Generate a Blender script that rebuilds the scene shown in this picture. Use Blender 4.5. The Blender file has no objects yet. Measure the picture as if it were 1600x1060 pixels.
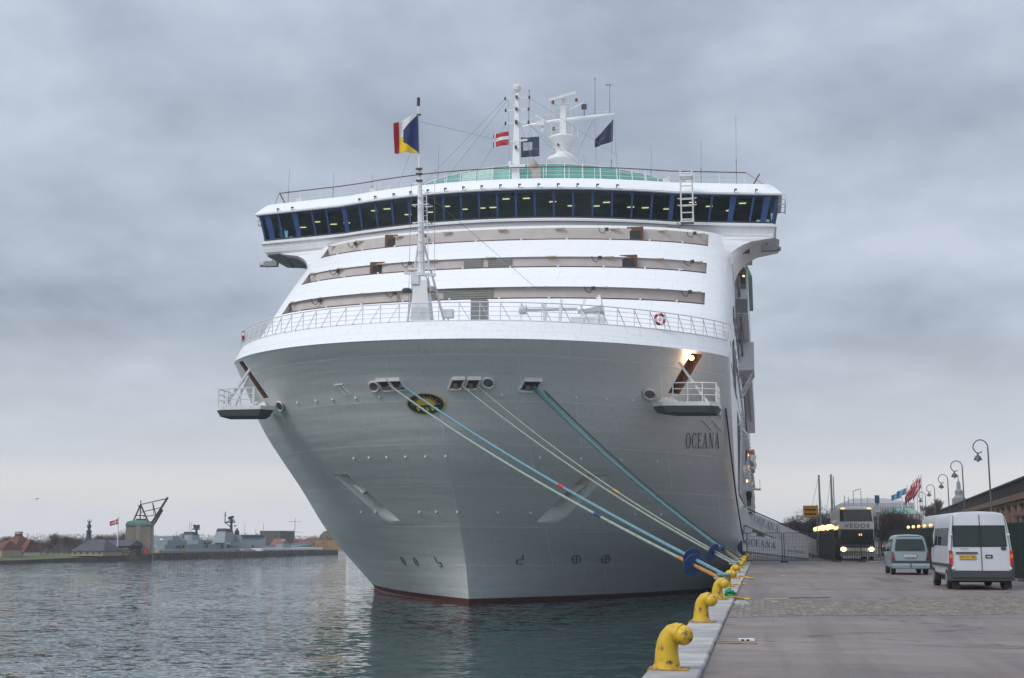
import bpy, bmesh, math, random
from math import sin, cos, tan, atan, pi, radians, sqrt, exp, hypot
from mathutils import Vector, Matrix
random.seed(7)
SC = bpy.context.scene
COL = SC.collection

# ------------------------------------------------------------------ camera, world, sun, exposure
cam = bpy.data.cameras.new('camera'); cam.sensor_width = 36; cam.lens = 45.0
cam.clip_start = 0.1; cam.clip_end = 9000
camo = bpy.data.objects.new('camera', cam); COL.objects.link(camo)
camo.location = (0, 0, 4.0); camo.rotation_euler = (radians(90 + 8.87), 0, radians(10.9))
SC.camera = camo

SUN_EL, SUN_AZ = radians(43), radians(222)      # sun behind the camera's left shoulder, veiled by cloud
W = bpy.data.worlds.new('World'); SC.world = W; W.use_nodes = True
nt = W.node_tree; nt.nodes.clear()
def N(t, **k):
    n = nt.nodes.new(t)
    for a, b in k.items(): setattr(n, a, b)
    return n
def LK(a, b): nt.links.new(a, b)
out = N('ShaderNodeOutputWorld'); bg = N('ShaderNodeBackground'); bg.inputs[1].default_value = 0.1
LK(bg.outputs[0], out.inputs[0])
sky = N('ShaderNodeTexSky'); sky.sky_type = 'NISHITA'; sky.sun_disc = False
sky.sun_elevation = SUN_EL; sky.sun_rotation = SUN_AZ; sky.air_density = 1.5; sky.dust_density = 3
tc = N('ShaderNodeTexCoord'); sep = N('ShaderNodeSeparateXYZ'); LK(tc.outputs['Generated'], sep.inputs[0])
def MA(op, a, b=None, clamp=False):
    n = N('ShaderNodeMath', operation=op); n.use_clamp = clamp
    for i, v in enumerate((a, b)):
        if v is None: continue
        if isinstance(v, (int, float)): n.inputs[i].default_value = v
        else: LK(v, n.inputs[i])
    return n.outputs[0]
zc = MA('MAXIMUM', sep.outputs[2], 0.0)
den = MA('ADD', zc, 0.30)
px_ = MA('DIVIDE', sep.outputs[0], den); py_ = MA('DIVIDE', sep.outputs[1], den)
cmb = N('ShaderNodeCombineXYZ'); LK(px_, cmb.inputs[0]); LK(py_, cmb.inputs[1])
n1 = N('ShaderNodeTexNoise'); n1.inputs['Scale'].default_value = 1.55; n1.inputs['Detail'].default_value = 4; n1.inputs['Roughness'].default_value = 0.5
n1.inputs['Distortion'].default_value = 0.5
mp = N('ShaderNodeMapping'); mp.inputs['Location'].default_value = (3.1, 1.7, 0); LK(cmb.outputs[0], mp.inputs[0]); LK(mp.outputs[0], n1.inputs['Vector'])
n2 = N('ShaderNodeTexNoise'); n2.inputs['Scale'].default_value = 5.5; n2.inputs['Detail'].default_value = 6; n2.inputs['Roughness'].default_value = 0.58
mp2 = N('ShaderNodeMapping'); mp2.inputs['Location'].default_value = (7.3, 2.2, 0); LK(cmb.outputs[0], mp2.inputs[0]); LK(mp2.outputs[0], n2.inputs['Vector'])
mix_n = MA('ADD', MA('MULTIPLY', n1.outputs[0], 0.66), MA('MULTIPLY', n2.outputs[0], 0.34))
rmp = N('ShaderNodeValToRGB'); LK(mix_n, rmp.inputs[0])
rmp.color_ramp.elements[0].position = 0.37; rmp.color_ramp.elements[0].color = (0.275, 0.32, 0.40, 1)
rmp.color_ramp.elements[1].position = 0.65; rmp.color_ramp.elements[1].color = (0.52, 0.575, 0.67, 1)
e = rmp.color_ramp.elements.new(0.50); e.color = (0.385, 0.44, 0.53, 1)
# paler, warmer band low over the horizon
hz = N('ShaderNodeMapRange'); hz.interpolation_type = 'SMOOTHSTEP'
LK(MA('ADD', zc, MA('MULTIPLY', MA('SUBTRACT', n1.outputs[0], 0.5), 0.10)), hz.inputs[0])
hz.inputs[1].default_value = 0.02; hz.inputs[2].default_value = 0.17; hz.inputs[3].default_value = 0.9; hz.inputs[4].default_value = 0.0
mxh = N('ShaderNodeMix', data_type='RGBA'); LK(hz.outputs[0], mxh.inputs[0]); LK(rmp.outputs[0], mxh.inputs[6]); mxh.inputs[7].default_value = (0.68, 0.69, 0.715, 1)
# a thin warmer break in the cloud just above the horizon
w1 = N('ShaderNodeMapRange'); w1.interpolation_type = 'SMOOTHSTEP'; LK(MA('ADD', zc, MA('MULTIPLY', MA('SUBTRACT', n1.outputs[0], 0.5), 0.05)), w1.inputs[0]); w1.inputs[1].default_value = .022; w1.inputs[2].default_value = .038
w2 = N('ShaderNodeMapRange'); w2.interpolation_type = 'SMOOTHSTEP'; LK(MA('ADD', zc, MA('MULTIPLY', MA('SUBTRACT', n2.outputs[0], 0.5), 0.03)), w2.inputs[0]); w2.inputs[1].default_value = .062; w2.inputs[2].default_value = .045
mxw = N('ShaderNodeMix', data_type='RGBA'); LK(MA('MULTIPLY', MA('MULTIPLY', w1.outputs[0], w2.outputs[0]), .6), mxw.inputs[0]); LK(mxh.outputs[2], mxw.inputs[6]); mxw.inputs[7].default_value = (.74, .72, .715, 1)
# overcast sky: brighter towards the zenith
zen = MA('ADD', 1.0, MA('MULTIPLY', MA('MAXIMUM', MA('SUBTRACT', sep.outputs[2], 0.30), 0.0), 1.5))
sc1 = N('ShaderNodeVectorMath', operation='SCALE'); LK(mxw.outputs[2], sc1.inputs[0]); LK(MA('MULTIPLY', zen, 9.4), sc1.inputs['Scale'])
mxs = N('ShaderNodeMix', data_type='RGBA'); mxs.inputs[0].default_value = 0.94; LK(sky.outputs[0], mxs.inputs[6]); LK(sc1.outputs[0], mxs.inputs[7])
LK(mxs.outputs[2], bg.inputs[0])

sl = bpy.data.lights.new('sun', 'SUN'); sl.energy = 1.5; sl.angle = radians(24); sl.color = (1.0, 0.97, 0.93)
so = bpy.data.objects.new('sun', sl); COL.objects.link(so)
# direction to the sun: azimuth measured from +Y towards +X
sd = Vector((sin(SUN_AZ) * cos(SUN_EL), cos(SUN_AZ) * cos(SUN_EL), sin(SUN_EL)))
so.rotation_euler = sd.to_track_quat('Z', 'Y').to_euler()
so.location = (0, -20, 60)
SC.view_settings.view_transform = 'Standard'; SC.view_settings.look = 'None'
SC.view_settings.exposure = 0.30; SC.view_settings.gamma = 1.0
try: SC.view_settings.use_curve_mapping = False
except Exception: pass

# ------------------------------------------------------------------ materials
MATS = {}
def mat(name, col, rough=0.5, metal=0.0, var=0.0, scale=3.0, bump=0.0, bscale=20.0, col2=None, emit=0.0, spec=None, thr=(0.35, 0.65)):
    """principled with noise colour variation between col and col2 (or a darker col) and noise bump"""
    if name in MATS: return MATS[name]
    m = bpy.data.materials.new(name); m.use_nodes = True
    t = m.node_tree; p = t.nodes['Principled BSDF']; tc = t.nodes.new('ShaderNodeTexCoord')
    c = (*col, 1)
    p.inputs['Base Color'].default_value = c; p.inputs['Roughness'].default_value = rough; p.inputs['Metallic'].default_value = metal
    if spec is not None: p.inputs['Specular IOR Level'].default_value = spec
    if var > 0 or col2:
        n = t.nodes.new('ShaderNodeTexNoise'); n.inputs['Scale'].default_value = scale; n.inputs['Detail'].default_value = 6; n.inputs['Roughness'].default_value = 0.6
        t.links.new(tc.outputs['Object'], n.inputs['Vector'])
        r = t.nodes.new('ShaderNodeValToRGB'); r.color_ramp.elements[0].position = thr[0]; r.color_ramp.elements[1].position = thr[1]
        c2 = col2 if col2 else tuple(x * (1 - var) for x in col)
        r.color_ramp.elements[0].color = (*c2, 1); r.color_ramp.elements[1].color = c
        t.links.new(n.outputs[0], r.inputs[0]); t.links.new(r.outputs[0], p.inputs['Base Color'])
    if bump > 0:
        n = t.nodes.new('ShaderNodeTexNoise'); n.inputs['Scale'].default_value = bscale; n.inputs['Detail'].default_value = 5
        b = t.nodes.new('ShaderNodeBump'); b.inputs['Strength'].default_value = bump; b.inputs['Distance'].default_value = 0.02
        t.links.new(tc.outputs['Object'], n.inputs['Vector']); t.links.new(n.outputs[0], b.inputs['Height']); t.links.new(b.outputs[0], p.inputs['Normal'])
    if emit > 0:
        p.inputs['Emission Color'].default_value = c; p.inputs['Emission Strength'].default_value = emit
    MATS[name] = m; return m

def hull_paint(name, c1, c2, seam, bw, rh, ms, streak, rough, rip):
    m = bpy.data.materials.new(name); m.use_nodes = True; t = m.node_tree; p = t.nodes['Principled BSDF']; L = t.links.new
    tc = t.nodes.new('ShaderNodeTexCoord'); mp = t.nodes.new('ShaderNodeMapping'); mp.inputs['Rotation'].default_value = (radians(90), 0, 0)
    L(tc.outputs['Object'], mp.inputs[0])
    br = t.nodes.new('ShaderNodeTexBrick'); br.inputs['Scale'].default_value = 1.0; br.inputs['Brick Width'].default_value = bw; br.inputs['Row Height'].default_value = rh
    br.inputs['Mortar Size'].default_value = ms; br.inputs['Mortar Smooth'].default_value = 0.4; br.offset = 0.37
    br.inputs['Color1'].default_value = (*c1, 1); br.inputs['Color2'].default_value = (*c2, 1); br.inputs['Mortar'].default_value = (*seam, 1)
    L(mp.outputs[0], br.inputs['Vector'])
    # thin vertical rain and rust streaks, broken up by a larger patchiness
    mp2 = t.nodes.new('ShaderNodeMapping'); mp2.inputs['Scale'].default_value = (3.4, 3.4, 0.10); L(tc.outputs['Object'], mp2.inputs[0])
    ns = t.nodes.new('ShaderNodeTexNoise'); ns.inputs['Scale'].default_value = 1.6; ns.inputs['Detail'].default_value = 5; L(mp2.outputs[0], ns.inputs['Vector'])
    rs = t.nodes.new('ShaderNodeValToRGB'); rs.color_ramp.elements[0].position = 0.26; rs.color_ramp.elements[0].color = (0.80, 0.77, 0.72, 1)
    rs.color_ramp.elements[1].position = 0.46; rs.color_ramp.elements[1].color = (1, 1, 1, 1); L(ns.outputs[0], rs.inputs[0])
    mu = t.nodes.new('ShaderNodeMix'); mu.data_type = 'RGBA'; mu.blend_type = 'MULTIPLY'; mu.inputs[0].default_value = streak; L(br.outputs[0], mu.inputs[6]); L(rs.outputs[0], mu.inputs[7])
    L(mu.outputs[2], p.inputs['Base Color']); p.inputs['Roughness'].default_value = rough
    # plate warping between the frames: long horizontal ripples
    mp3 = t.nodes.new('ShaderNodeMapping'); mp3.inputs['Scale'].default_value = (0.13, 0.13, 1.5); L(tc.outputs['Object'], mp3.inputs[0])
    nb = t.nodes.new('ShaderNodeTexNoise'); nb.inputs['Scale'].default_value = 1.0; nb.inputs['Detail'].default_value = 2.0; L(mp3.outputs[0], nb.inputs['Vector'])
    b1 = t.nodes.new('ShaderNodeBump'); b1.inputs['Strength'].default_value = rip; b1.inputs['Distance'].default_value = 0.07; L(nb.outputs[0], b1.inputs['Height'])
    b2 = t.nodes.new('ShaderNodeBump'); b2.inputs['Strength'].default_value = 0.5; b2.inputs['Distance'].default_value = 0.015; L(br.outputs[1], b2.inputs['Height']); L(b1.outputs[0], b2.inputs['Normal'])
    L(b2.outputs[0], p.inputs['Normal'])
    MATS[name] = m; return m
HULL = hull_paint('hull_paint', (0.73, 0.75, 0.755), (0.69, 0.71, 0.715), (0.85, 0.86, 0.86), 7.5, 2.35, 0.028, 0.6, 0.30, 0.7)
WHITE = mat('white_paint', (0.78, 0.79, 0.80), 0.35, var=0.06, scale=1.2, bump=0.15, bscale=1.5)
WHITE2 = mat('white_fittings', (0.72, 0.73, 0.73), 0.45, var=0.15, scale=4)
SUPER = hull_paint('superstructure_paint', (0.81, 0.82, 0.835), (0.795, 0.805, 0.82), (0.72, 0.73, 0.74), 3.1, 1.4, 0.02, 0.5, 0.36, 0.8)
RED_BOOT = mat('boot_topping_red', (0.16, 0.035, 0.035), 0.6, var=0.5, scale=2.5)
BEIGE = mat('beige_bulkhead', (0.60, 0.55, 0.525), 0.6, var=0.12, scale=1.5)
CEIL = mat('deckhead', (0.50, 0.455, 0.44), 0.7, var=0.1)
BROWNRAIL = mat('varnished_rail', (0.13, 0.065, 0.045), 0.5, var=0.3, scale=6)
DOORWOOD = mat('door_wood', (0.16, 0.065, 0.03), 0.45, var=0.4, scale=8)
DARK = mat('dark_opening', (0.03, 0.03, 0.032), 0.7, var=0.3)
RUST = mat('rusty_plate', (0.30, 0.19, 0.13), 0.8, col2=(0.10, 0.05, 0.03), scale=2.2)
BLUEFR = mat('blue_frame', (0.02, 0.065, 0.22), 0.4, var=0.2)
GREYMETAL = mat('grey_metal', (0.28, 0.29, 0.30), 0.45, metal=0.3, var=0.25, scale=5)
DKMETAL = mat('dark_metal', (0.05, 0.052, 0.055), 0.5, var=0.4, scale=6)
BLACK = mat('black_rubber', (0.015, 0.015, 0.016), 0.75, var=0.3, scale=10)
LAMPYEL = mat('ceiling_lamp', (1.0, 0.58, 0.26), 0.5, emit=2.2)
BEIGELAMP = mat('unlit_deck_lamp', (0.55, 0.44, 0.28), 0.6)
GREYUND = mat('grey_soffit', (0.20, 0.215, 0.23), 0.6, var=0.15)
NAVY = mat('navy_paint', (0.012, 0.02, 0.07), 0.5)
GOLD = mat('gold_paint', (0.78, 0.52, 0.03), 0.5, var=0.15)
LETTER = mat('letter_blue_grey', (0.06, 0.07, 0.11), 0.5)

def glassy(name, tint, t=0.75, rough=0.02, ior=1.5):
    m = bpy.data.materials.new(name); m.use_nodes = True; n = m.node_tree; n.nodes.clear(); L = n.links.new
    o = n.nodes.new('ShaderNodeOutputMaterial'); mx = n.nodes.new('ShaderNodeMixShader'); tr = n.nodes.new('ShaderNodeBsdfTransparent'); g = n.nodes.new('ShaderNodeBsdfGlossy')
    fr = n.nodes.new('ShaderNodeFresnel'); fr.inputs[0].default_value = ior
    ad = n.nodes.new('ShaderNodeMath'); ad.operation = 'ADD'; ad.use_clamp = True; ad.inputs[1].default_value = 1 - t; L(fr.outputs[0], ad.inputs[0])
    tr.inputs[0].default_value = (*tint, 1); g.inputs[0].default_value = (0.9, 0.95, 0.95, 1); g.inputs['Roughness'].default_value = rough
    L(ad.outputs[0], mx.inputs[0]); L(tr.outputs[0], mx.inputs[1]); L(g.outputs[0], mx.inputs[2]); L(mx.outputs[0], o.inputs[0])
    MATS[name] = m; return m
BRGLASS = glassy('bridge_glass', (0.50, 0.72, 0.76), 1.0, ior=1.3)
CARGLASS = glassy('car_glass', (0.16, 0.22, 0.22), 0.97)
def green_screen():
    m = bpy.data.materials.new('green_screen_glass'); m.use_nodes = True; n = m.node_tree; n.nodes.clear(); L = n.links.new
    o = n.nodes.new('ShaderNodeOutputMaterial'); mx = n.nodes.new('ShaderNodeMixShader'); tr = n.nodes.new('ShaderNodeBsdfTransparent'); d = n.nodes.new('ShaderNodeBsdfPrincipled')
    tr.inputs[0].default_value = (0.50, 0.78, 0.70, 1); d.inputs['Base Color'].default_value = (0.16, 0.40, 0.35, 1); d.inputs['Roughness'].default_value = 0.15
    mx.inputs[0].default_value = 0.5; L(tr.outputs[0], mx.inputs[1]); L(d.outputs[0], mx.inputs[2]); L(mx.outputs[0], o.inputs[0])
    return m
GREENGL = green_screen()

# ------------------------------------------------------------------ mesh helpers
class MB:
    def __init__(s): s.v = []; s.f = []; s.m = []
    def add(s, vs, fs, mi=0):
        o = len(s.v); s.v += [tuple(p) for p in vs]
        for f in fs: s.f.append(tuple(i + o for i in f)); s.m.append(mi)
        return s
    def box(s, c, d, rz=0, mi=0):
        x, y, z = d[0] / 2, d[1] / 2, d[2] / 2; cr, sr = cos(rz), sin(rz); vs = []
        for k in (-z, z):
            for (i, j) in ((-x, -y), (x, -y), (x, y), (-x, y)): vs.append((c[0] + i * cr - j * sr, c[1] + i * sr + j * cr, c[2] + k))
        return s.add(vs, [(0, 3, 2, 1), (4, 5, 6, 7), (0, 1, 5, 4), (1, 2, 6, 5), (2, 3, 7, 6), (3, 0, 4, 7)], mi)
    def b2(s, lo, hi, mi=0):
        return s.box([(a + b) / 2 for a, b in zip(lo, hi)], [abs(b - a) for a, b in zip(lo, hi)], 0, mi)
    def bar(s, a, b, w, h=None, mi=0):
        h = h or w; a = Vector(a); b = Vector(b); d = (b - a).normalized(); up = Vector((0, 0, 1)) if abs(d.z) < .95 else Vector((0, 1, 0))
        x = d.cross(up).normalized() * w / 2; y = x.cross(d).normalized() * h / 2
        vs = [a - x - y, a + x - y, a + x + y, a - x + y, b - x - y, b + x - y, b + x + y, b - x + y]
        return s.add(vs, [(0, 3, 2, 1), (4, 5, 6, 7), (0, 1, 5, 4), (1, 2, 6, 5), (2, 3, 7, 6), (3, 0, 4, 7)], mi)
    def tube(s, pts, r, n=6, mi=0, caps=True):
        pts = [Vector(p) for p in pts]; rs = r if isinstance(r, (list, tuple)) else [r] * len(pts); rings = []
        d0 = (pts[1] - pts[0]).normalized(); up = Vector((0, 0, 1)) if abs(d0.z) < .9 else Vector((0, 1, 0)); x = d0.cross(up).normalized()
        for i, p in enumerate(pts):
            d = (pts[min(i + 1, len(pts) - 1)] - pts[max(i - 1, 0)]).normalized(); x = (x - d * x.dot(d)).normalized(); y = d.cross(x)
            rings.append([p + (x * cos(2 * pi * k / n) + y * sin(2 * pi * k / n)) * rs[i] for k in range(n)])
        vs = [q for R in rings for q in R]; fs = []
        for i in range(len(pts) - 1):
            for k in range(n): fs.append((i * n + k, i * n + (k + 1) % n, (i + 1) * n + (k + 1) % n, (i + 1) * n + k))
        if caps: fs += [tuple(range(n))[::-1], tuple((len(pts) - 1) * n + k for k in range(n))]
        return s.add(vs, fs, mi)
    def lathe(s, prof, c=(0, 0, 0), n=16, mi=0, axis='z'):
        vs = []; fs = []
        for r, z in prof:
            for k in range(n):
                a = 2 * pi * k / n; p = (r * cos(a), r * sin(a), z)
                if axis == 'y': p = (p[0], p[2], p[1])
                if axis == 'x': p = (p[2], p[0], p[1])
                vs.append((c[0] + p[0], c[1] + p[1], c[2] + p[2]))
        for i in range(len(prof) - 1):
            for k in range(n): fs.append((i * n + k, i * n + (k + 1) % n, (i + 1) * n + (k + 1) % n, (i + 1) * n + k))
        fs += [tuple(range(n))[::-1], tuple((len(prof) - 1) * n + k for k in range(n))]
        return s.add(vs, fs, mi)
    def prism(s, poly, off, mi=0):
        n = len(poly); off = Vector(off); vs = [Vector(p) for p in poly] + [Vector(p) + off for p in poly]
        fs = [tuple(range(n))[::-1], tuple(range(n, 2 * n))] + [(k, (k + 1) % n, n + (k + 1) % n, n + k) for k in range(n)]
        return s.add(vs, fs, mi)
    def rings(s, R, closed=True, caps=True, mi=0):
        n = len(R[0]); vs = [p for r in R for p in r]; fs = []
        for i in range(len(R) - 1):
            for k in range(n if closed else n - 1): fs.append((i * n + k, i * n + (k + 1) % n, (i + 1) * n + (k + 1) % n, (i + 1) * n + k))
        if caps: fs += [tuple(range(n))[::-1], tuple((len(R) - 1) * n + k for k in range(n))]
        return s.add(vs, fs, mi)
    def sphere(s, c, r, n=10, sz=1.0, mi=0):
        pr = [(max(r * sin(pi * i / n), .001), -r * sz * cos(pi * i / n)) for i in range(n + 1)]
        return s.lathe(pr, c, n + 2, mi)
    def build(s, name, mats, parent=None, smooth=False, off=(0, 0, 0), loc=None, merge=False, fixn=True):
        me = bpy.data.meshes.new(name); vs = [(v[0] - off[0], v[1] - off[1], v[2] - off[2]) for v in s.v]
        me.from_pydata(vs, [], s.f)
        if not isinstance(mats, (list, tuple)): mats = [mats]
        for m in mats: me.materials.append(m)
        if len(mats) > 1: me.polygons.foreach_set('material_index', s.m)
        if merge or fixn:
            bm = bmesh.new(); bm.from_mesh(me)
            if merge: bmesh.ops.remove_doubles(bm, verts=bm.verts, dist=1e-4)
            if fixn: bmesh.ops.recalc_face_normals(bm, faces=bm.faces)
            bm.to_mesh(me); bm.free()
        if smooth:
            me.polygons.foreach_set('use_smooth', [True] * len(me.polygons))
            if smooth != 'all':
                try: me.set_sharp_from_angle(angle=radians(35))
                except Exception: pass
        o = bpy.data.objects.new(name, me); COL.objects.link(o)
        if parent is not None: o.parent = parent
        if loc: o.location = loc
        return o
def tag(o, label=None, cat=None, group=None, kind=None):
    if label: o['label'] = label
    if cat: o['category'] = cat
    if group: o['group'] = group
    if kind: o['kind'] = kind
    return o
def thing(name, label, cat, loc=(0, 0, 0), rz=0, group=None, rot=None):
    o = bpy.data.objects.new(name, None); o.empty_display_size = .3; COL.objects.link(o); o.location = loc
    o.rotation_euler = rot if rot else (0, 0, rz); return tag(o, label, cat, group)
def one(mb, name, mats, label, cat, at, group=None, smooth=False, merge=False):
    """a thing that is one mesh; vertices are world coordinates, origin goes to at"""
    o = mb.build(name, mats, None, smooth, off=at, loc=at, merge=merge); return tag(o, label, cat, group)
def dup(root, loc=None, rz=None, label=None, group=None):
    r = root.copy(); COL.objects.link(r)
    if loc is not None: r.location = loc
    if rz is not None: r.rotation_euler = (0, 0, rz)
    if label: r['label'] = label
    if group: r['group'] = group
    for ch in list(root.children):
        c = ch.copy(); COL.objects.link(c); c.parent = r
        for g in list(ch.children):
            d = g.copy(); COL.objects.link(d); d.parent = c
    return r
def instance(src, parent, loc=None, rot=None):
    c = src.copy(); COL.objects.link(c); c.parent = parent
    if loc: c.location = loc
    if rot: c.rotation_euler = rot
    return c
def text_polys(txt, size=1.0, shear=0.0, space=1.0):
    """flat lettering as (verts, faces) in the xy plane, centred on x"""
    cu = bpy.data.curves.new('lettering', 'FONT'); cu.body = txt; cu.size = size; cu.shear = shear; cu.space_character = space; cu.align_x = 'CENTER'; cu.resolution_u = 3
    ob = bpy.data.objects.new('lettering', cu); COL.objects.link(ob)
    dg = bpy.context.evaluated_depsgraph_get(); me = bpy.data.meshes.new_from_object(ob.evaluated_get(dg))
    vs = [tuple(v.co) for v in me.vertices]; fs = [tuple(p.vertices) for p in me.polygons]
    bpy.data.objects.remove(ob); bpy.data.meshes.remove(me); bpy.data.curves.remove(cu)
    return vs, fs
def text_obj(txt, size, f, mt, parent, name='lettering', shear=0, space=1.0, off=(0, 0, 0)):
    vs, fs = text_polys(txt, size, shear, space)
    m = MB(); m.add([f(x, y) for x, y, z in vs], fs); return m.build(name, mt, parent, off=off, fixn=False)
def at(px, y):
    return -y * tan(radians(10.9) - atan((px - 800) / 2024.))
def depth(x, y): return y * cos(radians(10.9)) - x * sin(radians(10.9))
def zat(py, x, y): return 4 + (842 - py) / 2024. * depth(x, y) * (1 + (842 - py) * 2e-5)

# ------------------------------------------------------------------ water, ground
def water_mat():
    m = bpy.data.materials.new('harbour_water'); m.use_nodes = True; t = m.node_tree; p = t.nodes['Principled BSDF']; L = t.links.new
    p.inputs['Base Color'].default_value = (0.011, 0.041, 0.036, 1); p.inputs['Roughness'].default_value = 0.03; p.inputs['IOR'].default_value = 1.33
    tc = t.nodes.new('ShaderNodeTexCoord')
    def ns(sc, det, scl, rot=0.0, dist=0.6):
        mp = t.nodes.new('ShaderNodeMapping'); mp.inputs['Scale'].default_value = scl; mp.inputs['Rotation'].default_value = (0, 0, rot); L(tc.outputs['Object'], mp.inputs[0])
        n = t.nodes.new('ShaderNodeTexNoise'); n.inputs['Scale'].default_value = sc; n.inputs['Detail'].default_value = det; n.inputs['Roughness'].default_value = 0.58; n.inputs['Distortion'].default_value = dist
        L(mp.outputs[0], n.inputs['Vector']); return n.outputs[0]
    def nc(sc, det, scl, rot=0.0, dist=0.4):
        ns(sc, det, scl, rot, dist); n = t.nodes[-1]; return n.outputs[1]
    a = nc(0.95, 2.5, (0.8, 1.1, 1), 0.3); b = nc(3.1, 3, (0.75, 1.2, 1), -0.2)
    gust = ns(0.035, 3, (0.5, 1.6, 1), 0.2)
    gr = t.nodes.new('ShaderNodeMapRange'); gr.inputs[1].default_value = 0.36; gr.inputs[2].default_value = 0.64; gr.inputs[3].default_value = 0.5; gr.inputs[4].default_value = 1.0; L(gust, gr.inputs[0])
    # wave slopes taken straight from the noise, so that they hold up at grazing angles
    def V(op, x, y=None, sc=None):
        n = t.nodes.new('ShaderNodeVectorMath'); n.operation = op
        for i, v in enumerate((x, y)):
            if v is None: continue
            if isinstance(v, tuple): n.inputs[i].default_value = v
            else: L(v, n.inputs[i])
        if sc is not None:
            if isinstance(sc, (int, float)): n.inputs['Scale'].default_value = sc
            else: L(sc, n.inputs['Scale'])
        return n.outputs[0]
    A_ = V('SCALE', V('SUBTRACT', a, (.5, .5, .5)), sc=0.75); B_ = V('SCALE', V('SUBTRACT', b, (.5, .5, .5)), sc=1.0)
    S_ = V('SCALE', V('ADD', A_, B_), sc=gr.outputs[0])
    L(V('NORMALIZE', V('ADD', V('MULTIPLY', S_, (1, 1, 0)), (0, 0, 1))), p.inputs['Normal']); return m
mb = MB(); mb.add([(-4000, -60, 0), (4000, -60, 0), (4000, 7000, 0), (-4000, 7000, 0)], [(0, 1, 2, 3)])
tag(mb.build('water', water_mat()), kind='structure')

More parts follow.
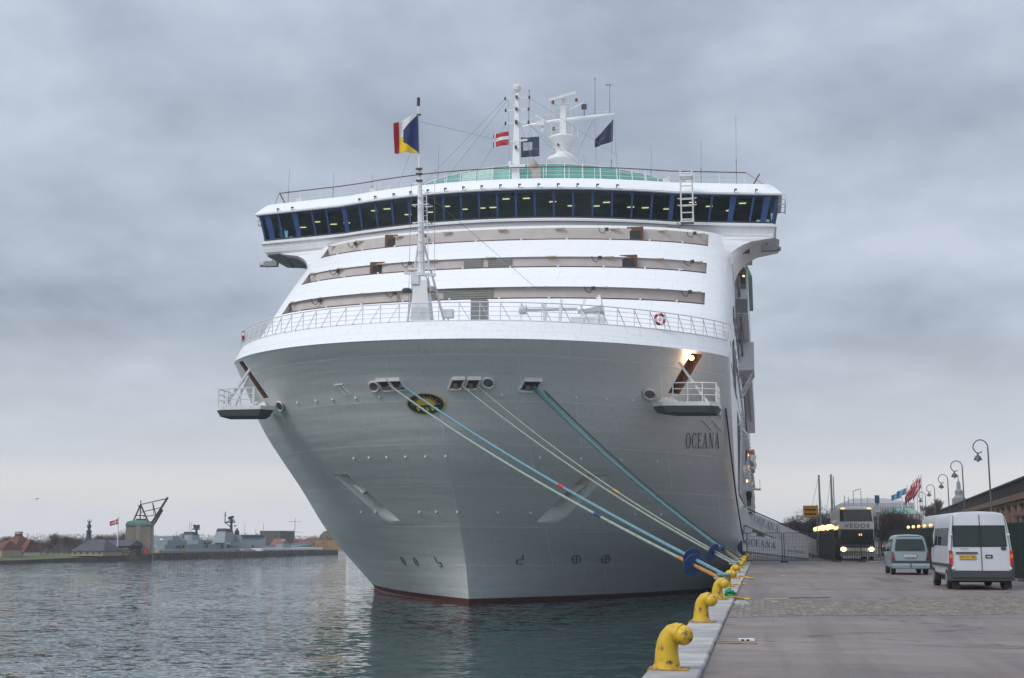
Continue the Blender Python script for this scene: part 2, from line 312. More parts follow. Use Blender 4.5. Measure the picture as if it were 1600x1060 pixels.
def asphalt_mat():
    m = bpy.data.materials.new('quay_asphalt'); m.use_nodes = True; t = m.node_tree; p = t.nodes['Principled BSDF']; L = t.links.new
    tc = t.nodes.new('ShaderNodeTexCoord')
    def ns(sc, det, scl=(1, 1, 1), dist=0):
        mp = t.nodes.new('ShaderNodeMapping'); mp.inputs['Scale'].default_value = scl; L(tc.outputs['Object'], mp.inputs[0])
        n = t.nodes.new('ShaderNodeTexNoise'); n.inputs['Scale'].default_value = sc; n.inputs['Detail'].default_value = det; n.inputs['Distortion'].default_value = dist; n.inputs['Roughness'].default_value = 0.62
        L(mp.outputs[0], n.inputs['Vector']); return n.outputs[0]
    big = ns(0.16, 4, (0.5, 1.5, 1), 0.4); mid = ns(1.1, 5, (0.6, 1.6, 1), 0.3); fine = ns(38, 3)
    r = t.nodes.new('ShaderNodeValToRGB'); r.color_ramp.elements[0].position = .33; r.color_ramp.elements[1].position = .68
    r.color_ramp.elements[0].color = (0.19, 0.150, 0.137, 1); r.color_ramp.elements[1].color = (0.285, 0.234, 0.218, 1); L(big, r.inputs[0])
    r2 = t.nodes.new('ShaderNodeValToRGB'); r2.color_ramp.elements[0].position = .28; r2.color_ramp.elements[1].position = .62
    r2.color_ramp.elements[0].color = (0.55, 0.53, 0.52, 1); r2.color_ramp.elements[1].color = (1, 1, 1, 1); L(mid, r2.inputs[0])
    r3 = t.nodes.new('ShaderNodeValToRGB'); r3.color_ramp.elements[0].position = .32; r3.color_ramp.elements[1].position = .68
    r3.color_ramp.elements[0].color = (0.66, 0.66, 0.66, 1); r3.color_ramp.elements[1].color = (1.2, 1.2, 1.2, 1); L(fine, r3.inputs[0])
    m1 = t.nodes.new('ShaderNodeMix'); m1.data_type = 'RGBA'; m1.blend_type = 'MULTIPLY'; m1.inputs[0].default_value = 1; L(r.outputs[0], m1.inputs[6]); L(r2.outputs[0], m1.inputs[7])
    m2 = t.nodes.new('ShaderNodeMix'); m2.data_type = 'RGBA'; m2.blend_type = 'MULTIPLY'; m2.inputs[0].default_value = 1; L(m1.outputs[2], m2.inputs[6]); L(r3.outputs[0], m2.inputs[7])
    tyre = ns(1.7, 3, (1.0, .035, 1), .15)
    rt = t.nodes.new('ShaderNodeValToRGB'); rt.color_ramp.elements[0].position = .36; rt.color_ramp.elements[1].position = .52; rt.color_ramp.elements[0].color = (.78, .77, .77, 1); rt.color_ramp.elements[1].color = (1, 1, 1, 1); L(tyre, rt.inputs[0])
    m2b = t.nodes.new('ShaderNodeMix'); m2b.data_type = 'RGBA'; m2b.blend_type = 'MULTIPLY'; m2b.inputs[0].default_value = 1; L(m2.outputs[2], m2b.inputs[6]); L(rt.outputs[0], m2b.inputs[7]); m2 = m2b
    # dark cracks
    v = t.nodes.new('ShaderNodeTexVoronoi'); v.feature = 'DISTANCE_TO_EDGE'; v.inputs['Scale'].default_value = 0.14
    mpv = t.nodes.new('ShaderNodeMapping'); mpv.inputs['Scale'].default_value = (0.6, 1.5, 1); L(tc.outputs['Object'], mpv.inputs[0])
    nd = t.nodes.new('ShaderNodeTexNoise'); nd.inputs['Scale'].default_value = 1.3; L(mpv.outputs[0], nd.inputs['Vector'])
    va = t.nodes.new('ShaderNodeVectorMath'); va.operation = 'ADD'; L(mpv.outputs[0], va.inputs[0]); L(nd.outputs[1], va.inputs[1]); L(va.outputs[0], v.inputs['Vector'])
    mr = t.nodes.new('ShaderNodeMapRange'); mr.inputs[1].default_value = 0.0; mr.inputs[2].default_value = 0.008; mr.inputs[3].default_value = 0.25; mr.inputs[4].default_value = 1.0; L(v.outputs['Distance'], mr.inputs[0])
    m3 = t.nodes.new('ShaderNodeVectorMath'); m3.operation = 'SCALE'; L(m2.outputs[2], m3.inputs[0]); L(mr.outputs[0], m3.inputs['Scale'])
    L(m3.outputs[0], p.inputs['Base Color'])
    # damp patches are smoother
    rr = t.nodes.new('ShaderNodeMapRange'); rr.inputs[1].default_value = 0.38; rr.inputs[2].default_value = 0.62; rr.inputs[3].default_value = 0.42; rr.inputs[4].default_value = 0.85; L(mid, rr.inputs[0]); L(rr.outputs[0], p.inputs['Roughness'])
    b = t.nodes.new('ShaderNodeBump'); b.inputs['Strength'].default_value = 0.5; b.inputs['Distance'].default_value = 0.008; L(fine, b.inputs['Height']); L(b.outputs[0], p.inputs['Normal'])
    return m
QZ = 2.4
ASPH = asphalt_mat()
PATCH = [mat('tar_patch_dark', (.155, .128, .120), .8, var=.3, scale=2.5, bump=.4, bscale=40), mat('tar_patch_brown', (.215, .176, .160), .85, var=.3, scale=2.5, bump=.4, bscale=40)]
mb = MB(); mb.b2((-0.74, -25, QZ - 3.5), (1200, 1500, QZ)); tag(mb.build('quay_ground', ASPH), kind='structure')
# granite edge stones
GRAN = mat('granite_coping', (0.40, 0.385, 0.375), 0.75, var=0.35, scale=2.2, bump=0.5, bscale=9, thr=(0.3, 0.7))
GRAN2 = mat('granite_coping_pale', (0.46, 0.445, 0.43), 0.75, var=0.3, scale=1.7, bump=0.5, bscale=9, thr=(0.3, 0.7))
qe = bpy.data.objects.new('quay_edge', None); COL.objects.link(qe); tag(qe, kind='structure')
def stone_mesh(L):
    m = MB(); e = .02; w0, w1, h0, h1 = -1.38, -0.752, QZ - .45, QZ + .06
    prof = [(w0, h0), (w0, h1 - e), (w0 + e, h1), (w1 - e, h1), (w1, h1 - e), (w1, h0)]
    R = [[(x, yy, z) for x, z in [(px * 1.0 + (0.012 if en else 0), pz - (0.012 if en else 0)) for px, pz in prof]] for yy, en in ((.008, 1), (.02, 0), (L - .02, 0), (L - .008, 1))]
    m.rings(R); return m
protos = [stone_mesh(L).build('coping_stone', mm, qe) for L, mm in ((1.1, GRAN), (1.35, GRAN2), (0.85, GRAN))]
y = -6.0; k = 0; lens = (1.1, 1.35, 0.85); rr = random.Random(3)
while y < 150:
    i = rr.choice((0, 1, 2))
    o = protos[i] if k == i and k < 3 and not protos[i].get('_u') else protos[i].copy()
    if o is not protos[i]: COL.objects.link(o)
    o.location = (rr.uniform(-.008, .008), y, rr.uniform(-.008, .008)); y += lens[i]; k += 1
    if o is protos[i]: o['_u'] = 1
for p in protos:
    if '_u' in p: del p['_u']
    else: bpy.data.objects.remove(p)
mb = MB(); mb.b2((-1.30, -25, -3), (-0.76, 1200, QZ - .46)); mb.b2((-1.37, 150, QZ - .45), (-0.76, 1200, QZ + .05))
mb.build('quay_wall', mat('wet_quay_wall', (0.10, 0.10, 0.09), 0.7, var=0.5, scale=1.0), qe)

# old repairs in the asphalt
rr = random.Random(8)
for x0, y0, w, d, k in ((1.3, 42.5, 3.2, 2.0, 1), (4.4, 50.0, 1.2, 6.0, 0), (.2, 62.0, 2.6, 5.0, 1)):
    n = 14; pts = []
    for i in range(n):
        a = 2 * pi * i / n; sx_ = (abs(cos(a)) ** .35) * (1 if cos(a) > 0 else -1); sy_ = (abs(sin(a)) ** .35) * (1 if sin(a) > 0 else -1)
        pts.append((x0 + w / 2 + sx_ * w / 2 * rr.uniform(.93, 1.03), y0 + d / 2 + sy_ * d / 2 * rr.uniform(.93, 1.03), QZ + .004))
    g = MB(); g.add(pts, [tuple(range(n))]); tag(g.build('asphalt_patch', PATCH[k]), kind='structure')

# strip of old stone setts crossing the asphalt, set in a shallow bed
def setts():
    m = MB(); r = random.Random(5)
    def edge(x, far): # strip edges slant slightly with x
        return (34.6 if far else 27.6) + x * (0.55 if far else 0.36) + 0.25 * sin(x * 1.3 + far)
    x = -0.70
    while x < 13.5:
        w = r.uniform(.12, .17); yy = edge(x, 0) + r.uniform(0, .12); ye = edge(x, 1)
        while yy < ye:
            l = r.uniform(.12, .24); h = r.uniform(.004, .022); b = .012
            c = [(x + b, yy + b), (x + w - b, yy + b), (x + w - b, yy + l - b), (x + b, yy + l - b)]; j = [(r.uniform(-.01, .01), r.uniform(-.01, .01)) for _ in c]
            bot = [(a + dx, d + dy, QZ - .02) for (a, d), (dx, dy) in zip(c, j)]; cx = x + w / 2; cy = yy + l / 2
            top = [(a + dx + (cx - a) * .2, d + dy + (cy - d) * .15, QZ + h + r.uniform(-.004, .004)) for (a, d), (dx, dy) in zip(c, j)]
            m.add(bot + top, [(4, 5, 6, 7), (0, 1, 5, 4), (1, 2, 6, 5), (2, 3, 7, 6), (3, 0, 4, 7)], r.choice((0, 0, 1, 2)))
            yy += l
        x += w
    SM = [mat('sett_stone', (0.25, 0.215, 0.19), .85, var=.35, scale=3), mat('sett_stone_pale', (0.285, 0.25, 0.22), .85, var=.4, scale=3), mat('sett_stone_dark', (0.21, 0.18, 0.165), .85, var=.35, scale=3)]
    g = m.build('stone_setts', SM, fixn=False); tag(g, kind='stuff', label='worn grey stone setts laid as a strip across the asphalt quay', cat='paving')
    b = MB(); n = 30; xs = [-.72 + i * 14.4 / n for i in range(n + 1)]
    vs = [(x, edge(x, 0), QZ + .004) for x in xs] + [(x, edge(x, 1) + .2, QZ + .004) for x in xs]
    b.add(vs, [(i, i + 1, n + 2 + i, n + 1 + i) for i in range(n)]); tag(b.build('sett_bed', mat('mortar_bed', (0.215, 0.185, 0.165), .95, var=.4, scale=3)), kind='structure')
setts()

# ------------------------------------------------------------------ the cruise ship (ship frame: x to port, y aft, z up from the waterline)
XC, HEEL = -17.9, radians(-0.6)
S0 = (0, 80, 0)
ship = thing('cruise_ship', 'huge white cruise ship moored bow-on at the quay, OCEANA on its bow', 'cruise ship', (XC, 80, 0), rot=(0, -HEEL, 0))
def L2W(p):
    x, y, z = p; return (XC + x * cos(HEEL) - z * sin(HEEL), y, x * sin(HEEL) + z * cos(HEEL))
BRIDGE_DX = 0.0
def SB(m, name, mt, parent=None, smooth=False, **k):
    if BRIDGE_DX: m.v = [((x - .3) * 1.006 + .3 + BRIDGE_DX, y, z) for x, y, z in m.v]
    return m.build(name, mt, parent or ship, smooth, off=S0, **k)
def lerp(x, xs, ys):
    if x <= xs[0]: return ys[0]
    for i in range(len(xs) - 1):
        if x <= xs[i + 1]: t = (x - xs[i]) / (xs[i + 1] - xs[i]); return ys[i] + (ys[i + 1] - ys[i]) * t
    return ys[-1]
def crv(x, xs, ys):   # smooth (hermite) interpolation
    n = len(xs)
    if x <= xs[0]: return ys[0] + (x - xs[0]) * (ys[1] - ys[0]) / (xs[1] - xs[0])
    if x >= xs[-1]: return ys[-1] + (x - xs[-1]) * (ys[-1] - ys[-2]) / (xs[-1] - xs[-2])
    i = max(k for k in range(n - 1) if xs[k] <= x); h = xs[i + 1] - xs[i]; t = (x - xs[i]) / h
    def sl(k):
        if k == 0: return (ys[1] - ys[0]) / (xs[1] - xs[0])
        if k == n - 1: return (ys[-1] - ys[-2]) / (xs[-1] - xs[-2])
        return (ys[k + 1] - ys[k - 1]) / (xs[k + 1] - xs[k - 1])
    a, b = sl(i) * h, sl(i + 1) * h
    return (2 * t**3 - 3 * t * t + 1) * ys[i] + (t**3 - 2 * t * t + t) * a + (-2 * t**3 + 3 * t * t) * ys[i + 1] + (t**3 - t * t) * b
ZK = [0, 3.7, 7.4, 11.1, 14.9]
LP = [41.8, 28.54, 20.96, 13.82, 11.55]; QP = [1.0, 1.22, 1.6, 1.95, 2.16]; PP = [2.09, 2.02, 1.68, 1.32, 1.34]
SZ = [0, 2.9, 5.6, 8.5, 10, 11.5, 13, 14.9]; SY = [78.9, 77.5, 75.3, 72.6, 71.45, 70.5, 69.45, 67.7]
BM = 16.15
def hull_u(b, z):
    zz = max(z, 0); L, q, p = crv(zz, ZK, LP), crv(zz, ZK, QP), crv(zz, ZK, PP)
    r = min(abs(b) / BM, 1.0); s = 1 - max(0.0, 1 - r**q) ** (1 / p); return L * s
def hp(b, z, off=0.0):
    """point on the shell at half breadth b and level z, optionally lifted off the plating"""
    u = hull_u(b, z); P = Vector((b, crv(max(z, 0), SZ, SY) + u, z + .026 * min(u, 15) * max(z, 0) / 14.9))
    if off:
        e = .12; sg = 1
        A = hp(b + e, z) - hp(b - e, z); Bv = hp(b, z + e) - hp(b, z - e); n = A.cross(Bv).normalized()
        if n.y > 0: n = -n
        P = P + n * off
    return P
def smooth01(x): x = max(0.0, min(1.0, x)); return x * x * (3 - 2 * x)
def tent(x, a0, a1, b1, b0): return smooth01((x - a0) / (a1 - a0)) * smooth01((b0 - x) / (b0 - b1))
def warp(b, z):
    """slant the plating grid so that its lines run along the edges of the anchor pockets and the platform openings"""
    a = abs(b); sg = 1 if b > 0 else -1
    d = 1.125 * (z - 6.46) * tent(a, 2.2, 5.8, 7.3, 11.2) * tent(z, 3.2, 5.0, 7.9, 9.8) + .66 * (z - 13.65) * tent(a, 11.3, 13.1, 14.0, 15.7) * (tent(z, 11.2, 12.5, 20, 21))
    return sg * (a + d)
def pocket(b, z):
    """anchor pocket depth: sharp inner edge, long sloping floor, bright ramp at the lower end"""
    a = abs(b)
    if a < 5.9 or a > 7.23 or z < 5.04 or z > 7.86: return 0
    t = (7.22 - a) / 1.29; s = (7.85 - z) / 2.8
    return 1.15 * max(0, min(1, t)) * min(1, s / .02) * min(1, (1 - s) / (.16 + .16 * t)) if a > 5.905 else 0
def gunport(b, z):
    """slanted opening above each mooring platform"""
    a = abs(b); return 1.0 if 13.29 < a < 13.89 and 12.56 < z < 14.74 else 0
def shell():
    bs = [0.0, .03, .08, .16, .26]; b = .36
    while b < 15.0: bs.append(b); b += .11
    bs = [b for b in bs if all(abs(b - k) > .045 for k in (5.90, 5.93, 7.22, 13.28, 13.31, 13.87, 13.90))] + [5.90, 5.93, 7.22, 13.28, 13.31, 13.87, 13.90]; bs.sort()
    bs += [15.05, 15.2, 15.35, 15.5, 15.62, 15.74, 15.84, 15.93, 16.0, 16.05, 16.09, 16.12, 16.14, 16.147, 16.15]
    zs = [-1.5, 0, .15, .33, .34]; z = .48
    while z < 14.85: zs.append(z); z += .13
    zs = [z for z in zs if all(abs(z - k) > .05 for k in (5.05, 7.79, 7.85, 12.55, 12.58, 14.72, 14.75))] + [5.05, 7.79, 7.85, 12.55, 12.58, 14.72, 14.75]; zs.sort(); zs.append(14.9)
    m = MB(); cols = [-x for x in bs[:0:-1]] + bs; nc = len(cols) + 2; vs = []; dep = {}
    for i, z in enumerate(zs):
        row = [hp(warp(b, z), z) for b in cols]
        for j, b in enumerate(cols):
            sg = 1 if b > 0 else -1; d = pocket(b, z)
            if d: row[j] = row[j] + Vector((-sg * .30 * d, .85 * d, .22 * d))
            if gunport(b, z): row[j] = row[j] + Vector((-sg * .7, .8, .25)); dep[(i, j)] = 1
        a = row[0].copy(); a.y = 250; c = row[-1].copy(); c.y = 250
        vs += [a] + row + [c]
    for i in range(len(zs) - 1):
        for j in range(nc - 1):
            m.f.append((i * nc + j, i * nc + j + 1, (i + 1) * nc + j + 1, (i + 1) * nc + j))
            g = any((i + di, j - 1 + dj) in dep for di in (0, 1) for dj in (0, 1))
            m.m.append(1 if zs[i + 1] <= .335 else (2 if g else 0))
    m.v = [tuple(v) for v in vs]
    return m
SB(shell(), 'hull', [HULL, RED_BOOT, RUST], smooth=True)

# solid white bulwark above the knuckle, leaning in, then the foredeck behind it
def knuck(n=60):
    L = []
    for i in range(n + 1):
        ph = i / n * pi / 2; b = BM * sin(ph); L.append(b)
    L += []
    P = [hp(b, 14.9) for b in L]; P += [Vector((BM, P[-1].y + d, P[-1].z + d * .026)) for d in (1.0, 2.0, 3.2)]
    return P
K0 = knuck(); TOPB = []
for p in K0:
    f = max(0, min(1, 1 - (p.y - 75.0) / 5.5)); TOPB.append(Vector((p.x * (1 - .022 * (0.3 + .7 * f)) if p.y < 79.2 else p.x - .003 - .1 * f, p.y + .45 + .35 * f, p.z + 1.12)))
def mirror(P): return [Vector((-p.x, p.y, p.z)) for p in P[:0:-1]] + list(P)
K1 = mirror(K0); T1 = mirror(TOPB)
m = MB()
r0 = [p + Vector((0, -.03, 0)) for p in K1]; r1 = T1; r2 = [p + Vector((0, .12, .02)) for p in T1]; r3 = [p + Vector((0, .14, -1.0)) for p in T1]; r00 = [p + Vector((0, .06, -.06)) for p in K1]
n = len(K1); m.rings([r00, r0, [a * .5 + b * .5 for a, b in zip(r0, r1)], r1, r2, r3], closed=False, caps=False); SB(m, 'bulwark', SUPER, smooth=True, fixn=False)
m = MB(); dk = [Vector((p.x, p.y + .16, 15.75 + (p.z - 16.1) * .5)) for p in T1]; m.add(dk + [Vector((-16, 90, 16)), Vector((16, 90, 16))], [tuple(range(len(dk))) + (len(dk) + 1, len(dk))]); SB(m, 'foredeck', mat('deck_paint_green_grey', (.16, .20, .19), .7, var=.2))
m = MB(); m.tube([p + Vector((0, .05, .03)) for p in T1], .045, 6); SB(m, 'bulwark_cap', WHITE2, smooth=True)
# small fairlead lugs along the plating
lug = MB(); lug.lathe([(.001, -.04), (.07, -.04), (.07, .05), (.001, .05)], (0, 0, 0), 8, axis='y'); lugs = None
for z, bl in ((12.05, [-9.8, -8.2, -6.9, -5.2, -3.6, 3.6, 5.9, 7.6, 9.2, 10.6]), (8.75, [-6.4, -5.2, -3.9, -2.6, -1.3, -.05, 2.7, 5.2, 7.4, 9.6, 11.6, 13.4]), (5.6, [-7.5, -6.2, -2.6, -1.4, 0, 2.3, 4.1, 9.9, 11.4])):
    for b in bl:
        P = hp(b, z, .03) - Vector(S0)
        if lugs is None: lugs = lug.build('hull_lug', WHITE2, ship, loc=P)
        else: instance(lugs, ship, P)

# railing on the bulwark
RT = 1.05
path = [p for p in T1 if p.y < 83]
def resample(P, step):
    out = [P[0]]; acc = 0
    for a, b in zip(P, P[1:]):
        L = (b - a).length
        while acc + L >= step:
            t = (step - acc) / L; a = a + (b - a) * t; out.append(a); L = (b - a).length; acc = 0
        acc += L
    return out
RP = resample(path, 1.16)
for k, h in enumerate((.28, .54, .80, RT)):
    m = MB(); m.tube([p + Vector((0, .08 , .03 + h)) for p in RP], .033 if h == RT else .016, 5); SB(m, 'handrail' if h == RT else 'rail_bar', WHITE2, smooth=True)
post = MB(); post.bar((0, 0, 0), (0, 0, RT), .04, .04); po = None
for i, p in enumerate(RP):
    q = p + Vector((0, .08, .03)) - Vector(S0)
    if po is None: po = post.build('rail_post', WHITE2, ship, loc=q)
    else: instance(po, ship, q)
br = MB(); br.bar((0, 0, RT - .04), (0.62, 0.1, 0.0), .034, .034); bo = None
for i, p in enumerate(RP[:-1]):
    q = p + Vector((0, .1, .03)) - Vector(S0); d = RP[i + 1] - p; sx = 1 if p.x > 0 else -1
    if bo is None: bo = br.build('rail_brace', WHITE2, ship, loc=q, rot=None) if False else br.build('rail_brace', WHITE2, ship, loc=q); o = bo
    else: o = instance(bo, ship, q)
    o.rotation_euler = (0, 0, math.atan2(d.y, d.x) if sx > 0 else math.atan2(d.y, d.x) + 0.0)
    if sx < 0: o.rotation_euler = (0, 0, math.atan2(-d.y, -d.x)); o.location = RP[i + 1] + Vector((0, .1, .03)) - Vector(S0) if False else q

# ---- superstructure front: sloped white skin with three long openings
BSUP = 16.13
def sy(z): return crv(z, [15.6, 19.2, 22, 24.8, 26.6], [74.6, 79.0, 82.6, 86.5, 89.0])
def sk(phi, z, dy=0.0, B=BSUP, Ld=6.8): return Vector((B * sin(phi), sy(z) + Ld * (1 - cos(phi)) + dy, z))
PE = math.asin(14.5 / BSUP); NC = 56
phis = [-pi / 2, -1.45, -1.36, -1.28, -1.2] + [-PE + 2 * PE * i / NC for i in range(NC + 1)] + [1.2, 1.28, 1.36, 1.45, pi / 2]
OPEN = [(19.2, 20.24), (22.0, 23.04), (24.8, 25.95)]
zs = sorted([15.6, 16.6, 17.8, 19.2, 20.24, 20.8, 21.4, 22.0, 23.04, 23.6, 24.2, 24.8, 25.95, 26.35])
m = MB(); nc = len(phis) + 2; vs = []
for z in zs:
    row = [sk(p, z) for p in phis]; a = row[0].copy(); a.y = 245; c = row[-1].copy(); c.y = 245; vs += [a] + row + [c]
fs = []
for i in range(len(zs) - 1):
    zm = (zs[i] + zs[i + 1]) / 2; inz = any(a < zm < b for a, b in OPEN)
    for j in range(nc - 1):
        if inz and 1 <= j < nc - 2:
            pm = (phis[j - 1] + phis[j]) / 2
            if abs(pm) < PE: continue
        fs.append((i * nc + j, i * nc + j + 1, (i + 1) * nc + j + 1, (i + 1) * nc + j))
m.add(vs, fs); SB(m, 'superstructure_front', SUPER, smooth=True, fixn=False)
pin = [p for p in phis if abs(p) <= PE + 1e-6]
for k, (za, zb) in enumerate(OPEN):
    zc_ = zb + .07; D = 1.2
    def wl(ph, z, d): return Vector((BSUP * sin(ph), sy(za) + .35 + 6.8 * (1 - cos(ph)) + d, z))
    m = MB(); A = [wl(p, za - .9, D) for p in pin]; Bq = [wl(p, zc_, D) for p in pin]; m.rings([A, Bq], False, False); bulk = SB(m, 'deck_bulkhead', BEIGE, fixn=False)
    m = MB(); A = [sk(p, zb + .0, .02) for p in pin]; A2 = [sk(p, zb, .3) for p in pin]; B1 = [Vector((a.x, a.y + .2, zc_)) for a in A2]; C1 = [wl(p, zc_, D + .05) for p in pin]; m.rings([A, A2, B1, C1], False, False); SB(m, 'deckhead', CEIL, fixn=False)
    m = MB(); A = [sk(p, za, 0) for p in pin]; A2 = [sk(p, za, .22) for p in pin]; B1 = [Vector((a.x, a.y, a.z - .9)) for a in A2]; C1 = [wl(p, za - .9, D + .05) for p in pin]; m.rings([A, A2, B1, C1], False, False); SB(m, 'walkway', BEIGE, fixn=False)
    for sg in (-1, 1):
        m = MB(); a = sk(sg * PE, za, 0); b = sk(sg * PE, zb, 0); c = wl(sg * PE, zc_, D + .1); d = wl(sg * PE, za - .9, D + .1); m.add([a, b, Vector((b.x, b.y + .2, zc_)), c, d, Vector((a.x, a.y, za - .9))], [(0, 1, 2, 3, 4, 5)])
        SB(m, 'end_bulkhead', BEIGE, fixn=False)
    m = MB(); m.tube([sk(p, za + .06, .05) for p in pin], .05, 5); SB(m, 'wooden_handrail', BROWNRAIL, smooth=True)
    for i in range(1, 11):
        ph = -PE + 2 * PE * i / 11; P = sk(ph, za, 0) - Vector(S0)
        if i == 1: st = MB().box((0, 0, .06), (.12, .1, .16)).build('rail_bracket', WHITE2, ship, loc=P)
        else: instance(st, ship, P)
    for i in range(9):   # deck lamps under each deckhead
        ph = -PE * .93 + 2 * PE * .93 * i / 8; P = wl(ph, zc_ - .1, D - .12) - Vector(S0)
        if i == 0 and k == 0: dl = MB().box((0, 0, 0.03), (.7, .12, .08)).build('deck_lamp', BEIGELAMP, ship, loc=P)
        else: instance(dl, ship, P)
    # doors, lockers, vents on the bulkhead
    def door(b, mt, w=.95, nm='deck_door'):
        ph = math.asin(b / BSUP); P = wl(ph, za, D - .05); d = MB(); h = zb - za + .12
        fr = MB().b2((P.x - w / 2 - .09, P.y - .03, za - .88), (P.x + w / 2 + .09, P.y + .03, za + h + .07)); f = SB(fr, nm, mt)
        pn = MB().b2((P.x - w / 2 + .12, P.y - .07, za + .12), (P.x + w / 2 - .12, P.y - .032, za + h - .22)); SB(pn, 'door_window', DARK, f)
    if k == 2: door(9.4, DOORWOOD, 1.0); door(-8.6, DOORWOOD, .8)
    if k == 1: door(9.3, DOORWOOD, 1.05); door(-8.4, DOORWOOD, .9)
    rr = random.Random(k + 4)
    for b in ([2.4, -1.5] if k == 2 else ([2.0, 12.4, -11.3] if k == 1 else [3.4, 5.6, -9.3, -7.3])):
        ph = math.asin(b / BSUP); P = wl(ph, za + .22, D - .08); q = MB().b2((P.x - .55, P.y - .1, za - .3), (P.x + .55, P.y + .06, za + rr.uniform(.25, .42))); SB(q, 'fire_locker', WHITE2)
    if k < 2:
        for b0, b1 in (((-2.4, .9) if k == 0 else (-.2, 2.0 - .6)), ((-3.4, -2.9) if k == 0 else (-1.9, -.6))):
            ph = math.asin((b0 + b1) / 2 / BSUP); P = wl(ph, za, D - .05); q = MB().b2((b0, P.y - .03, za - .8), (b1, P.y + .05, zc_ - .05))
            s_ = SB(q, 'screen_panel', mat('greenish_shutter', (.27, .28, .25), .6, var=.1))
            for i in range(7): SB(MB().b2((b0, P.y - .06, za + .02 + i * .16), (b1, P.y - .035, za + .07 + i * .16)), 'slat', mat('greenish_shutter', (.2, .2, .2)), s_)
    for b in (-12.3, -6.4, 6.9, 13.0):   # cable loops hanging from the deckhead
        ph = math.asin(b / BSUP); P = wl(ph, zc_ - .1, D - .4); q = MB(); q.tube([P, P + Vector((.1, 0, -.3)), P + Vector((.35, 0, -.42)), P + Vector((.5, 0, -.2)), P + Vector((.45, 0, 0))], .03, 5); q.box(P + Vector((.6, 0, -.12)), (.2, .2, .22)); SB(q, 'floodlight', DKMETAL)

# white flank behind the corner, decks above, and everything aft
m = MB(); m.b2((-15.5, 96, 26.3), (15.5, 240, 27.3)); m.b2((-14.5, 101, 27.3), (14.5, 235, 30.2)); m.b2((-9, 112, 30.2), (9, 190, 33.0)); m.b2((-1.9, 123.2, 33), (-.4, 126, 40.2)); SB(m, 'upper_decks', WHITE)

# flared brackets carrying the bridge wings
for sg in (-1, 1):
    m = MB(); R = []
    for i in range(9):
        t = i / 8; ex = .05 + 3.4 * (1 - sqrt(max(0, 1 - t * t))) ** 1.0; z = 23.6 + 2.55 * t; yy = sy(z) + 6.8
        yf = (sk(1.25, z).y) * (1 - t * .0) ; x0 = 15.2; x1 = BSUP + ex
        R.append([(sg * x0, yf - .0 + .1, z), (sg * (x1 - .35), yf + 1.1, z), (sg * x1, yf + 1.9, z), (sg * x1, 99.5, z), (sg * x0, 99.5, z)])
    m.rings(R, True, True); SB(m, 'wing_bracket', SUPER, smooth=True)

# ---- bridge
BRIDGE_DX = -.78
def bc(b):
    a = abs(b)
    return 90.0 + .0175 * a * a if a < 12.6 else 92.78 + (a - 12.6) * .23
WB = 19.75
cols = [-WB, -19.0, -18.1, -16.9, -15.5, -14.0, -12.75]; nmid = 18
cols += [-12.2 + 24.4 * i / nmid for i in range(nmid + 1)] + [12.75, 14.0, 15.5, 16.9, 18.1, 19.0, WB]
BP = [Vector((-WB, 99.2, 0))] + [Vector((b, bc(b), 0)) for b in cols] + [Vector((WB, 99.2, 0))]
def offs(P, d, ex=0.0):
    o = []
    for i, p in enumerate(P):
        a = P[max(i - 1, 0)]; b = P[min(i + 1, len(P) - 1)]
        t1 = (p - a).normalized() if i > 0 else (b - p).normalized(); t2 = (b - p).normalized() if i < len(P) - 1 else t1
        n1 = Vector((t1.y, -t1.x, 0)); n2 = Vector((t2.y, -t2.x, 0)); nn = (n1 + n2).normalized(); k = 1 / max(.5, nn.dot(n1)); o.append(p + nn * d * k)
    return o
def band(rows, P=BP):
    m = MB(); R = []
    for d, z in rows: R.append([Vector((p.x, p.y, z)) for p in offs(P, d)])
    m.rings(R, False, False); return m, R
m, R = band([(-1.6, 26.15), (-.15, 26.2), (.02, 26.35), (.16, 26.95), (.30, 27.0), (.30, 27.12), (.14, 27.2), (.02, 27.3), (-.25, 27.3)])
b0 = R[0]; m.add(b0, [tuple(range(len(b0)))]); SB(m, 'bridge_apron', SUPER, smooth=True)
# dropped edge of the wings: underside slopes down to the tip
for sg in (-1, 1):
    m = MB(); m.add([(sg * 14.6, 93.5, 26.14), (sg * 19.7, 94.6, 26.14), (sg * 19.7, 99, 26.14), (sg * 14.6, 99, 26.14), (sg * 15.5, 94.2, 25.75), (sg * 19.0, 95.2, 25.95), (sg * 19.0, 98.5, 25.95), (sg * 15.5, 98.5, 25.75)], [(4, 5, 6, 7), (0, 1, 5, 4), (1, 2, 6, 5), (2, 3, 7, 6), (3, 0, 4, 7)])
    SB(m, 'wing_soffit', GREYUND)  # shade beneath the white wings is put into the soffit's grey
m, R = band([(.44, 29.3), (.62, 29.26), (.74, 29.3), (.74, 29.42), (.55, 29.62), (.05, 30.2), (-.25, 30.36), (-.6, 30.42)])
t_ = R[-1]; m.add(t_, [tuple(range(len(t_)))]); m.add(R[0], [tuple(range(len(t_)))[::-1]]); SB(m, 'bridge_roof', SUPER, smooth=True)
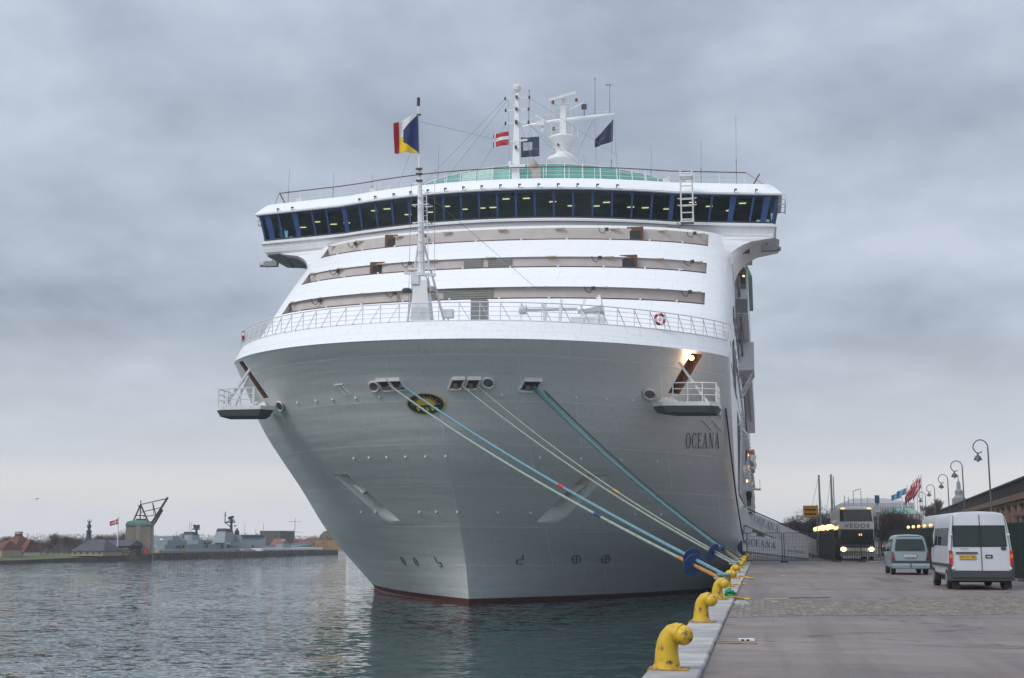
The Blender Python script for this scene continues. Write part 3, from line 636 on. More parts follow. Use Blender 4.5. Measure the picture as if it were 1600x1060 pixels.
# windows: a mullion and a pane of its own for each bay, leaning outwards
s_in = offs(BP, 0.0); s_out = offs(BP, .42); ZS, ZH = 27.3, 29.32
def sill(b, f=0.0, z=ZS):
    lean = .42 * (z - ZS) / (ZH - ZS); y = bc(b) - lean + f; return Vector((b * (1 + .0213 * (z - ZS) / (ZH - ZS) * (1 if abs(b) > 12 else abs(b) / 12)), y, z))
thin = [-18.1, -15.4 + .35, -12.2 + .0] + []
bays = [-19.72, -19.05, -18.1, -16.65, -15.15, -13.5] + [-12.35 + 24.7 * i / 18 for i in range(19)] + [13.5, 15.15, 16.65, 18.1, 19.05, 19.72]
wide = {-19.05: .42, -16.65: .36, 16.65: .36, 19.05: .42, -12.35: .30, 12.35: .30, -13.5: .0, 13.5: .0}
bays = [b for b in bays if not abs(abs(b) - 13.5) < .01]; bays = sorted(bays + [-13.9, 13.9])
for i, b in enumerate(bays):
    w = next((v for k_, v in wide.items() if abs(k_ - b) < .02), .13)
    if w <= 0: continue
    a, c = sill(b, -.03), sill(b, -.03, ZH - .03); q = MB(); q.prism([a + Vector((-w / 2, 0, 0)), a + Vector((w / 2, 0, 0)), c + Vector((w / 2 * 1.25, 0, 0)), c + Vector((-w / 2 * 1.25, 0, 0))], (0, .14, 0)); SB(q, 'window_mullion', BLUEFR)
    if i < len(bays) - 1:
        b1 = bays[i + 1]; q = MB(); q.prism([sill(b, .04, ZS + .02), sill(b1, .04, ZS + .02), sill(b1, .04, ZH - .02), sill(b, .04, ZH - .02)], (0, .02, 0)); SB(q, 'window_pane', BRGLASS)
for z in (ZS + .05, ZH - .05):
    q = MB(); q.tube([sill(b, -.02, z) for b in cols], .06, 4); SB(q, 'window_rail', BLUEFR if z > 28 else DKMETAL)
for sg in (-1, 1):   # side windows of the wings
    for y0, y1 in ((94.55, 96.1), (96.25, 97.7), (97.85, 99.1)):
        q = MB(); q.prism([(sg * 19.72, y0, ZS), (sg * 19.72, y1, ZS), (sg * 20.14, y1, ZH), (sg * 20.14, y0 - .05, ZH)], (sg * .02, 0, 0)); SB(q, 'side_window', BRGLASS)
    for y0 in (94.45, 96.17, 97.78, 99.15):
        q = MB(); q.bar((sg * 19.74, y0, ZS), (sg * 20.16, y0, ZH), .16); SB(q, 'side_mullion', BLUEFR)
    # wing rear bulkhead with two windows
    q = MB()
    for x0, x1, z0, z1 in ((14.6, 19.7, ZS, 27.5), (14.6, 19.7, 28.8, ZH), (14.6, 15.3, 27.5, 28.8), (16.9, 17.15, 27.5, 28.8), (18.4, 18.6, 27.5, 28.8), (19.6, 19.72, 27.5, 28.8)): q.b2((sg * x0, 99.1, z0), (sg * x1, 99.2, z1))
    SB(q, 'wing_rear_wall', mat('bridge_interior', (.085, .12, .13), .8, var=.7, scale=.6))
    q = MB(); q.b2((sg * 16.9, 96.8, ZS), (sg * 18.4, 97.6, 28.3)); q.b2((sg * 17.0, 96.9, 28.3), (sg * 17.6, 97.1, 28.55)); SB(q, 'wing_console', mat('console_teal', (.015, .035, .045), .5))
    # orange peel: rescue rails, cameras and lights slung under the wing tip
    q = MB()
    for z in (28.9, 29.3, 29.7): q.tube([(sg * 19.9, 94.9, z), (sg * 20.75, 95.2, z), (sg * 20.75, 97.5, z), (sg * 19.9, 97.8, z)], .035, 6)
    for yy in (95.2, 97.5): q.tube([(sg * 20.75, yy, 28.75), (sg * 20.75, yy, 29.75)], .04, 6)
    SB(q, 'wing_tip_guard', WHITE2, smooth=True)
    q = MB(); q.b2((sg * 18.9, 94.8, 25.35), (sg * 20.0, 95.3, 25.75)); q.lathe([(.02, -.2), (.17, -.2), (.17, .15), (.1, .2)], (sg * 20.15, 95.05, 25.5), 10, axis='x'); q.bar((sg * 19.4, 95, 25.7), (sg * 19.2, 95.1, 26.2), .07); SB(q, 'wing_searchlight', [GREYMETAL][0])
    q = MB(); q.bar((sg * 17.9, 95, 26.1), (sg * 17.9, 95, 25.5), .06); q.box((sg * 17.9, 95, 25.4), (.35, .3, .35)); q.sphere((sg * 17.6, 95, 25.3), .15, 6); SB(q, 'wing_camera', DKMETAL)
# interior: floor, ceiling, rear wall, consoles and lit ceiling lamps
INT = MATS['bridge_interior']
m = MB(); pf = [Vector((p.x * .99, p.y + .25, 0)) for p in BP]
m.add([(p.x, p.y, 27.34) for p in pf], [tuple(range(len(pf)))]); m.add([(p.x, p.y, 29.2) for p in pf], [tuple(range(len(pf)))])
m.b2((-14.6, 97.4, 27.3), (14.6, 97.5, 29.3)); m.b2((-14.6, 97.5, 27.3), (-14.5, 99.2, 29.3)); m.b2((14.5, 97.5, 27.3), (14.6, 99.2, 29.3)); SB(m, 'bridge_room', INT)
rr = random.Random(11)
for i in range(26):
    b = -18.5 + 37 * (i + rr.uniform(.2, .8)) / 26; yy = bc(b) + rr.choice((1.3, 2.4, 3.6)); q = MB().box((b, yy, 29.13), (.52, .13, .05))
    SB(q, 'ceiling_lamp', LAMPYEL)
for b, w, h in ((-7.5, 2.4, 1.0), (-3.5, 3.0, .95), (1.5, 4.5, .95), (7.2, 2.6, 1.0), (10.6, 1.2, 1.1), (-11.2, 1.0, 1.25), (14.8, 1.0, 1.4), (-15.6, .6, 1.3)):
    SB(MB().box((b, bc(b) + 1.6, 27.3 + h / 2), (w, .8, h)), 'console', mat('console_brown', (.09, .055, .04), .6))
for b in (-18.5, -17.2, -11.2, -9.8, -8.2, -6.8, -5.4, -4.0, -2.6, -1.2, .2, 1.6, 3.0, 4.4, 5.8, 7.2, 8.6, 17.0, 18.5):
    q = MB(); y0 = bc(b) - .55; q.tube([(b, y0, 29.28), (b + .12, y0 - .35, 29.62), (b + .2, y0 - .3, 29.55)], .035, 5); q.box((b + .15, y0 - .32, 29.6), (.2, .1, .1)); SB(q, 'wiper_motor', DKMETAL)
BRIDGE_DX = -.3
# ladders at the bridge front
def ladder(p0, p1, w, n, nm, r=.04, hoop=False):
    q = MB(); p0 = Vector(p0); p1 = Vector(p1); x = Vector((w / 2, 0, 0)); q.bar(p0 - x, p1 - x, r * 2); q.bar(p0 + x, p1 + x, r * 2)
    for i in range(n): c = p0 + (p1 - p0) * ((i + .5) / n); q.bar(c - x, c + x, r * 1.3)
    return q
q = ladder((13.2, 92.0, 27.0), (13.15, 91.55, 30.9), .85, 8, 'l', .055); q.b2((12.7, 91.3, 30.3), (13.6, 91.7, 30.45)); q.b2((12.7, 91.6, 26.95), (13.65, 92.4, 27.05))
for z in (28.2, 28.7): q.tube([(12.75, 92, z), (12.5, 91.5, z), (13.9, 91.5, z), (13.6, 92, z)], .03, 5)
SB(q, 'bridge_ladder', WHITE2)
q = ladder((12.9, 91.6, 24.9), (12.1, 92.4, 27.1), .7, 6, 'l', .04); SB(q, 'lower_ladder', GREYMETAL)
BRIDGE_DX = -.78
# roof rail
TR = [Vector((p.x, p.y, 30.42)) for p in offs(BP, -.75)][1:-1]; TR = resample(TR, 1.9)
m = MB(); m.tube([p + Vector((0, 0, .95)) for p in TR], .045, 5); SB(m, 'roof_handrail', BROWNRAIL, smooth=True)
for h in (.35, .65): m = MB(); m.tube([p + Vector((0, 0, h)) for p in TR], .014, 4); SB(m, 'roof_rail_wire', WHITE2)
pm_ = MB().bar((0, 0, 0), (0, 0, .95), .045).build('roof_rail_post', WHITE2, ship, loc=TR[0] - Vector(S0) + Vector((-.78, 0, 0)))
for p in TR[1:]: instance(pm_, ship, p - Vector(S0) + Vector((-.78, 0, 0)))
for sg in (-1, 1):
    q = MB(); q.bar((sg * 18.4, 95.0, 30.42), (sg * 18.9, 95.0, 31.3), .09); q.tube([TR[0 if sg < 0 else -1] + Vector((0, 0, .95)), (sg * 19.6, 95.5, 30.3)], .02, 4); SB(q, 'roof_stay', BROWNRAIL)
# whip antennas on the roof
for b, yy, h in ((-18.2, 95, 3.0), (-14.1, 94, 2.3), (-10.6, 93, 1.6), (-5.2, 92.4, 3.6), (1.6, 93, 1.3), (8.0, 93.2, 5.2), (10.9, 94, 3.2), (14.6, 94.5, 3.6), (17.2, 95, 5.6)):
    q = MB(); q.tube([(b, yy, 30.4), (b, yy, 30.4 + h * .35)], .03, 5); q.tube([(b, yy, 30.4 + h * .35), (b + .02, yy, 30.4 + h)], .012, 4); q.box((b, yy, 30.4 + h * .36), (.09, .09, .14)); SB(q, 'whip_antenna', GREYMETAL)
for b, yy in ((-10.6, 92.9), (-9.5, 93), (-17.4, 95), (-6.9, 92), (-2.9, 92.3), (13.6, 94.2), (11.9, 93.6)):
    q = MB(); q.bar((b, yy, 30.4), (b + .35, yy, 31.1), .1); q.box((b + .15, yy, 30.7), (.5, .3, .3)); SB(q, 'roof_locker', WHITE2)

BRIDGE_DX = 0.0
# ---- green glass wind screens above the bridge
def screen(y0, hw, dl, z0, z1, n, lean, pw=.07):
    ps = []
    for i in range(n + 1):
        ph = -pi * .46 + pi * .92 * i / n; ps.append(Vector((hw * sin(ph) / sin(pi * .46), y0 + dl * (1 - cos(ph)), 0)))
    def lift(p, z): f = (z - z0) / (z1 - z0); drop = .9 * (abs(p.x) / hw) ** 2.2 * (z1 - z0) / 2.4 * .9; return Vector((p.x * (1 - .03 * f), p.y + lean * f, z - drop * f))
    for i, p in enumerate(ps):
        q = MB(); q.bar(lift(p, z0) + Vector((0, -.05, 0)), lift(p, z1) + Vector((0, -.05, .03)), pw); SB(q, 'screen_post', WHITE2)
        if i < n:
            a, b = p, ps[i + 1]; q = MB(); q.add([lift(a, z0), lift(b, z0), lift(b, z1), lift(a, z1)], [(0, 1, 2, 3)]); SB(q, 'screen_pane', GREENGL, fixn=False)
    for z in (z0 + (z1 - z0) * .55, z1): q = MB(); q.tube([lift(p, z) + Vector((0, -.04, 0)) for p in ps], .035, 5); SB(q, 'screen_rail', WHITE2)
screen(97.5, 12.6, 7.6, 30.8, 33.75, 24, .5)
screen(103, 10.2, 7.5, 33.0, 35.2, 16, .4)

# ---- foremast on the bow
FX, FY = -.80, 69.35
def fl(z): return FX - (z - 16) * .040
m = MB(); R = []
for z, w, d in ((15.6, .62, .5), (17.9, .42, .42), (18.5, .40, .4), (18.9, .22, .25)):
    R.append([(fl(z) - w, FY - d, z), (fl(z) + w, FY - d, z), (fl(z) + w, FY + d, z), (fl(z) - w, FY + d, z)])
m.rings(R); fm = SB(m, 'foremast', WHITE)
m = MB(); m.tube([(fl(18.5), FY, 18.5), (fl(22), FY, 22), (fl(24.3), FY, 24.3), (fl(25), FY, 25), (fl(28.9), FY, 28.9)], [.2, .17, .13, .075, .055], 8); SB(m, 'foremast_pole', WHITE, smooth=True)
m = MB(); m.lathe([(.02, 0), (.1, 0), (.1, .45), (.07, .5)], (fl(29), FY, 28.95), 8); m.box((fl(28.4), FY, 28.4), (.3, .2, .06)); SB(m, 'masthead_light', DKMETAL)
for x in (-1.0, 1.15):
    m = MB(); m.tube([(fl(21) + (.1 if x > 0 else -.1), FY, 21.0), (fl(16.5) + x, FY + .5, 16.3)], .065, 6); SB(m, 'mast_stay_leg', WHITE2, smooth=True)
m = MB(); m.bar((fl(19.25) - .75, FY, 19.25), (fl(19.25) + .85, FY, 19.2), .1); m.bar((fl(19) - .9, FY - .35, 18.95), (fl(19) + .9, FY - .25, 18.78), .12, .17); m.box((fl(19) - .25, FY - .3, 18.5), (.45, .4, .5)); SB(m, 'bow_radar', WHITE2)
m = MB(); m.lathe([(.05, -.1), (.28, -.1), (.3, .05), (.2, .14), (.02, .15)], (fl(18) - .85, FY - .1, 17.95), 10); m.bar((fl(18) - .8, FY, 17.9), (fl(18), FY, 17.75), .06); SB(m, 'mast_horn', mat('dark_green_fitting', (.05, .07, .06), .6))
m = MB(); m.lathe([(.02, -.2), (.22, -.15), (.22, .1), (.05, .2)], (fl(18) + .62, FY - .1, 18.0), 10); SB(m, 'fog_bell', mat('tan_cover', (.42, .36, .28), .8))
m = ladder((fl(18.3) + .42, FY - .05, 16.2), (fl(23.8) + .3, FY - .05, 23.6), .22, 26, 'l', .018); SB(m, 'foremast_ladder', WHITE2)
for z in (21.85, 22.9):
    m = MB(); m.tube([(fl(z) - .28, FY, z), (fl(z) - .38, FY - .35, z), (fl(z) + .6, FY - .4, z), (fl(z) + .7, FY + .1, z + .0), (fl(z) + .25, FY + .2, z)], .04, 6); SB(m, 'ladder_hoop', WHITE2, smooth=True)
for z in (19.6, 20.2, 20.8, 21.4, 23.4, 24.4, 24.8, 25.1):
    m = MB(); m.box((fl(z), FY - .1, z), (.36 if z > 24 else .18, .2, .09)); SB(m, 'mast_collar', DKMETAL if z > 24 else WHITE2)
m = MB()
for a, b in (((fl(27.5), FY, 27.5), (-9.0, 91.8, 30.6)), ((fl(24), FY, 24), (4.5, 78, 19.4)), ((fl(28), FY, 28), (2.2, 92, 33)), ((fl(24.5) - .5, FY, 24.2), (fl(17) - .8, FY, 16.8)), ((fl(24.5) + .9, FY, 24.2), (fl(17) + .7, FY, 18.8)), ((fl(24.2) - .5, FY, 24.2), (fl(24.2) + .9, FY, 24.2))): m.tube([a, b], .014, 3)
SB(m, 'mast_wire', GREYMETAL)
# white derrick, winch and vents on the foredeck
m = MB(); m.tube([(3.9, 75, 17.75), (7.4, 75, 17.75)], .14, 8); m.tube([(3.75, 75, 17.75), (4.15, 75, 17.75)], .32, 10); m.tube([(7.3, 75, 17.6), (8.1, 75, 17.7), (8.8, 75, 17.85)], [.22, .3, .55], 8); m.bar((5.3, 75, 16.2), (5.3, 75, 18.1), .2)
for x in (6.3, 7.7, 8.6): m.bar((x - .15, 74.7, 16.2), (x, 75, 18.3 if x < 8 else 18.5), .14)
m.b2((6.9, 74.8, 16.1), (8.9, 75.5, 17.2)); SB(m, 'foredeck_derrick', WHITE)
m = MB(); m.b2((.7, 75, 16.2), (1.7, 75.6, 18.45)); SB(m, 'vent_housing', GREYMETAL); m = MB(); m.b2((-.8, 74, 17.2), (-.2, 74.5, 17.7)); m.bar((-.5, 74.2, 16.1), (-.5, 74.2, 17.3), .08); SB(m, 'winch_control', WHITE2)

# ---- signal mast on top of the bridge
MX, MY = -.95, 98.0
mast = SB(MB().rings([[(MX - w, MY - w, z), (MX + w, MY - w, z), (MX + w, MY + w, z), (MX - w, MY + w, z)] for z, w in ((30.4, .36), (34.5, .28), (39.0, .16), (39.8, .13))]), 'signal_mast', WHITE)
m = MB(); m.lathe([(.1, 39.7), (.18, 39.8), (.34, 40.05), (.36, 40.3), (.25, 40.45), (.05, 40.5)], (MX - .03, MY, 0), 10)
for dx, dz in ((-.3, 40.3), (.05, 40.5), (.35, 40.2), (.3, 40.0)): m.bar((MX + dx, MY, dz), (MX + dx, MY, dz + .3), .04)
SB(m, 'mast_top_drum', WHITE2, mast)
for z, w in ((39.35, 1.0), (38.35, .95), (37.25, .95)):
    m = MB(); m.bar((MX - w, MY, z), (MX + w, MY, z), .11, .12); SB(m, 'crossarm', WHITE2, mast)
    for sg in (-1, 1): m = MB(); m.lathe([(.03, -.14), (.075, -.12), (.075, .12), (.03, .16)], (MX + sg * w, MY, z + .02), 8); m.box((MX + sg * (w - .02), MY, z), (.16, .12, .1)); SB(m, 'signal_light', mat('red_black_lamp', (.08, .02, .02), .5), mast)
    m = MB(); m.box((MX, MY - .3, z), (.18, .14, .24)); SB(m, 'range_light', DKMETAL, mast)
m = MB(); m.bar((MX - .8, MY, 39.3), (MX - .1, MY, 38.6), .05); m.bar((MX + .8, MY, 39.3), (MX + .1, MY, 38.6), .05); SB(m, 'arm_strut', WHITE2, mast)
m = MB(); m.bar((MX - .5, MY - .2, 35.6), (MX + .9, MY - .2, 35.75), .14); m.b2((MX - .5, MY - .6, 33.3), (MX + .8, MY - .1, 33.6)); m.b2((MX - .6, MY - .5, 33.6), (MX - .35, MY - .3, 33.95)); SB(m, 'mast_bracket', WHITE2, mast)
for z in (35.1, 37.2): SB(MB().box((MX, MY - .42, z), (.16, .16, .3)), 'range_light', DKMETAL, mast)
m = MB()
for a, b in (((-1.9, MY, 39.4), (-8.5, 95, 31)), ((-1.7, MY, 39.3), (-6.8, 95, 31)), ((0, MY, 39.4), (4.5, 124, 42)), ((-1.7, MY, 39.3), (-1.55, MY, 34)), ((-1.2, MY, 38.5), (.6, MY, 33.5)), ((0, MY, 38.5), (.1, MY, 33.5)), ((-1.9, MY, 37.2), (-3.9, 97, 33)), ((-.1, MY, 37.2), (3.2, 118, 38))): m.tube([a, b], .015, 3)
SB(m, 'rigging_wire', GREYMETAL)
m = MB(); m.sphere((.6, 97, 33.3), .38, 8, 1.3); m.box((.9, 97, 32.3), (.7, .6, 1.4)); SB(m, 'covered_searchlight', mat('canvas_tan', (.40, .36, .30), .85, var=.2))
m = MB(); m.b2((-3.9, 96.3, 31.2), (-2.7, 97, 31.9)); m.sphere((-3.4, 96.4, 31.9), .2, 6); SB(m, 'roof_tank', WHITE2)

# ---- radar mast
RX, RY = -1.15, 124.0
rm = SB(MB().lathe([(.85, 40.0), (.9, 41.2), (1.62, 41.75), (1.6, 42.05), (1.0, 42.35), (.72, 42.6), (.8, 43.1), (1.2, 43.6), (1.52, 44.05), (1.5, 44.2), (.4, 44.25)], (RX, RY, 0), 20), 'radar_mast', WHITE, smooth=True)
SB(MB().rings([[(RX - w, RY - w, z), (RX + w, RY - w, z), (RX + w, RY + w, z), (RX - w, RY + w, z)] for z, w in ((44.1, .34), (46.5, .28), (48.2, .26))]), 'radar_column', WHITE, rm)
m = MB(); m.tube([(-5.4, RY, 45.6), (-4.5, RY, 45.75), (-2, RY, 46.0), (0, RY, 46.1), (2.2, RY, 46.3), (4.1, RY, 46.45)], [.05, .13, .22, .25, .18, .05], 10); SB(m, 'yard_spar', WHITE, rm, smooth=True)
m = MB(); m.bar((-2.5, RY - .8, 48.0), (.2, RY - .5, 48.75), .22, .28); m.box((RX, RY - .6, 48.3), (.45, .5, .3)); SB(m, 'radar_scanner', WHITE2, rm)
m = MB(); m.bar((-.3, RY - 1.2, 46.75), (1.0, RY - 1, 47.45), .12, .16); m.bar((-3.8, RY - 1.3, 46.3), (-2.7, RY - 1.1, 45.6), .14, .2); m.b2((-3.6, RY - 1.4, 45.2), (-2.9, RY - 1, 45.7)); m.bar((-3.1, RY - 1.1, 44.6), (-3.1, RY - 1.1, 45.3), .2); SB(m, 'small_scanner', WHITE2, rm)
m = MB()
for z in (45.3, 45.9): m.tube([(RX + 1.5 * cos(a), RY + 1.5 * sin(a), z - .5) for a in [2 * pi * k / 16 for k in range(17)]], .025, 4)
for z in (42.6, 42.95): m.tube([(RX + 1.62 * cos(a), RY + 1.62 * sin(a), z - .2) for a in [2 * pi * k / 16 for k in range(17)]], .025, 4)
for k in range(8): a = 2 * pi * k / 8; m.bar((RX + 1.5 * cos(a), RY + 1.5 * sin(a), 44.2), (RX + 1.5 * cos(a), RY + 1.5 * sin(a), 45.4), .05)
for z in (47.2, 47.6): m.tube([(RX - 1.4, RY - .6, z), (RX + 1.4, RY - .6, z)], .03, 4)
for x in (-1.4, -.9, .9, 1.4): m.bar((RX + x, RY - .6, 46.2), (RX + x, RY - .6, 47.6), .04)
m.tube([(.5, RY, 46.9), (3.4, RY, 46.75)], .02, 4); m.bar((3.4, RY, 46.4), (3.4, RY, 46.9), .04); m.tube([(-6.3, RY, 46.0), (-2.0, RY, 46.9)], .02, 4)
SB(m, 'platform_rail', WHITE2, rm)
for x, z in ((-2.1, 47.75), (.3, 47.85), (-2.0, 44.95), (-1.5, 43.3)): SB(MB().lathe([(.04, -.16), (.15, -.14), (.15, .12), (.06, .2)], (x, RY - .8, z), 8), 'red_beacon', mat('red_beacon', (.22, .02, .02), .4), rm)
for x, z0, z1 in ((-4.7, 45.8, 49.4), (2.1, 46.3, 50.3), (3.6, 46.5, 49.6), (1.0, 46.2, 47.2)):
    q = MB(); q.tube([(x, RY, z0), (x, RY, z0 + (z1 - z0) * .45)], .045, 5); q.tube([(x, RY, z0 + (z1 - z0) * .45), (x, RY, z1)], .028, 4); q.box((x, RY, z1), (.16, .1, .12))
    if x > 3: q.bar((x - .3, RY, z1 - .15), (x + .3, RY, z1 - .05), .04); q.sphere((x - .3, RY, z1), .1, 5)
    if x == 1.0: q.box((x, RY - .1, z1 + .15), (.5, .4, .45))
    SB(q, 'yard_antenna', DKMETAL if x == 1.0 else GREYMETAL, rm)
m = MB()
for a, b in (((4.0, RY, 46.3), (4.5, RY, 38)), ((2.1, RY, 46.1), (-0.2 + 2.5, RY, 38)), ((2.0, RY, 46.1), (.6, RY, 43.2)), ((-4.5, RY, 45.6), (-3.8, RY, 38)), ((-4.4, RY, 45.6), (-2.4, RY, 43.2)), ((.9, RY, 42.4), (1.8, RY, 38))): m.tube([a, b], .018, 3)
SB(m, 'yard_halyard', GREYMETAL)

# ---- bow fittings: mooring ports, emblem, platforms, draught marks, name
def quad_on(b0, z0, b1, z1, b2, z2, b3, z3, off): return [hp(b0, z0, off), hp(b1, z1, off), hp(b2, z2, off), hp(b3, z3, off)]
def port(b, z, w=.72, h=.56, lean=.16):
    sg = 1 if b > -1.0 else -1
    c = [(b - w / 2 + lean * sg, z + h / 2), (b + w / 2 + lean * sg, z + h / 2), (b + w / 2 - lean * sg, z - h / 2), (b - w / 2 - lean * sg, z - h / 2)]
    f = MB()
    for i in range(4):
        a, d = c[i], c[(i + 1) % 4]; n = 3
        pts = [hp(a[0] + (d[0] - a[0]) * k / n, a[1] + (d[1] - a[1]) * k / n, .05) for k in range(n + 1)]; 
        for p, q in zip(pts, pts[1:]): f.bar(p, q, .09 if i != 0 else .13, .14 if i != 0 else .2)
    o = SB(f, 'mooring_port', WHITE2)
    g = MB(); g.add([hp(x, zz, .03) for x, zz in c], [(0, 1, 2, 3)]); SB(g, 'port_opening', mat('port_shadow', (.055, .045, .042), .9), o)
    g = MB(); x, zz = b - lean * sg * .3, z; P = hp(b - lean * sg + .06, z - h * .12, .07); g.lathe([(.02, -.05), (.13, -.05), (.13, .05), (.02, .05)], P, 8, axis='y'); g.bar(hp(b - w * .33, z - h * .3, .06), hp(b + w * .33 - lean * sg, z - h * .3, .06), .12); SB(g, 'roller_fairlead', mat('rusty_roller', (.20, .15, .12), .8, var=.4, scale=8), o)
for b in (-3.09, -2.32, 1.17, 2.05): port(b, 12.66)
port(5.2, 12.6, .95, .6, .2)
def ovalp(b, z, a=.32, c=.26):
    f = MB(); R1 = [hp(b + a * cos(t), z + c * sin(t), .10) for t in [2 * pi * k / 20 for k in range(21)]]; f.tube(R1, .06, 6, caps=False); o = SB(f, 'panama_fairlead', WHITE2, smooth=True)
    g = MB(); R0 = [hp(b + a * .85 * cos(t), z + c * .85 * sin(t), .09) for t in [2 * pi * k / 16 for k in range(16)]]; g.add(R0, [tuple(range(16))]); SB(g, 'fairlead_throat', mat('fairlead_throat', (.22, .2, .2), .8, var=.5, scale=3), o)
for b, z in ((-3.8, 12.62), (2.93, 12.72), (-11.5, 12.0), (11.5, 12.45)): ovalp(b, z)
# slot with pins on the left bow
m = MB(); m.bar(hp(-6.3, 12.75, .04), hp(-5.8, 12.2, .04), .07); m.bar(hp(-6.0, 12.8, .04), hp(-5.5, 12.25, .04), .07); m.bar(hp(-6.5, 12.8, .04), hp(-5.9, 12.82, .04), .06); SB(m, 'pilot_cleat', WHITE2)
# oval emblem: navy field, gold rim, rising sun over stripes
EB, EZ, EA, EC = -.80, 11.62, 1.16, .58
def disc(sa, off, mt, nm, par=None, y0=-1.0, y1=1.0, n=48):
    g = MB(); pts = []
    for k in range(n):
        t = 2 * pi * k / n; x, y = cos(t) * sa, sin(t) * sa
        if y0 <= y <= y1: pts.append((x, y))
        else: yy = y0 if y < y0 else y1; xx = sqrt(max(0, sa * sa - yy * yy)); pts.append((max(-xx, min(xx, x)), yy))
    c = (0, (max(p[1] for p in pts) + min(p[1] for p in pts)) / 2); vs = [hp(EB + c[0] * EA, EZ + c[1] * EC, off)] + [hp(EB + x * EA, EZ + y * EC, off) for x, y in pts]
    mid = [hp(EB + x * .5 * EA, EZ + (c[1] + (y - c[1]) * .5) * EC, off) for x, y in pts]; L = len(pts)
    allv = [vs[0]] + mid + vs[1:]; fs = [(0, 1 + k, 1 + (k + 1) % L) for k in range(L)] + [(1 + k, 1 + L + k, 1 + L + (k + 1) % L, 1 + (k + 1) % L) for k in range(L)]
    g.add(allv, fs); return SB(g, nm, mt, par, fixn=False)
em = disc(1.0, .05, GOLD, 'bow_emblem'); disc(.92, .065, NAVY, 'emblem_field', em)
g = MB()
def ep(x, y, o=.08): return hp(EB + x * EA, EZ + y * EC, o)
cy = -.12
for k in range(33):
    a0 = pi * (k - .0) / 33; a1 = pi * (k + 1) / 33; pass
R = .50; pts = [(R * cos(pi * k / 24), cy + .62 * sin(pi * k / 24)) for k in range(25)]
vs = [ep(0, cy)] + [ep(x, y) for x, y in pts]; g.add(vs, [(0, k, k + 1) for k in range(1, 25)])
for k in range(13):
    a = pi * (k + .5) / 13; w = .085; L = .84 if k % 2 == 0 else .76; r0 = .48
    g.add([ep(r0 * cos(a - w), cy + (r0 + .12) * sin(a - w)), ep(r0 * cos(a + w), cy + (r0 + .12) * sin(a + w)), ep(L * cos(a + .05) , min(.9, cy + (L + .12) * sin(a + .05)))], [(0, 1, 2)])
SB(g, 'emblem_sun', GOLD, em, fixn=False)
disc(.92, .072, mat('emblem_sea_green', (.01, .07, .06), .5), 'emblem_sea', em, y0=-1, y1=-.2)
g = MB()
for k in range(5): x = -.5 + k * .24; g.add([ep(x, -.3), ep(x + .13, -.3), ep(x + .2, -.62), ep(x + .07, -.62)], [(0, 1, 2, 3)])
SB(g, 'emblem_wave', GOLD, em, fixn=False)

# anchors lying in their pockets
for sg in (-1, 1):
    P = hp(sg * 6.9, 6.95) + Vector((-sg * .1, .45, 0)); g = MB()
    g.rings([[P + Vector((-sg * .55, -.28, .38)), P + Vector((sg * .62, -.22, .30)), P + Vector((sg * .62, .3, .3)), P + Vector((-sg * .55, .3, .38))], [P + Vector((-sg * .62, -.3, -.0)), P + Vector((-sg * .1, -.42, -.25)), P + Vector((-sg * .1, .3, -.25)), P + Vector((-sg * .62, .3, -.0))]])
    g.bar(P + Vector((-sg * .1, .0, .1)), P + Vector((sg * .9, .1, .7)), .2)
    SB(g, 'anchor', mat('anchor_rusty_white', (.62, .60, .57), .7, col2=(.25, .14, .08), scale=3, thr=(.3, .42)))

# mooring platforms with braces and rails
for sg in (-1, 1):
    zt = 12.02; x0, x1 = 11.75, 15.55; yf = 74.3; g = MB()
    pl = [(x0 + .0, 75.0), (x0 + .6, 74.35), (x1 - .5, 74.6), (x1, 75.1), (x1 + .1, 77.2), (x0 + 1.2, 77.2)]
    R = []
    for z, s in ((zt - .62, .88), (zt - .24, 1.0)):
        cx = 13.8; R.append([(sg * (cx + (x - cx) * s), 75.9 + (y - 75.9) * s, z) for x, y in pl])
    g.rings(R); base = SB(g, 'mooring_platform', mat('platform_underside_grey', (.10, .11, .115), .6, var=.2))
    g = MB(); R = [[(sg * x, y, z) for x, y in pl] for z in (zt - .24, zt)]; g.rings(R); SB(g, 'platform_edge', WHITE2, base)
    rp = [(x1 - 2.6, 74.55), (x1 - 1.75, 74.6), (x1 - .9, 74.65), (x1 - .12, 75.0), (x1 - .05, 76.0), (x1, 77.1)]; g = MB()
    if sg < 0: rp = [(x0 + 1.1, 74.5)] + rp
    for x, y in rp: g.bar((sg * x, y, zt), (sg * x, y, zt + 1.1), .07)
    for h in (.4, .75, 1.1): g.tube([(sg * x, y, zt + h) for x, y in rp], .028 if h < 1 else .04, 5)
    SB(g, 'platform_rail', WHITE2, base)
    g = MB(); g.bar((sg * 13.3, 74.75, 14.35), (sg * 14.9, 74.8, zt), .14, .14); SB(g, 'platform_brace', WHITE2, base)
    if sg < 0: g = MB(); g.bar((sg * 13.7, 75.5, 14.0), (sg * 15.0, 76.4, zt), .12, .12); SB(g, 'platform_brace', WHITE2, base)
    g = MB(); g.rings([[(sg * (12.1), 74.6, zt), (sg * 13.3, 74.7, zt), (sg * 13.3, 75.6, zt), (sg * 12.1, 75.6, zt)], [(sg * 12.35, 74.9, zt + .3), (sg * 12.9, 74.9, zt + .3), (sg * 12.9, 75.4, zt + .3), (sg * 12.35, 75.4, zt + .3)]]); SB(g, 'platform_hatch', WHITE2, base)
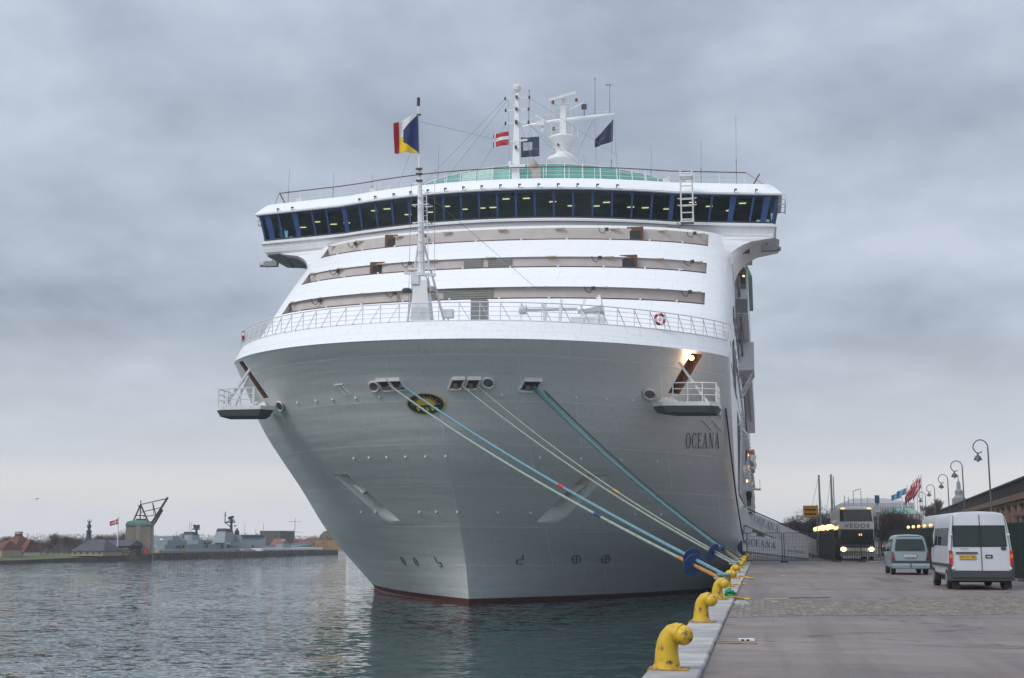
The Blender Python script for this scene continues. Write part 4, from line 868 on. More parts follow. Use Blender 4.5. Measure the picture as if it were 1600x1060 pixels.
# lit work lamp in the right-hand opening
P = hp(13.95, 14.55, .1); g = MB(); g.sphere(P, .15, 8); SB(g, 'work_lamp', mat('work_lamp_glow', (1.0, .55, .2), .5, emit=9))
pl = bpy.data.lights.new('work_lamp_light', 'POINT'); pl.energy = 40; pl.color = (1, .58, .25); pl.shadow_soft_size = .15
po_ = bpy.data.objects.new('work_lamp_light', pl); COL.objects.link(po_); po_.parent = ship; po_.location = P + Vector((0, -.3, -.05)) - Vector(S0)

# draught marks and bulb symbols painted on the bow
def stroke_on(pts, w, nm, mt=LETTER, par=None):
    g = MB()
    for (b0, z0), (b1, z1) in zip(pts, pts[1:]): g.bar(hp(b0, z0, .03), hp(b1, z1, .03), w, .02)
    return SB(g, nm, mt, par)
INK = mat('draught_mark_ink', (.02, .022, .03), .6)
for b, z in ((-5.3, 2.5), (-4.1, 2.5)): stroke_on([(b + .13 * cos(t) + .06 * (-sin(t)), z + .27 * sin(t)) for t in [2 * pi * k / 14 for k in range(15)]], .04, 'draught_mark', INK); stroke_on([(b - .12, z), (b + .12, z)], .03, 'draught_mark', INK)
stroke_on([(-2.35, 2.85), (-2.2, 2.5), (-1.95, 2.55), (-1.85, 2.3), (-2.1, 2.25)], .05, 'draught_mark', INK)
for b in (6.1, 7.75): stroke_on([(b + .24 * cos(t) + .06 * sin(t), 2.75 + .27 * sin(t)) for t in [2 * pi * k / 18 for k in range(19)]], .045, 'draught_mark', INK); stroke_on([(b - .24, 2.72), (b + .24, 2.78)], .035, 'draught_mark', INK); stroke_on([(b - .08, 2.5), (b + .08, 3.0)], .035, 'draught_mark', INK)
stroke_on([(3.2, 3.05), (3.15, 2.75), (2.85, 2.75), (2.75, 2.5), (3.15, 2.45)], .05, 'draught_mark', INK)

# serif capitals built as thick and thin strokes
def glyph(ch):
    """list of (polygon) in a 1 high box; returns polys and advance"""
    T, t, s = .15, .045, .09
    def V(x0, x1, w=T): d = w / 2; return [(x0 - d, 0), (x0 + d, 0), (x1 + d, 1), (x1 - d, 1)]
    def Hh(x0, x1, y, w=t): return [(x0, y - w / 2), (x1, y - w / 2), (x1, y + w / 2), (x0, y + w / 2)]
    def arc(cx, cy, rx, ry, a0, a1, n=16):
        o = []
        for k in range(n):
            A, B = radians(a0 + (a1 - a0) * k / n), radians(a0 + (a1 - a0) * (k + 1) / n); wa, wb = (t + (T - t) * abs(cos(A))), (t + (T - t) * abs(cos(B)))
            o.append([(cx + rx * cos(A), cy + ry * sin(A)), (cx + rx * cos(B), cy + ry * sin(B)), (cx + (rx - wb) * cos(B), cy + (ry - t - (wb - t) * .2) * sin(B)), (cx + (rx - wa) * cos(A), cy + (ry - t - (wa - t) * .2) * sin(A))])
        return o
    if ch == 'O': return arc(.42, .5, .42, .51, 0, 360, 28), .95
    if ch == 'C': return arc(.42, .5, .42, .51, 48, 312, 22) + [[(.66, .62), (.70, .62), (.74, .98), (.68, .98)], [(.66, .36), (.70, .36), (.72, .16), (.66, .1)]], .86
    if ch == 'E': return [V(.16, .16), Hh(.02, .66, .975), Hh(.02, .68, .025), Hh(.16, .5, .52), [(.62, .76), (.67, .76), (.68, 1), (.62, 1)], [(.64, 0), (.70, 0), (.70, .26), (.66, .26)], [(.47, .42), (.51, .42), (.51, .62), (.47, .62)]], .80
    if ch == 'A': return [[(.10, 0), (.155, 0), (.42, 1), (.36, 1)], [(.64, 0), (.82, 0), (.46, 1), (.34, 1)], Hh(.18, .66, .34), Hh(.0, .26, .02), Hh(.58, .9, .02)], .93
    if ch == 'N': return [[(.13, 0), (.18, 0), (.18, 1), (.13, 1)], [(.74, 0), (.79, 0), (.79, 1), (.74, 1)], [(.66, 0), (.79, 0), (.28, 1), (.1, 1)], Hh(.02, .3, .02), Hh(.0, .24, .98), Hh(.62, .9, .98)], .98
    return [], .5
def word(txt, f, mt, parent, shear=.28, nm='name_letter', off=(0, 0, 0), gap=.1):
    x = 0
    for c in txt:
        P, adv = glyph(c); g = MB()
        for q in P:
            # subdivide long strokes so that they follow the plating
            g.add([f(x + a + shear * b, b) for a, b in q], [tuple(range(len(q)))])
        g.build(nm, mt, parent, off=off, fixn=False); x += adv + gap
    return x
WL_ = 5.45
word('OCEANA', lambda x, y: hp(13.28 + x * .335, 9.60 + y * .86 + x * .03, .035), LETTER, ship, .30, off=S0)

# pipes and brackets where the shell meets the side, and the black spring line lead
g = MB()
for b in (14.6, 15.2): g.lathe([(.04, -.15), (.2, -.1), (.2, .1), (.05, .14)], hp(b, 11.85, .25), 8, axis='x'); g.bar(hp(b - .2, 12.9, .1), hp(b + .2, 11.5, .1), .06); g.bar(hp(b - .25, 11.3, .06), hp(b + .25, 10.8, .06), .05)
SB(g, 'side_bracket', WHITE2)

# ---- port side seen in steep perspective: overhanging tiers, boat recess, lifeboats, windows
g = MB(); g.b2((16.0, 104, 22.2), (17.15, 225, 26.1)); ov = SB(g, 'balcony_tier', WHITE)
g = MB(); g.b2((16.2, 103.8, 22.3), (17.1, 103.99, 23.4)); SB(g, 'cabin_end', GREYUND, ov); g = MB(); g.b2((16.35, 103.75, 24.3), (17.0, 103.99, 25.8)); SB(g, 'cabin_end', GREYUND, ov)
g = MB(); g.b2((16.62, 103.68, 24.6), (16.98, 103.74, 25.6)); SB(g, 'cabin_window', mat('sea_green_window', (.03, .10, .09), .15), ov)
g = MB(); g.b2((16.75, 103.62, 25.2), (16.92, 103.67, 25.32)); SB(g, 'cabin_lamp', LAMPYEL, ov)
for i in range(13):
    g = MB(); z = 26.2 + i * .16; x1 = 17.55 if i < 9 else 17.3; g.b2((16.9, 101.5, z), (x1, 104, z + .07)); SB(g, 'louvre', WHITE2, ov)
g = MB(); g.b2((16.15, 101.6, 25.4), (16.9, 104, 28.2)); SB(g, 'louvre_block', mat('brown_grey_louvre', (.16, .14, .13), .8), ov)
for i in range(11): g = MB(); z = 25.5 + i * .24; g.b2((16.1, 101.5, z), (16.92, 101.6, z + .08)); SB(g, 'louvre', GREYUND, ov)
g = MB(); g.add([(17.0, 108, 26.1), (17.5, 108, 26.1), (16.9, 108, 27.6), (17.0, 125, 26.1), (17.5, 125, 26.1), (16.9, 125, 27.6)], [(0, 1, 2), (3, 5, 4), (0, 3, 4, 1), (1, 4, 5, 2), (2, 5, 3, 0)]); SB(g, 'green_canopy', mat('canopy_green', (.08, .26, .22), .3), ov)
g = MB(); g.b2((16.15, 118, 19.4), (17.5, 124, 22.0)); bx = SB(g, 'side_lift_box', WHITE2)
for yy in (119, 123): g = MB(); g.bar((16.2, yy, 17.2), (17.4, yy, 19.4), .18); SB(g, 'lift_box_strut', WHITE2, bx)
g = MB(); g.tube([(16.45, 100, 24.5), (16.5, 160, 12)], .12, 6); g.tube([(16.6, 104, 22.1), (16.6, 200, 22.1)], .16, 6); SB(g, 'side_pipe', GREYMETAL)
for j, z in enumerate((17.2, 19.8)):
    for i in range(22):
        q = (16.14 - S0[0], 92 + i * 5.2 - S0[1] + j, z)
        if i == 0 and j == 0: sw = MB().b2((0, 0, 0), (.06, 2.2, 1.1)).build('side_window', mat('side_window_dark', (.03, .04, .05), .15), ship, loc=q)
        else: instance(sw, ship, q)
for i in range(9):   # slatted grille on the flank
    g = MB(); y0 = 89.5 + i * 1.15; g.rings([[(16.135, y0, 14.7), (16.19, y0, 14.7), (16.19, y0 + .3, 14.7), (16.135, y0 + .3, 14.7)], [(16.135, y0 - 1.2, 17.6), (16.19, y0 - 1.2, 17.6), (16.19, y0 - .9, 17.6), (16.135, y0 - .9, 17.6)]]); SB(g, 'grille_slat', GREYUND)
# boat recess: flat plate on the side, the slot's shade painted as dark brown
g = MB(); g.b2((16.152, 103, 7.6), (16.18, 215, 14.2)); rec = SB(g, 'recess_shade_plate', mat('boat_recess_brown', (.13, .10, .085), .9, var=.5, scale=.6))
g = MB()
for i in range(26):
    y0 = 103 + i * 4.3; g.bar((16.3, y0, 7.6), (16.5, y0, 14.2), .16); g.bar((16.2, y0, 13.2), (17.0, y0 + .5, 12.2), .18); g.box((16.7, y0 + 1.2, 8.2 + (i % 3)), (.6, .7, .5))
    g.bar((16.5, y0, 9.6), (16.9, y0 + 3.5, 9.9), .1); g.bar((16.6, y0 + 2, 7.8), (16.9, y0 + 2, 11), .1)
SB(g, 'boat_davits', WHITE2)
g = MB()
for i in range(14): g.box((16.8, 106 + i * 6.1, 8.8 + 3.6 * ((i * 7) % 5) / 5), (.12, .2, .18))
SB(g, 'boat_deck_lamps', mat('amber_lamp', (1, .5, .15), .5, emit=4))
def lifeboat():
    t = thing('lifeboat', 'x', 'lifeboat', (0, 0, 0)); g = MB(); R = []
    for i in range(9):
        s = -1 + 2 * i / 8; w = .55 * sqrt(max(.04, 1 - s**4)); h = 1.0
        R.append([(-w, s * 4, .1), (-w * .6, s * 4, -h * .8 * (1 - s * s * .4)), (w * .6, s * 4, -h * .8 * (1 - s * s * .4)), (w, s * 4, .1)])
    g.rings(R); g.build('boat_hull', WHITE, t)
    g = MB(); R = []
    for i in range(7): s = -.85 + 1.7 * i / 6; w = .5 * sqrt(max(.05, 1 - s**4)); R.append([(-w, s * 4, .1), (-w * .8, s * 4, .8 * (1 - s * s * .5)), (w * .8, s * 4, .8 * (1 - s * s * .5)), (w, s * 4, .1)])
    g.rings(R); g.build('boat_canopy', mat('lifeboat_orange', (.55, .16, .04), .5), t); return t
lb = lifeboat(); P = L2W((16.95, 128, 12.0)); lb.location = P; lb['label'] = 'lifeboat with orange canopy hanging in the side recess of the cruise ship, nearest the bow'
lb2 = dup(lb, L2W((16.95, 141, 12.0)), label='lifeboat with orange canopy hanging second behind the nearest one in the ship side recess')
lb['group'] = lb2['group'] = 'lifeboats along the quay side of the cruise ship'
# gangway platform rails sticking out low on the side
g = MB(); g.b2((16.15, 152, 9.8), (17.9, 154, 9.95)); g.bar((17.8, 152, 9.9), (17.8, 152, 11), .06); SB(g, 'side_platform', WHITE2)

# life rings hanging on the rail (things of their own)
def lifering(P, rot, label):
    t = thing('life_ring', label, 'life ring', P, group='life rings on the foredeck rail', rot=rot)
    g = MB(); n = 20
    for k in range(n):
        a0, a1 = 2 * pi * k / n, 2 * pi * (k + 1) / n; g.tube([(.3 * cos(a), 0, .3 * sin(a)) for a in (a0, a1)], .085, 6, mi=(1 if k % 5 < 2 else 0))
    g.build('ring', [mat('life_ring_red', (.45, .03, .03), .5), WHITE2], t); g = MB(); g.lathe([(.01, -.02), (.1, -.02), (.1, .02), (.01, .02)], (0, -.06, 0), 8, axis='y'); g.bar((-.25, 0, 0), (.25, 0, 0), .03); g.bar((0, 0, -.25), (0, 0, .25), .03); g.build('ring_lamp', WHITE2, t)
P = min(TOPB, key=lambda p: abs(p.x - 12.35)); lifering(L2W((P.x, P.y - .12, P.z + .62)), (0, 0, .55), 'red and white life ring on the right side of the foredeck rail')
P = min(TOPB, key=lambda p: abs(p.x - 15.1)); lifering(L2W((-P.x, P.y - .12, P.z + .62)), (0, 0, -1.1), 'red and white life ring at the left end of the foredeck rail, seen edge on')

# ------------------------------------------------------------------ flags
def flag(name, label, cat, hoist_top, hoist_bot, fly, L, colf, mats, wave=.12, droop=.3, group=None, nu=18, nv=12, yawv=(0, .2, 0), taper=1.0):
    """cloth sheet; hoist edge from hoist_top to hoist_bot, flying along the vector fly for length L"""
    T, Bt = Vector(hoist_top), Vector(hoist_bot); fl_ = Vector(fly).normalized(); nr = fl_.cross((T - Bt).normalized()).normalized(); g = MB(); vs = []
    H = (T - Bt).length
    for i in range(nu + 1):
        u = i / nu
        for j in range(nv + 1):
            v = j / nv; hh = (v - .5) * (1 - (1 - taper) * u) + .5
            p = Bt + (T - Bt) * hh + fl_ * L * u + nr * wave * sin(u * 9 + v * 2.2) * (u ** .6) + Vector((0, 0, -droop * H * u * u)); vs.append(p)
    for i in range(nu):
        for j in range(nv):
            a = i * (nv + 1) + j; g.v = g.v; g.f.append((a, a + nv + 1, a + nv + 2, a + 1)); g.m.append(colf((i + .5) / nu, (j + .5) / nv))
    g.v = [tuple(v) for v in vs]
    o = g.build(name, mats, None, 'all', off=hoist_top, loc=hoist_top, fixn=False); sd_ = o.modifiers.new('cloth_thickness', 'SOLIDIFY'); sd_.thickness = .015
    return tag(o, label, cat, group)
FR = mat('flag_red', (.40, .015, .03), .8); FW = mat('flag_white', (.65, .65, .67), .8); FB = mat('flag_blue', (.012, .025, .12), .8); FY_ = mat('flag_yellow', (.75, .50, .01), .8); FN = mat('flag_slate', (.05, .07, .11), .8); FNB = mat('flag_navy', (.008, .018, .06), .8); FLB = mat('flag_pale_blue', (.12, .30, .42), .8)
def quart(u, v):
    if u < min(v, 1 - v) * 1.0 + .0: return 0
    if v > .5 and u < .93 - .5 * (1 - v) * 0: return 1 if v > .5 and (1 - u) > (1 - v) * .35 else 3
    return 2 if u < .82 else 3
def quart2(u, v):
    if u < 1 - abs(2 * v - 1) and u < .62: return 0
    if u > .80: return 3
    return 1 if v > .5 else 2
flag('flag', 'diagonally quartered blue, white, yellow and red flag flying from the bow mast', 'flag', L2W((fl(28.4) - .02, FY - .12, 28.4)), L2W((fl(26) - .0, FY - .12, 26.05)), (-1, -.1, -.1), 1.42, lambda u, v: quart2(u, v), [FB, FW, FY_, FR], wave=.16, droop=.06, taper=.74, nu=60, nv=60)
def danish(u, v): return 1 if abs(v - .5) < .13 or abs(u - .34) < .09 else 0
flag('flag', 'small red flag with white cross flying left of the signal mast', 'flag', L2W((-1.55, MY - .4, 36.45)), L2W((-1.55, MY - .4, 35.35)), (-1, -.1, -.12), 1.25, lambda u, v: 1 if abs(v - .56) < .12 or abs(u - .9) < .06 else 0, [FR, FW], wave=.08, droop=.05)
flag('flag', 'dark blue flag with a white square flying behind the signal mast', 'flag', L2W((.72, MY + 1, 36.35)), L2W((.74, MY + 1, 34.7)), (-1, -.05, -.04), 1.5, lambda u, v: 1 if .3 < v < .75 and .38 < u < .9 else 0, [FN, FW], wave=.06, droop=-.02)
flag('flag', 'navy blue flag drooping from the right end of the radar mast yard', 'flag', L2W((3.95, RY, 45.9)), L2W((3.9, RY, 43.6)), (-1, -.1, -.75), 2.3, lambda u, v: 1 if .40 < v < .52 and .45 < u < .75 and int(u * 40) % 2 else 0, [FNB, mat('flag_badge_grey', (.12, .15, .22), .8)], wave=.1, droop=-.02, taper=.35, nu=36)

# ------------------------------------------------------------------ bollards, hawsers, rat guards
def bollard_paint():
    m = bpy.data.materials.new('bollard_yellow'); m.use_nodes = True; t = m.node_tree; p = t.nodes['Principled BSDF']; L = t.links.new
    tc = t.nodes.new('ShaderNodeTexCoord'); oi = t.nodes.new('ShaderNodeObjectInfo'); va = t.nodes.new('ShaderNodeVectorMath'); va.operation = 'ADD'
    L(tc.outputs['Object'], va.inputs[0]); L(oi.outputs['Location'], va.inputs[1])
    n = t.nodes.new('ShaderNodeTexNoise'); n.inputs['Scale'].default_value = 8; n.inputs['Detail'].default_value = 9; n.inputs['Roughness'].default_value = .65; L(va.outputs[0], n.inputs['Vector'])
    r = t.nodes.new('ShaderNodeValToRGB'); r.color_ramp.elements[0].position = .33; r.color_ramp.elements[0].color = (.05, .03, .03, 1); r.color_ramp.elements[1].position = .44; r.color_ramp.elements[1].color = (.58, .36, .012, 1)
    e = r.color_ramp.elements.new(.375); e.color = (.22, .12, .04, 1); e = r.color_ramp.elements.new(.62); e.color = (.60, .42, .03, 1); L(n.outputs[0], r.inputs[0])
    L(r.outputs[0], p.inputs['Base Color']); p.inputs['Roughness'].default_value = .42
    b = t.nodes.new('ShaderNodeBump'); b.inputs['Strength'].default_value = .5; b.inputs['Distance'].default_value = .01; L(n.outputs[0], b.inputs['Height']); L(b.outputs[0], p.inputs['Normal']); return m
BY = bollard_paint()
def make_bollard():
    t = thing('mooring_bollard', 'x', 'bollard', (0, 0, 0)); g = MB()
    pth = [(0, 0, 0.0), (0, 0, .03), (0, 0, .12), (.0, 0, .24), (.012, -.005, .32), (.04, -.01, .40), (.085, -.025, .455), (.14, -.05, .475), (.19, -.085, .462)]
    g.tube(pth, [.185, .175, .160, .148, .142, .138, .132, .126, .12], 20); g.build('bollard_body', BY, t, smooth=True)
    g = MB(); g.sphere((.225, -.11, .445), .128, 14); g.tube([(.17, -.07, .466), (.20, -.09, .458)], [.131, .132], 20); g.build('bollard_head', BY, t, smooth=True)
    g = MB(); g.box((.02, 0, .008), (.52, .5, .02)); g.build('base_plate', mat('rusty_yellow_base', (.48, .27, .04), .8, col2=(.16, .08, .05), scale=7), t)
    return t
BT = ['nearest and largest yellow goose-neck bollard, at the bottom edge on the quay rim', 'second nearest yellow goose-neck bollard on the quay rim, standing clear of ropes', 'third nearest yellow bollard on the quay rim, with green rope piled behind it',
      'fourth yellow bollard on the quay rim, taking the two lowest hawsers', 'fifth yellow bollard, just behind the one with the two lowest hawsers', 'sixth yellow bollard, where the middle pair of hawsers ends', 'seventh yellow bollard, where the bundle of three hawsers ends',
      'eighth yellow bollard along the quay rim, just past the last green hawser']
B0 = make_bollard(); B0.scale = (.92, .92, .92); B0.location = (-1.15, 15.75, QZ + .06); B0['label'] = BT[0]; B0['group'] = 'yellow bollards along the quay rim'
BPos = [Vector((-1.15, 15.75, QZ + .06))]
for i in range(1, 15):
    P = Vector((-1.15, 15.75 + 9.0 * i, QZ + .06)); BPos.append(P)
    dup(B0, P, rz=random.uniform(-.25, .25), label=BT[i] if i < 8 else ['ninth', 'tenth', 'eleventh', 'twelfth', 'thirteenth', 'fourteenth', 'fifteenth'][i - 8] + ' yellow bollard from the viewer, in the crowded far end of the row')
ROPE_T = mat('rope_teal', (.085, .22, .23), .8, var=.45, scale=14); ROPE_B = mat('rope_blue', (.17, .34, .40), .8, var=.45, scale=14); ROPE_G = mat('rope_pale_green', (.33, .41, .36), .8, var=.45, scale=14)
ROPE_Y = mat('rope_tan', (.36, .38, .31), .85, var=.45, scale=14); SLEEVE = mat('sleeve_orange', (.50, .22, .06), .8, var=.3, scale=12); GUARD = mat('rat_guard_blue', (.02, .065, .20), .5, var=.15)
def hull_w(b, z, o=.05): return Vector(L2W(hp(b, z, o)))
def rope_pts(A, Bp, sag, n=26):
    return [A + (Bp - A) * (i / n) + Vector((0, 0, -sag * 4 * (i / n) * (1 - i / n))) for i in range(n + 1)]
def hawser(b, z, bi, mt, label, sag=.5, r=.05, dx=0.0, sleeve=None, band=None, dz=.38):
    A = hull_w(b, z, -.25); E_ = BPos[bi] + Vector((-.05 + dx, 0, dz)); pts = rope_pts(A, E_, sag)
    t = thing('mooring_hawser', label, 'mooring rope', E_, group='hawsers from the bow to the bollards')
    g = MB(); g.tube(pts, r, 7); 
    g.tube([E_ + Vector((.22 * cos(a), .22 * sin(a), .02)) for a in [2 * pi * k / 10 for k in range(11)]], r * .9, 6); g.build('rope', mt, t, True, off=E_)
    if sleeve: g = MB(); n = len(pts); i0 = int(n * (1 - sleeve[0])); i1 = int(n * (1 - sleeve[1])); g.tube(pts[i0:i1 + 1], r * 1.2, 8); g.build('chafe_sleeve', SLEEVE, t, True, off=E_)
    if band: g = MB(); k = int(len(pts) * band[0]); g.tube([pts[k] * .7 + pts[k + 1] * .3, pts[k] * .3 + pts[k + 1] * .7], r * 1.2, 8); g.build('marker_band', band[1], t, off=E_)
    return pts
REDB = mat('band_red', (.5, .03, .03), .6); YELB = mat('band_yellow', (.6, .38, .03), .6); NAVB = mat('band_navy', (.01, .03, .15), .6)
h1 = hawser(-2.32, 12.6, 3, ROPE_B, 'blue hawser running lowest but one from the bow, with a red band', .35, .06, band=(.62, REDB))
h2 = hawser(-3.09, 12.6, 3, ROPE_G, 'lowest pale green hawser, from the leftmost mooring port to the fourth bollard', .45, .055, dx=-.1, dz=.25, sleeve=(.085, .03), band=(.72, NAVB))
h3 = hawser(1.17, 12.6, 5, ROPE_G, 'lower of the middle pair of hawsers, pale green', .5, .05, dx=-.06)
h4 = hawser(2.05, 12.6, 5, ROPE_Y, 'upper of the middle pair of hawsers, tan coloured, with a yellow band', .55, .042, dz=.46, band=(.58, YELB))
h5 = hawser(5.05, 12.62, 6, ROPE_T, 'thick teal hawser, lowest of the bundle of three', .4, .065, dx=-.08)
h6 = hawser(5.2, 12.68, 6, ROPE_B, 'blue hawser in the middle of the bundle of three', .5, .045, dz=.45, sleeve=(.09, .03))
h7 = hawser(5.5, 12.7, 7, ROPE_T, 'teal hawser, uppermost of the bundle of three', .5, .045)
def guard(pts, f, r, label):
    n = len(pts) - 1; k = f * n; i = int(k); p = pts[i] + (pts[i + 1] - pts[i]) * (k - i); d = (pts[i + 1] - pts[i]).normalized()
    g = MB(); g.tube([p - d * .015, p + d * .015], r, 24); g.tube([p - d * .12, p + d * .12], .09, 10); one(g, 'rat_guard', GUARD, label, 'rat guard', p, 'blue rat guards on the hawsers')
guard(h2, .95, .38, 'round blue rat guard on the lowest hawser, the leftmost disc'); guard(h1, .94, .34, 'round blue rat guard on the blue hawser, overlapping the leftmost disc'); guard(h3, .935, .46, 'dark blue rat guard on the middle pair of hawsers'); guard(h6, .925, .32, 'small pale blue rat guard, rightmost of those by the bundle of three')
# dark spring line near the flank
A = hull_w(15.72, 12.1, .1); E_ = BPos[10] + Vector((0, 0, .4)); t = thing('spring_line', 'nearly vertical dark double line from the ship flank down to a far bollard', 'mooring rope', E_)
g = MB(); g.tube(rope_pts(A, E_, 1.5), .05, 6); g.build('rope', mat('rope_dark', (.025, .025, .035), .8), t, True, off=E_)
P = rope_pts(A, E_, 1.5); i = 23; d = (P[i + 1] - P[i]).normalized(); g = MB(); g.tube([P[i] - d * .02, P[i] + d * .02], .62, 20); one(g, 'rat_guard', GUARD, 'blue rat guard low on the dark line, in front of the OCEANA gangway', 'rat guard', P[i], 'blue rat guards on the hawsers')
# rope tails and a green heaving line heap
def tail(pts, r, mt, nm, label, cat): g = MB(); g.tube(pts, r, 6); one(g, nm, mt, label, cat, pts[0], smooth=True)
z = QZ + .085
tail([(-1.0, 34.2, z), (-.9, 34.6, z), (-.75, 35.0, z), (-.5, 35.2, z - .06), (-.35, 35.1, z - .06)], .03, YELB, 'rope_tail', 'yellow rope tail lying over the kerb behind the third bollard', 'rope')
tail([(-1.0, 44.1, z), (-.85, 44.6, z), (-.7, 44.2, z), (-.62, 44.5, z)], .03, YELB, 'rope_tail', 'yellow rope tail lying over the kerb behind the fourth bollard', 'rope')
tail([(-1.0, 53.1, z), (-.8, 53.9, z), (-.5, 53.4, z - .05), (-.3, 53.5, z - .06)], .035, YELB, 'rope_tail', 'yellow rope tail lying over the kerb behind the fifth bollard', 'rope')
rr = random.Random(2); pts = [(-.88 + .16 * cos(a * 1.7) * rr.uniform(.4, 1), 35.6 + .35 * sin(a * 1.3), QZ + .08 + .20 * (a / 26) * rr.uniform(.3, 1)) for a in range(26)]
tail(pts, .03, mat('rope_green', (.02, .28, .10), .8), 'rope_heap', 'small heap of bright green rope behind the third bollard', 'rope')

# ------------------------------------------------------------------ odds and ends on the asphalt
g = MB(); pr = [(.21 * cos(a), .11 * sin(a)) for a in [0, .35, .7, 1.05, 1.35, 1.55]]; g.lathe([(r, zz) for r, zz in pr], (-.52, 32.4, QZ + .004), 16)
g.v = [(x + .02 * sin(zz * 40), y, zz + .012 * sin(x * 30 + y * 20)) for x, y, zz in g.v]
one(g, 'sandbag', mat('grey_white_sack', (.34, .36, .36), .8, var=.35, scale=9, bump=.4), 'pale grey sack slumped on the asphalt beside the kerb', 'sandbag', (-.52, 32.4, QZ), smooth=True)
t = thing('drain_cover', 'rusty steel cover plate with broken white edge near the kerb', 'drain cover', (-.3, 20.9, QZ)); g = MB(); g.box((-.42, 20.7, QZ + .005), (.60, .5, .012), .05); g.build('cover_plate', RUST, t, off=(-.3, 20.9, QZ))
g = MB(); g.box((-.28, 21.15, QZ + .015), (.24, .2, .035), .1); g.build('white_block', WHITE2, t, off=(-.3, 20.9, QZ)); g = MB(); g.box((-.34, 21.04, QZ + .017), (.04, .02, .03)); g.box((-.26, 21.04, QZ + .017), (.04, .02, .03)); g.build('slot', BLACK, t, off=(-.3, 20.9, QZ))
g = MB(); g.box((.35, 35.6, QZ + .02), (.62, .035, .02)); one(g, 'wood_batten', mat('pale_batten', (.50, .42, .22), .7), 'thin pale yellow batten lying on the asphalt', 'batten', (.22, 35.6, QZ))
tail([(.7, 36.2, QZ + .008), (1.1, 36.5, QZ + .008), (1.4, 36.45, QZ + .008), (1.8, 36.9, QZ + .008)], .009, BLACK, 'cable', 'thin dark cable lying on the asphalt beyond the batten', 'cable')
g = MB(); g.box((.28, 34.0, QZ + .012), (.14, .08, .012), .3); one(g, 'paper_scrap', WHITE2, 'scrap of white paper on the asphalt near the sack', 'litter', (.28, 34, QZ))
g = MB(); g.box((.9, 58, QZ + .012), (.2, .12, .012), .3); one(g, 'paper_scrap', WHITE2, 'scrap of white paper lying farther out on the asphalt', 'litter', (.9, 58, QZ))

# ------------------------------------------------------------------ vehicles
GLS = mat('tinted_glass', (.018, .028, .028), .06, spec=.6); TYRE = BLACK; RIM = mat('wheel_rim', (.30, .31, .32), .4, metal=.5); REDL = mat('tail_lens_red', (.42, .015, .015), .2); ORL = mat('tail_lens_amber', (.65, .18, .02), .2)
PLY = mat('plate_yellow', (.62, .36, .03), .5); PLW = mat('plate_white', (.6, .62, .64), .5); INKB = mat('plate_ink', (.02, .02, .02), .6)
def wheel(t, x, y, r=.33, w=.22):
    g = MB(); g.lathe([(.05, -w / 2), (r - .03, -w / 2), (r, -w / 2 + .04), (r, w / 2 - .04), (r - .03, w / 2), (.05, w / 2)], (x, y, r), 22, axis='x'); o = g.build('wheel', TYRE, t, True)
    g = MB(); s = 1 if x > 0 else -1; g.lathe([(.03, -.012), (r * .6, -.012), (r * .6, .012), (.03, .03)], (x + s * (w / 2 + .005), y, r), 16, axis='x'); g.build('rim', RIM, o)
def body_rings(prof, secs):
    """prof: half outline (x,z) bottom centre to top centre; secs: (y, width scale, z cap, lean)"""
    R = []
    for y, ws, zc_, ln in secs:
        h = [(x * ws, min(zz, zc_ - .0004 * i)) for i, (x, zz) in enumerate(prof)]; full = [(x, zz) for x, zz in h] + [(-x, zz) for x, zz in h[::-1][1:-1]]
        R.append([(x, y + ln * max(0, zz - 1.0), zz) for x, zz in full])
    return R
def face(g, pts, d=.02): g.prism(pts, (0, d, 0))
VANP = mat('van_silver_white', (.55, .58, .62), .28, var=.08, scale=1.5)
van = thing('parked_van', 'tall silver-white van with two dark rear windows and a yellow number plate', 'van', (at(1531, 43.2), 43.2, QZ)); van.scale = (.965, 1, .975)
prof = [(0, .42), (.86, .42), (.96, .50), (1.0, .80), (1.01, 1.15), (.985, 1.4), (.95, 1.75), (.90, 2.1), (.84, 2.36), (.74, 2.47), (.5, 2.51), (0, 2.53)]
g = MB(); g.rings(body_rings(prof, [(0.0, .955, 2.46, .075), (.03, .985, 2.51, .07), (.10, 1.0, 2.6, .05), (.5, 1, 2.6, .0), (3.5, 1, 2.6, 0), (3.9, .99, 2.42, 0), (4.35, .97, 1.75, 0), (4.7, .95, 1.25, 0), (5.2, .88, 1.0, 0)])); g.build('van_body', VANP, van, True)
def ry(zz): return -.012 + .075 * max(0, zz - 1.0)
for x0, x1 in ((-.83, -.03), (.06, .80)):
    g = MB(); face(g, [(x0, ry(1.42) - .005, 1.42), (x1, ry(1.42) - .005, 1.42), (x1 * .96, ry(2.04) - .005, 2.04), (x0 * .96, ry(2.04) - .005, 2.04)], .015); g.build('rear_window', GLS, van)
    g = MB(); face(g, [(x0 - .035, ry(1.38), 1.385), (x1 + .035, ry(1.38), 1.385), (x1 * .96 + .035, ry(2.07), 2.075), (x0 * .96 - .035, ry(2.07), 2.075)], .012); g.build('window_seal', BLACK, van)
SEAM = mat('door_seam', (.05, .05, .055), .8)
g = MB(); g.bar((.015, ry(.55) - .004, .55), (.015, ry(1.0) - .004, 1.0), .016); g.bar((.015, ry(1.0) - .004, 1.0), (.015, ry(2.42) - .006, 2.42), .016); g.build('door_seam', SEAM, van)
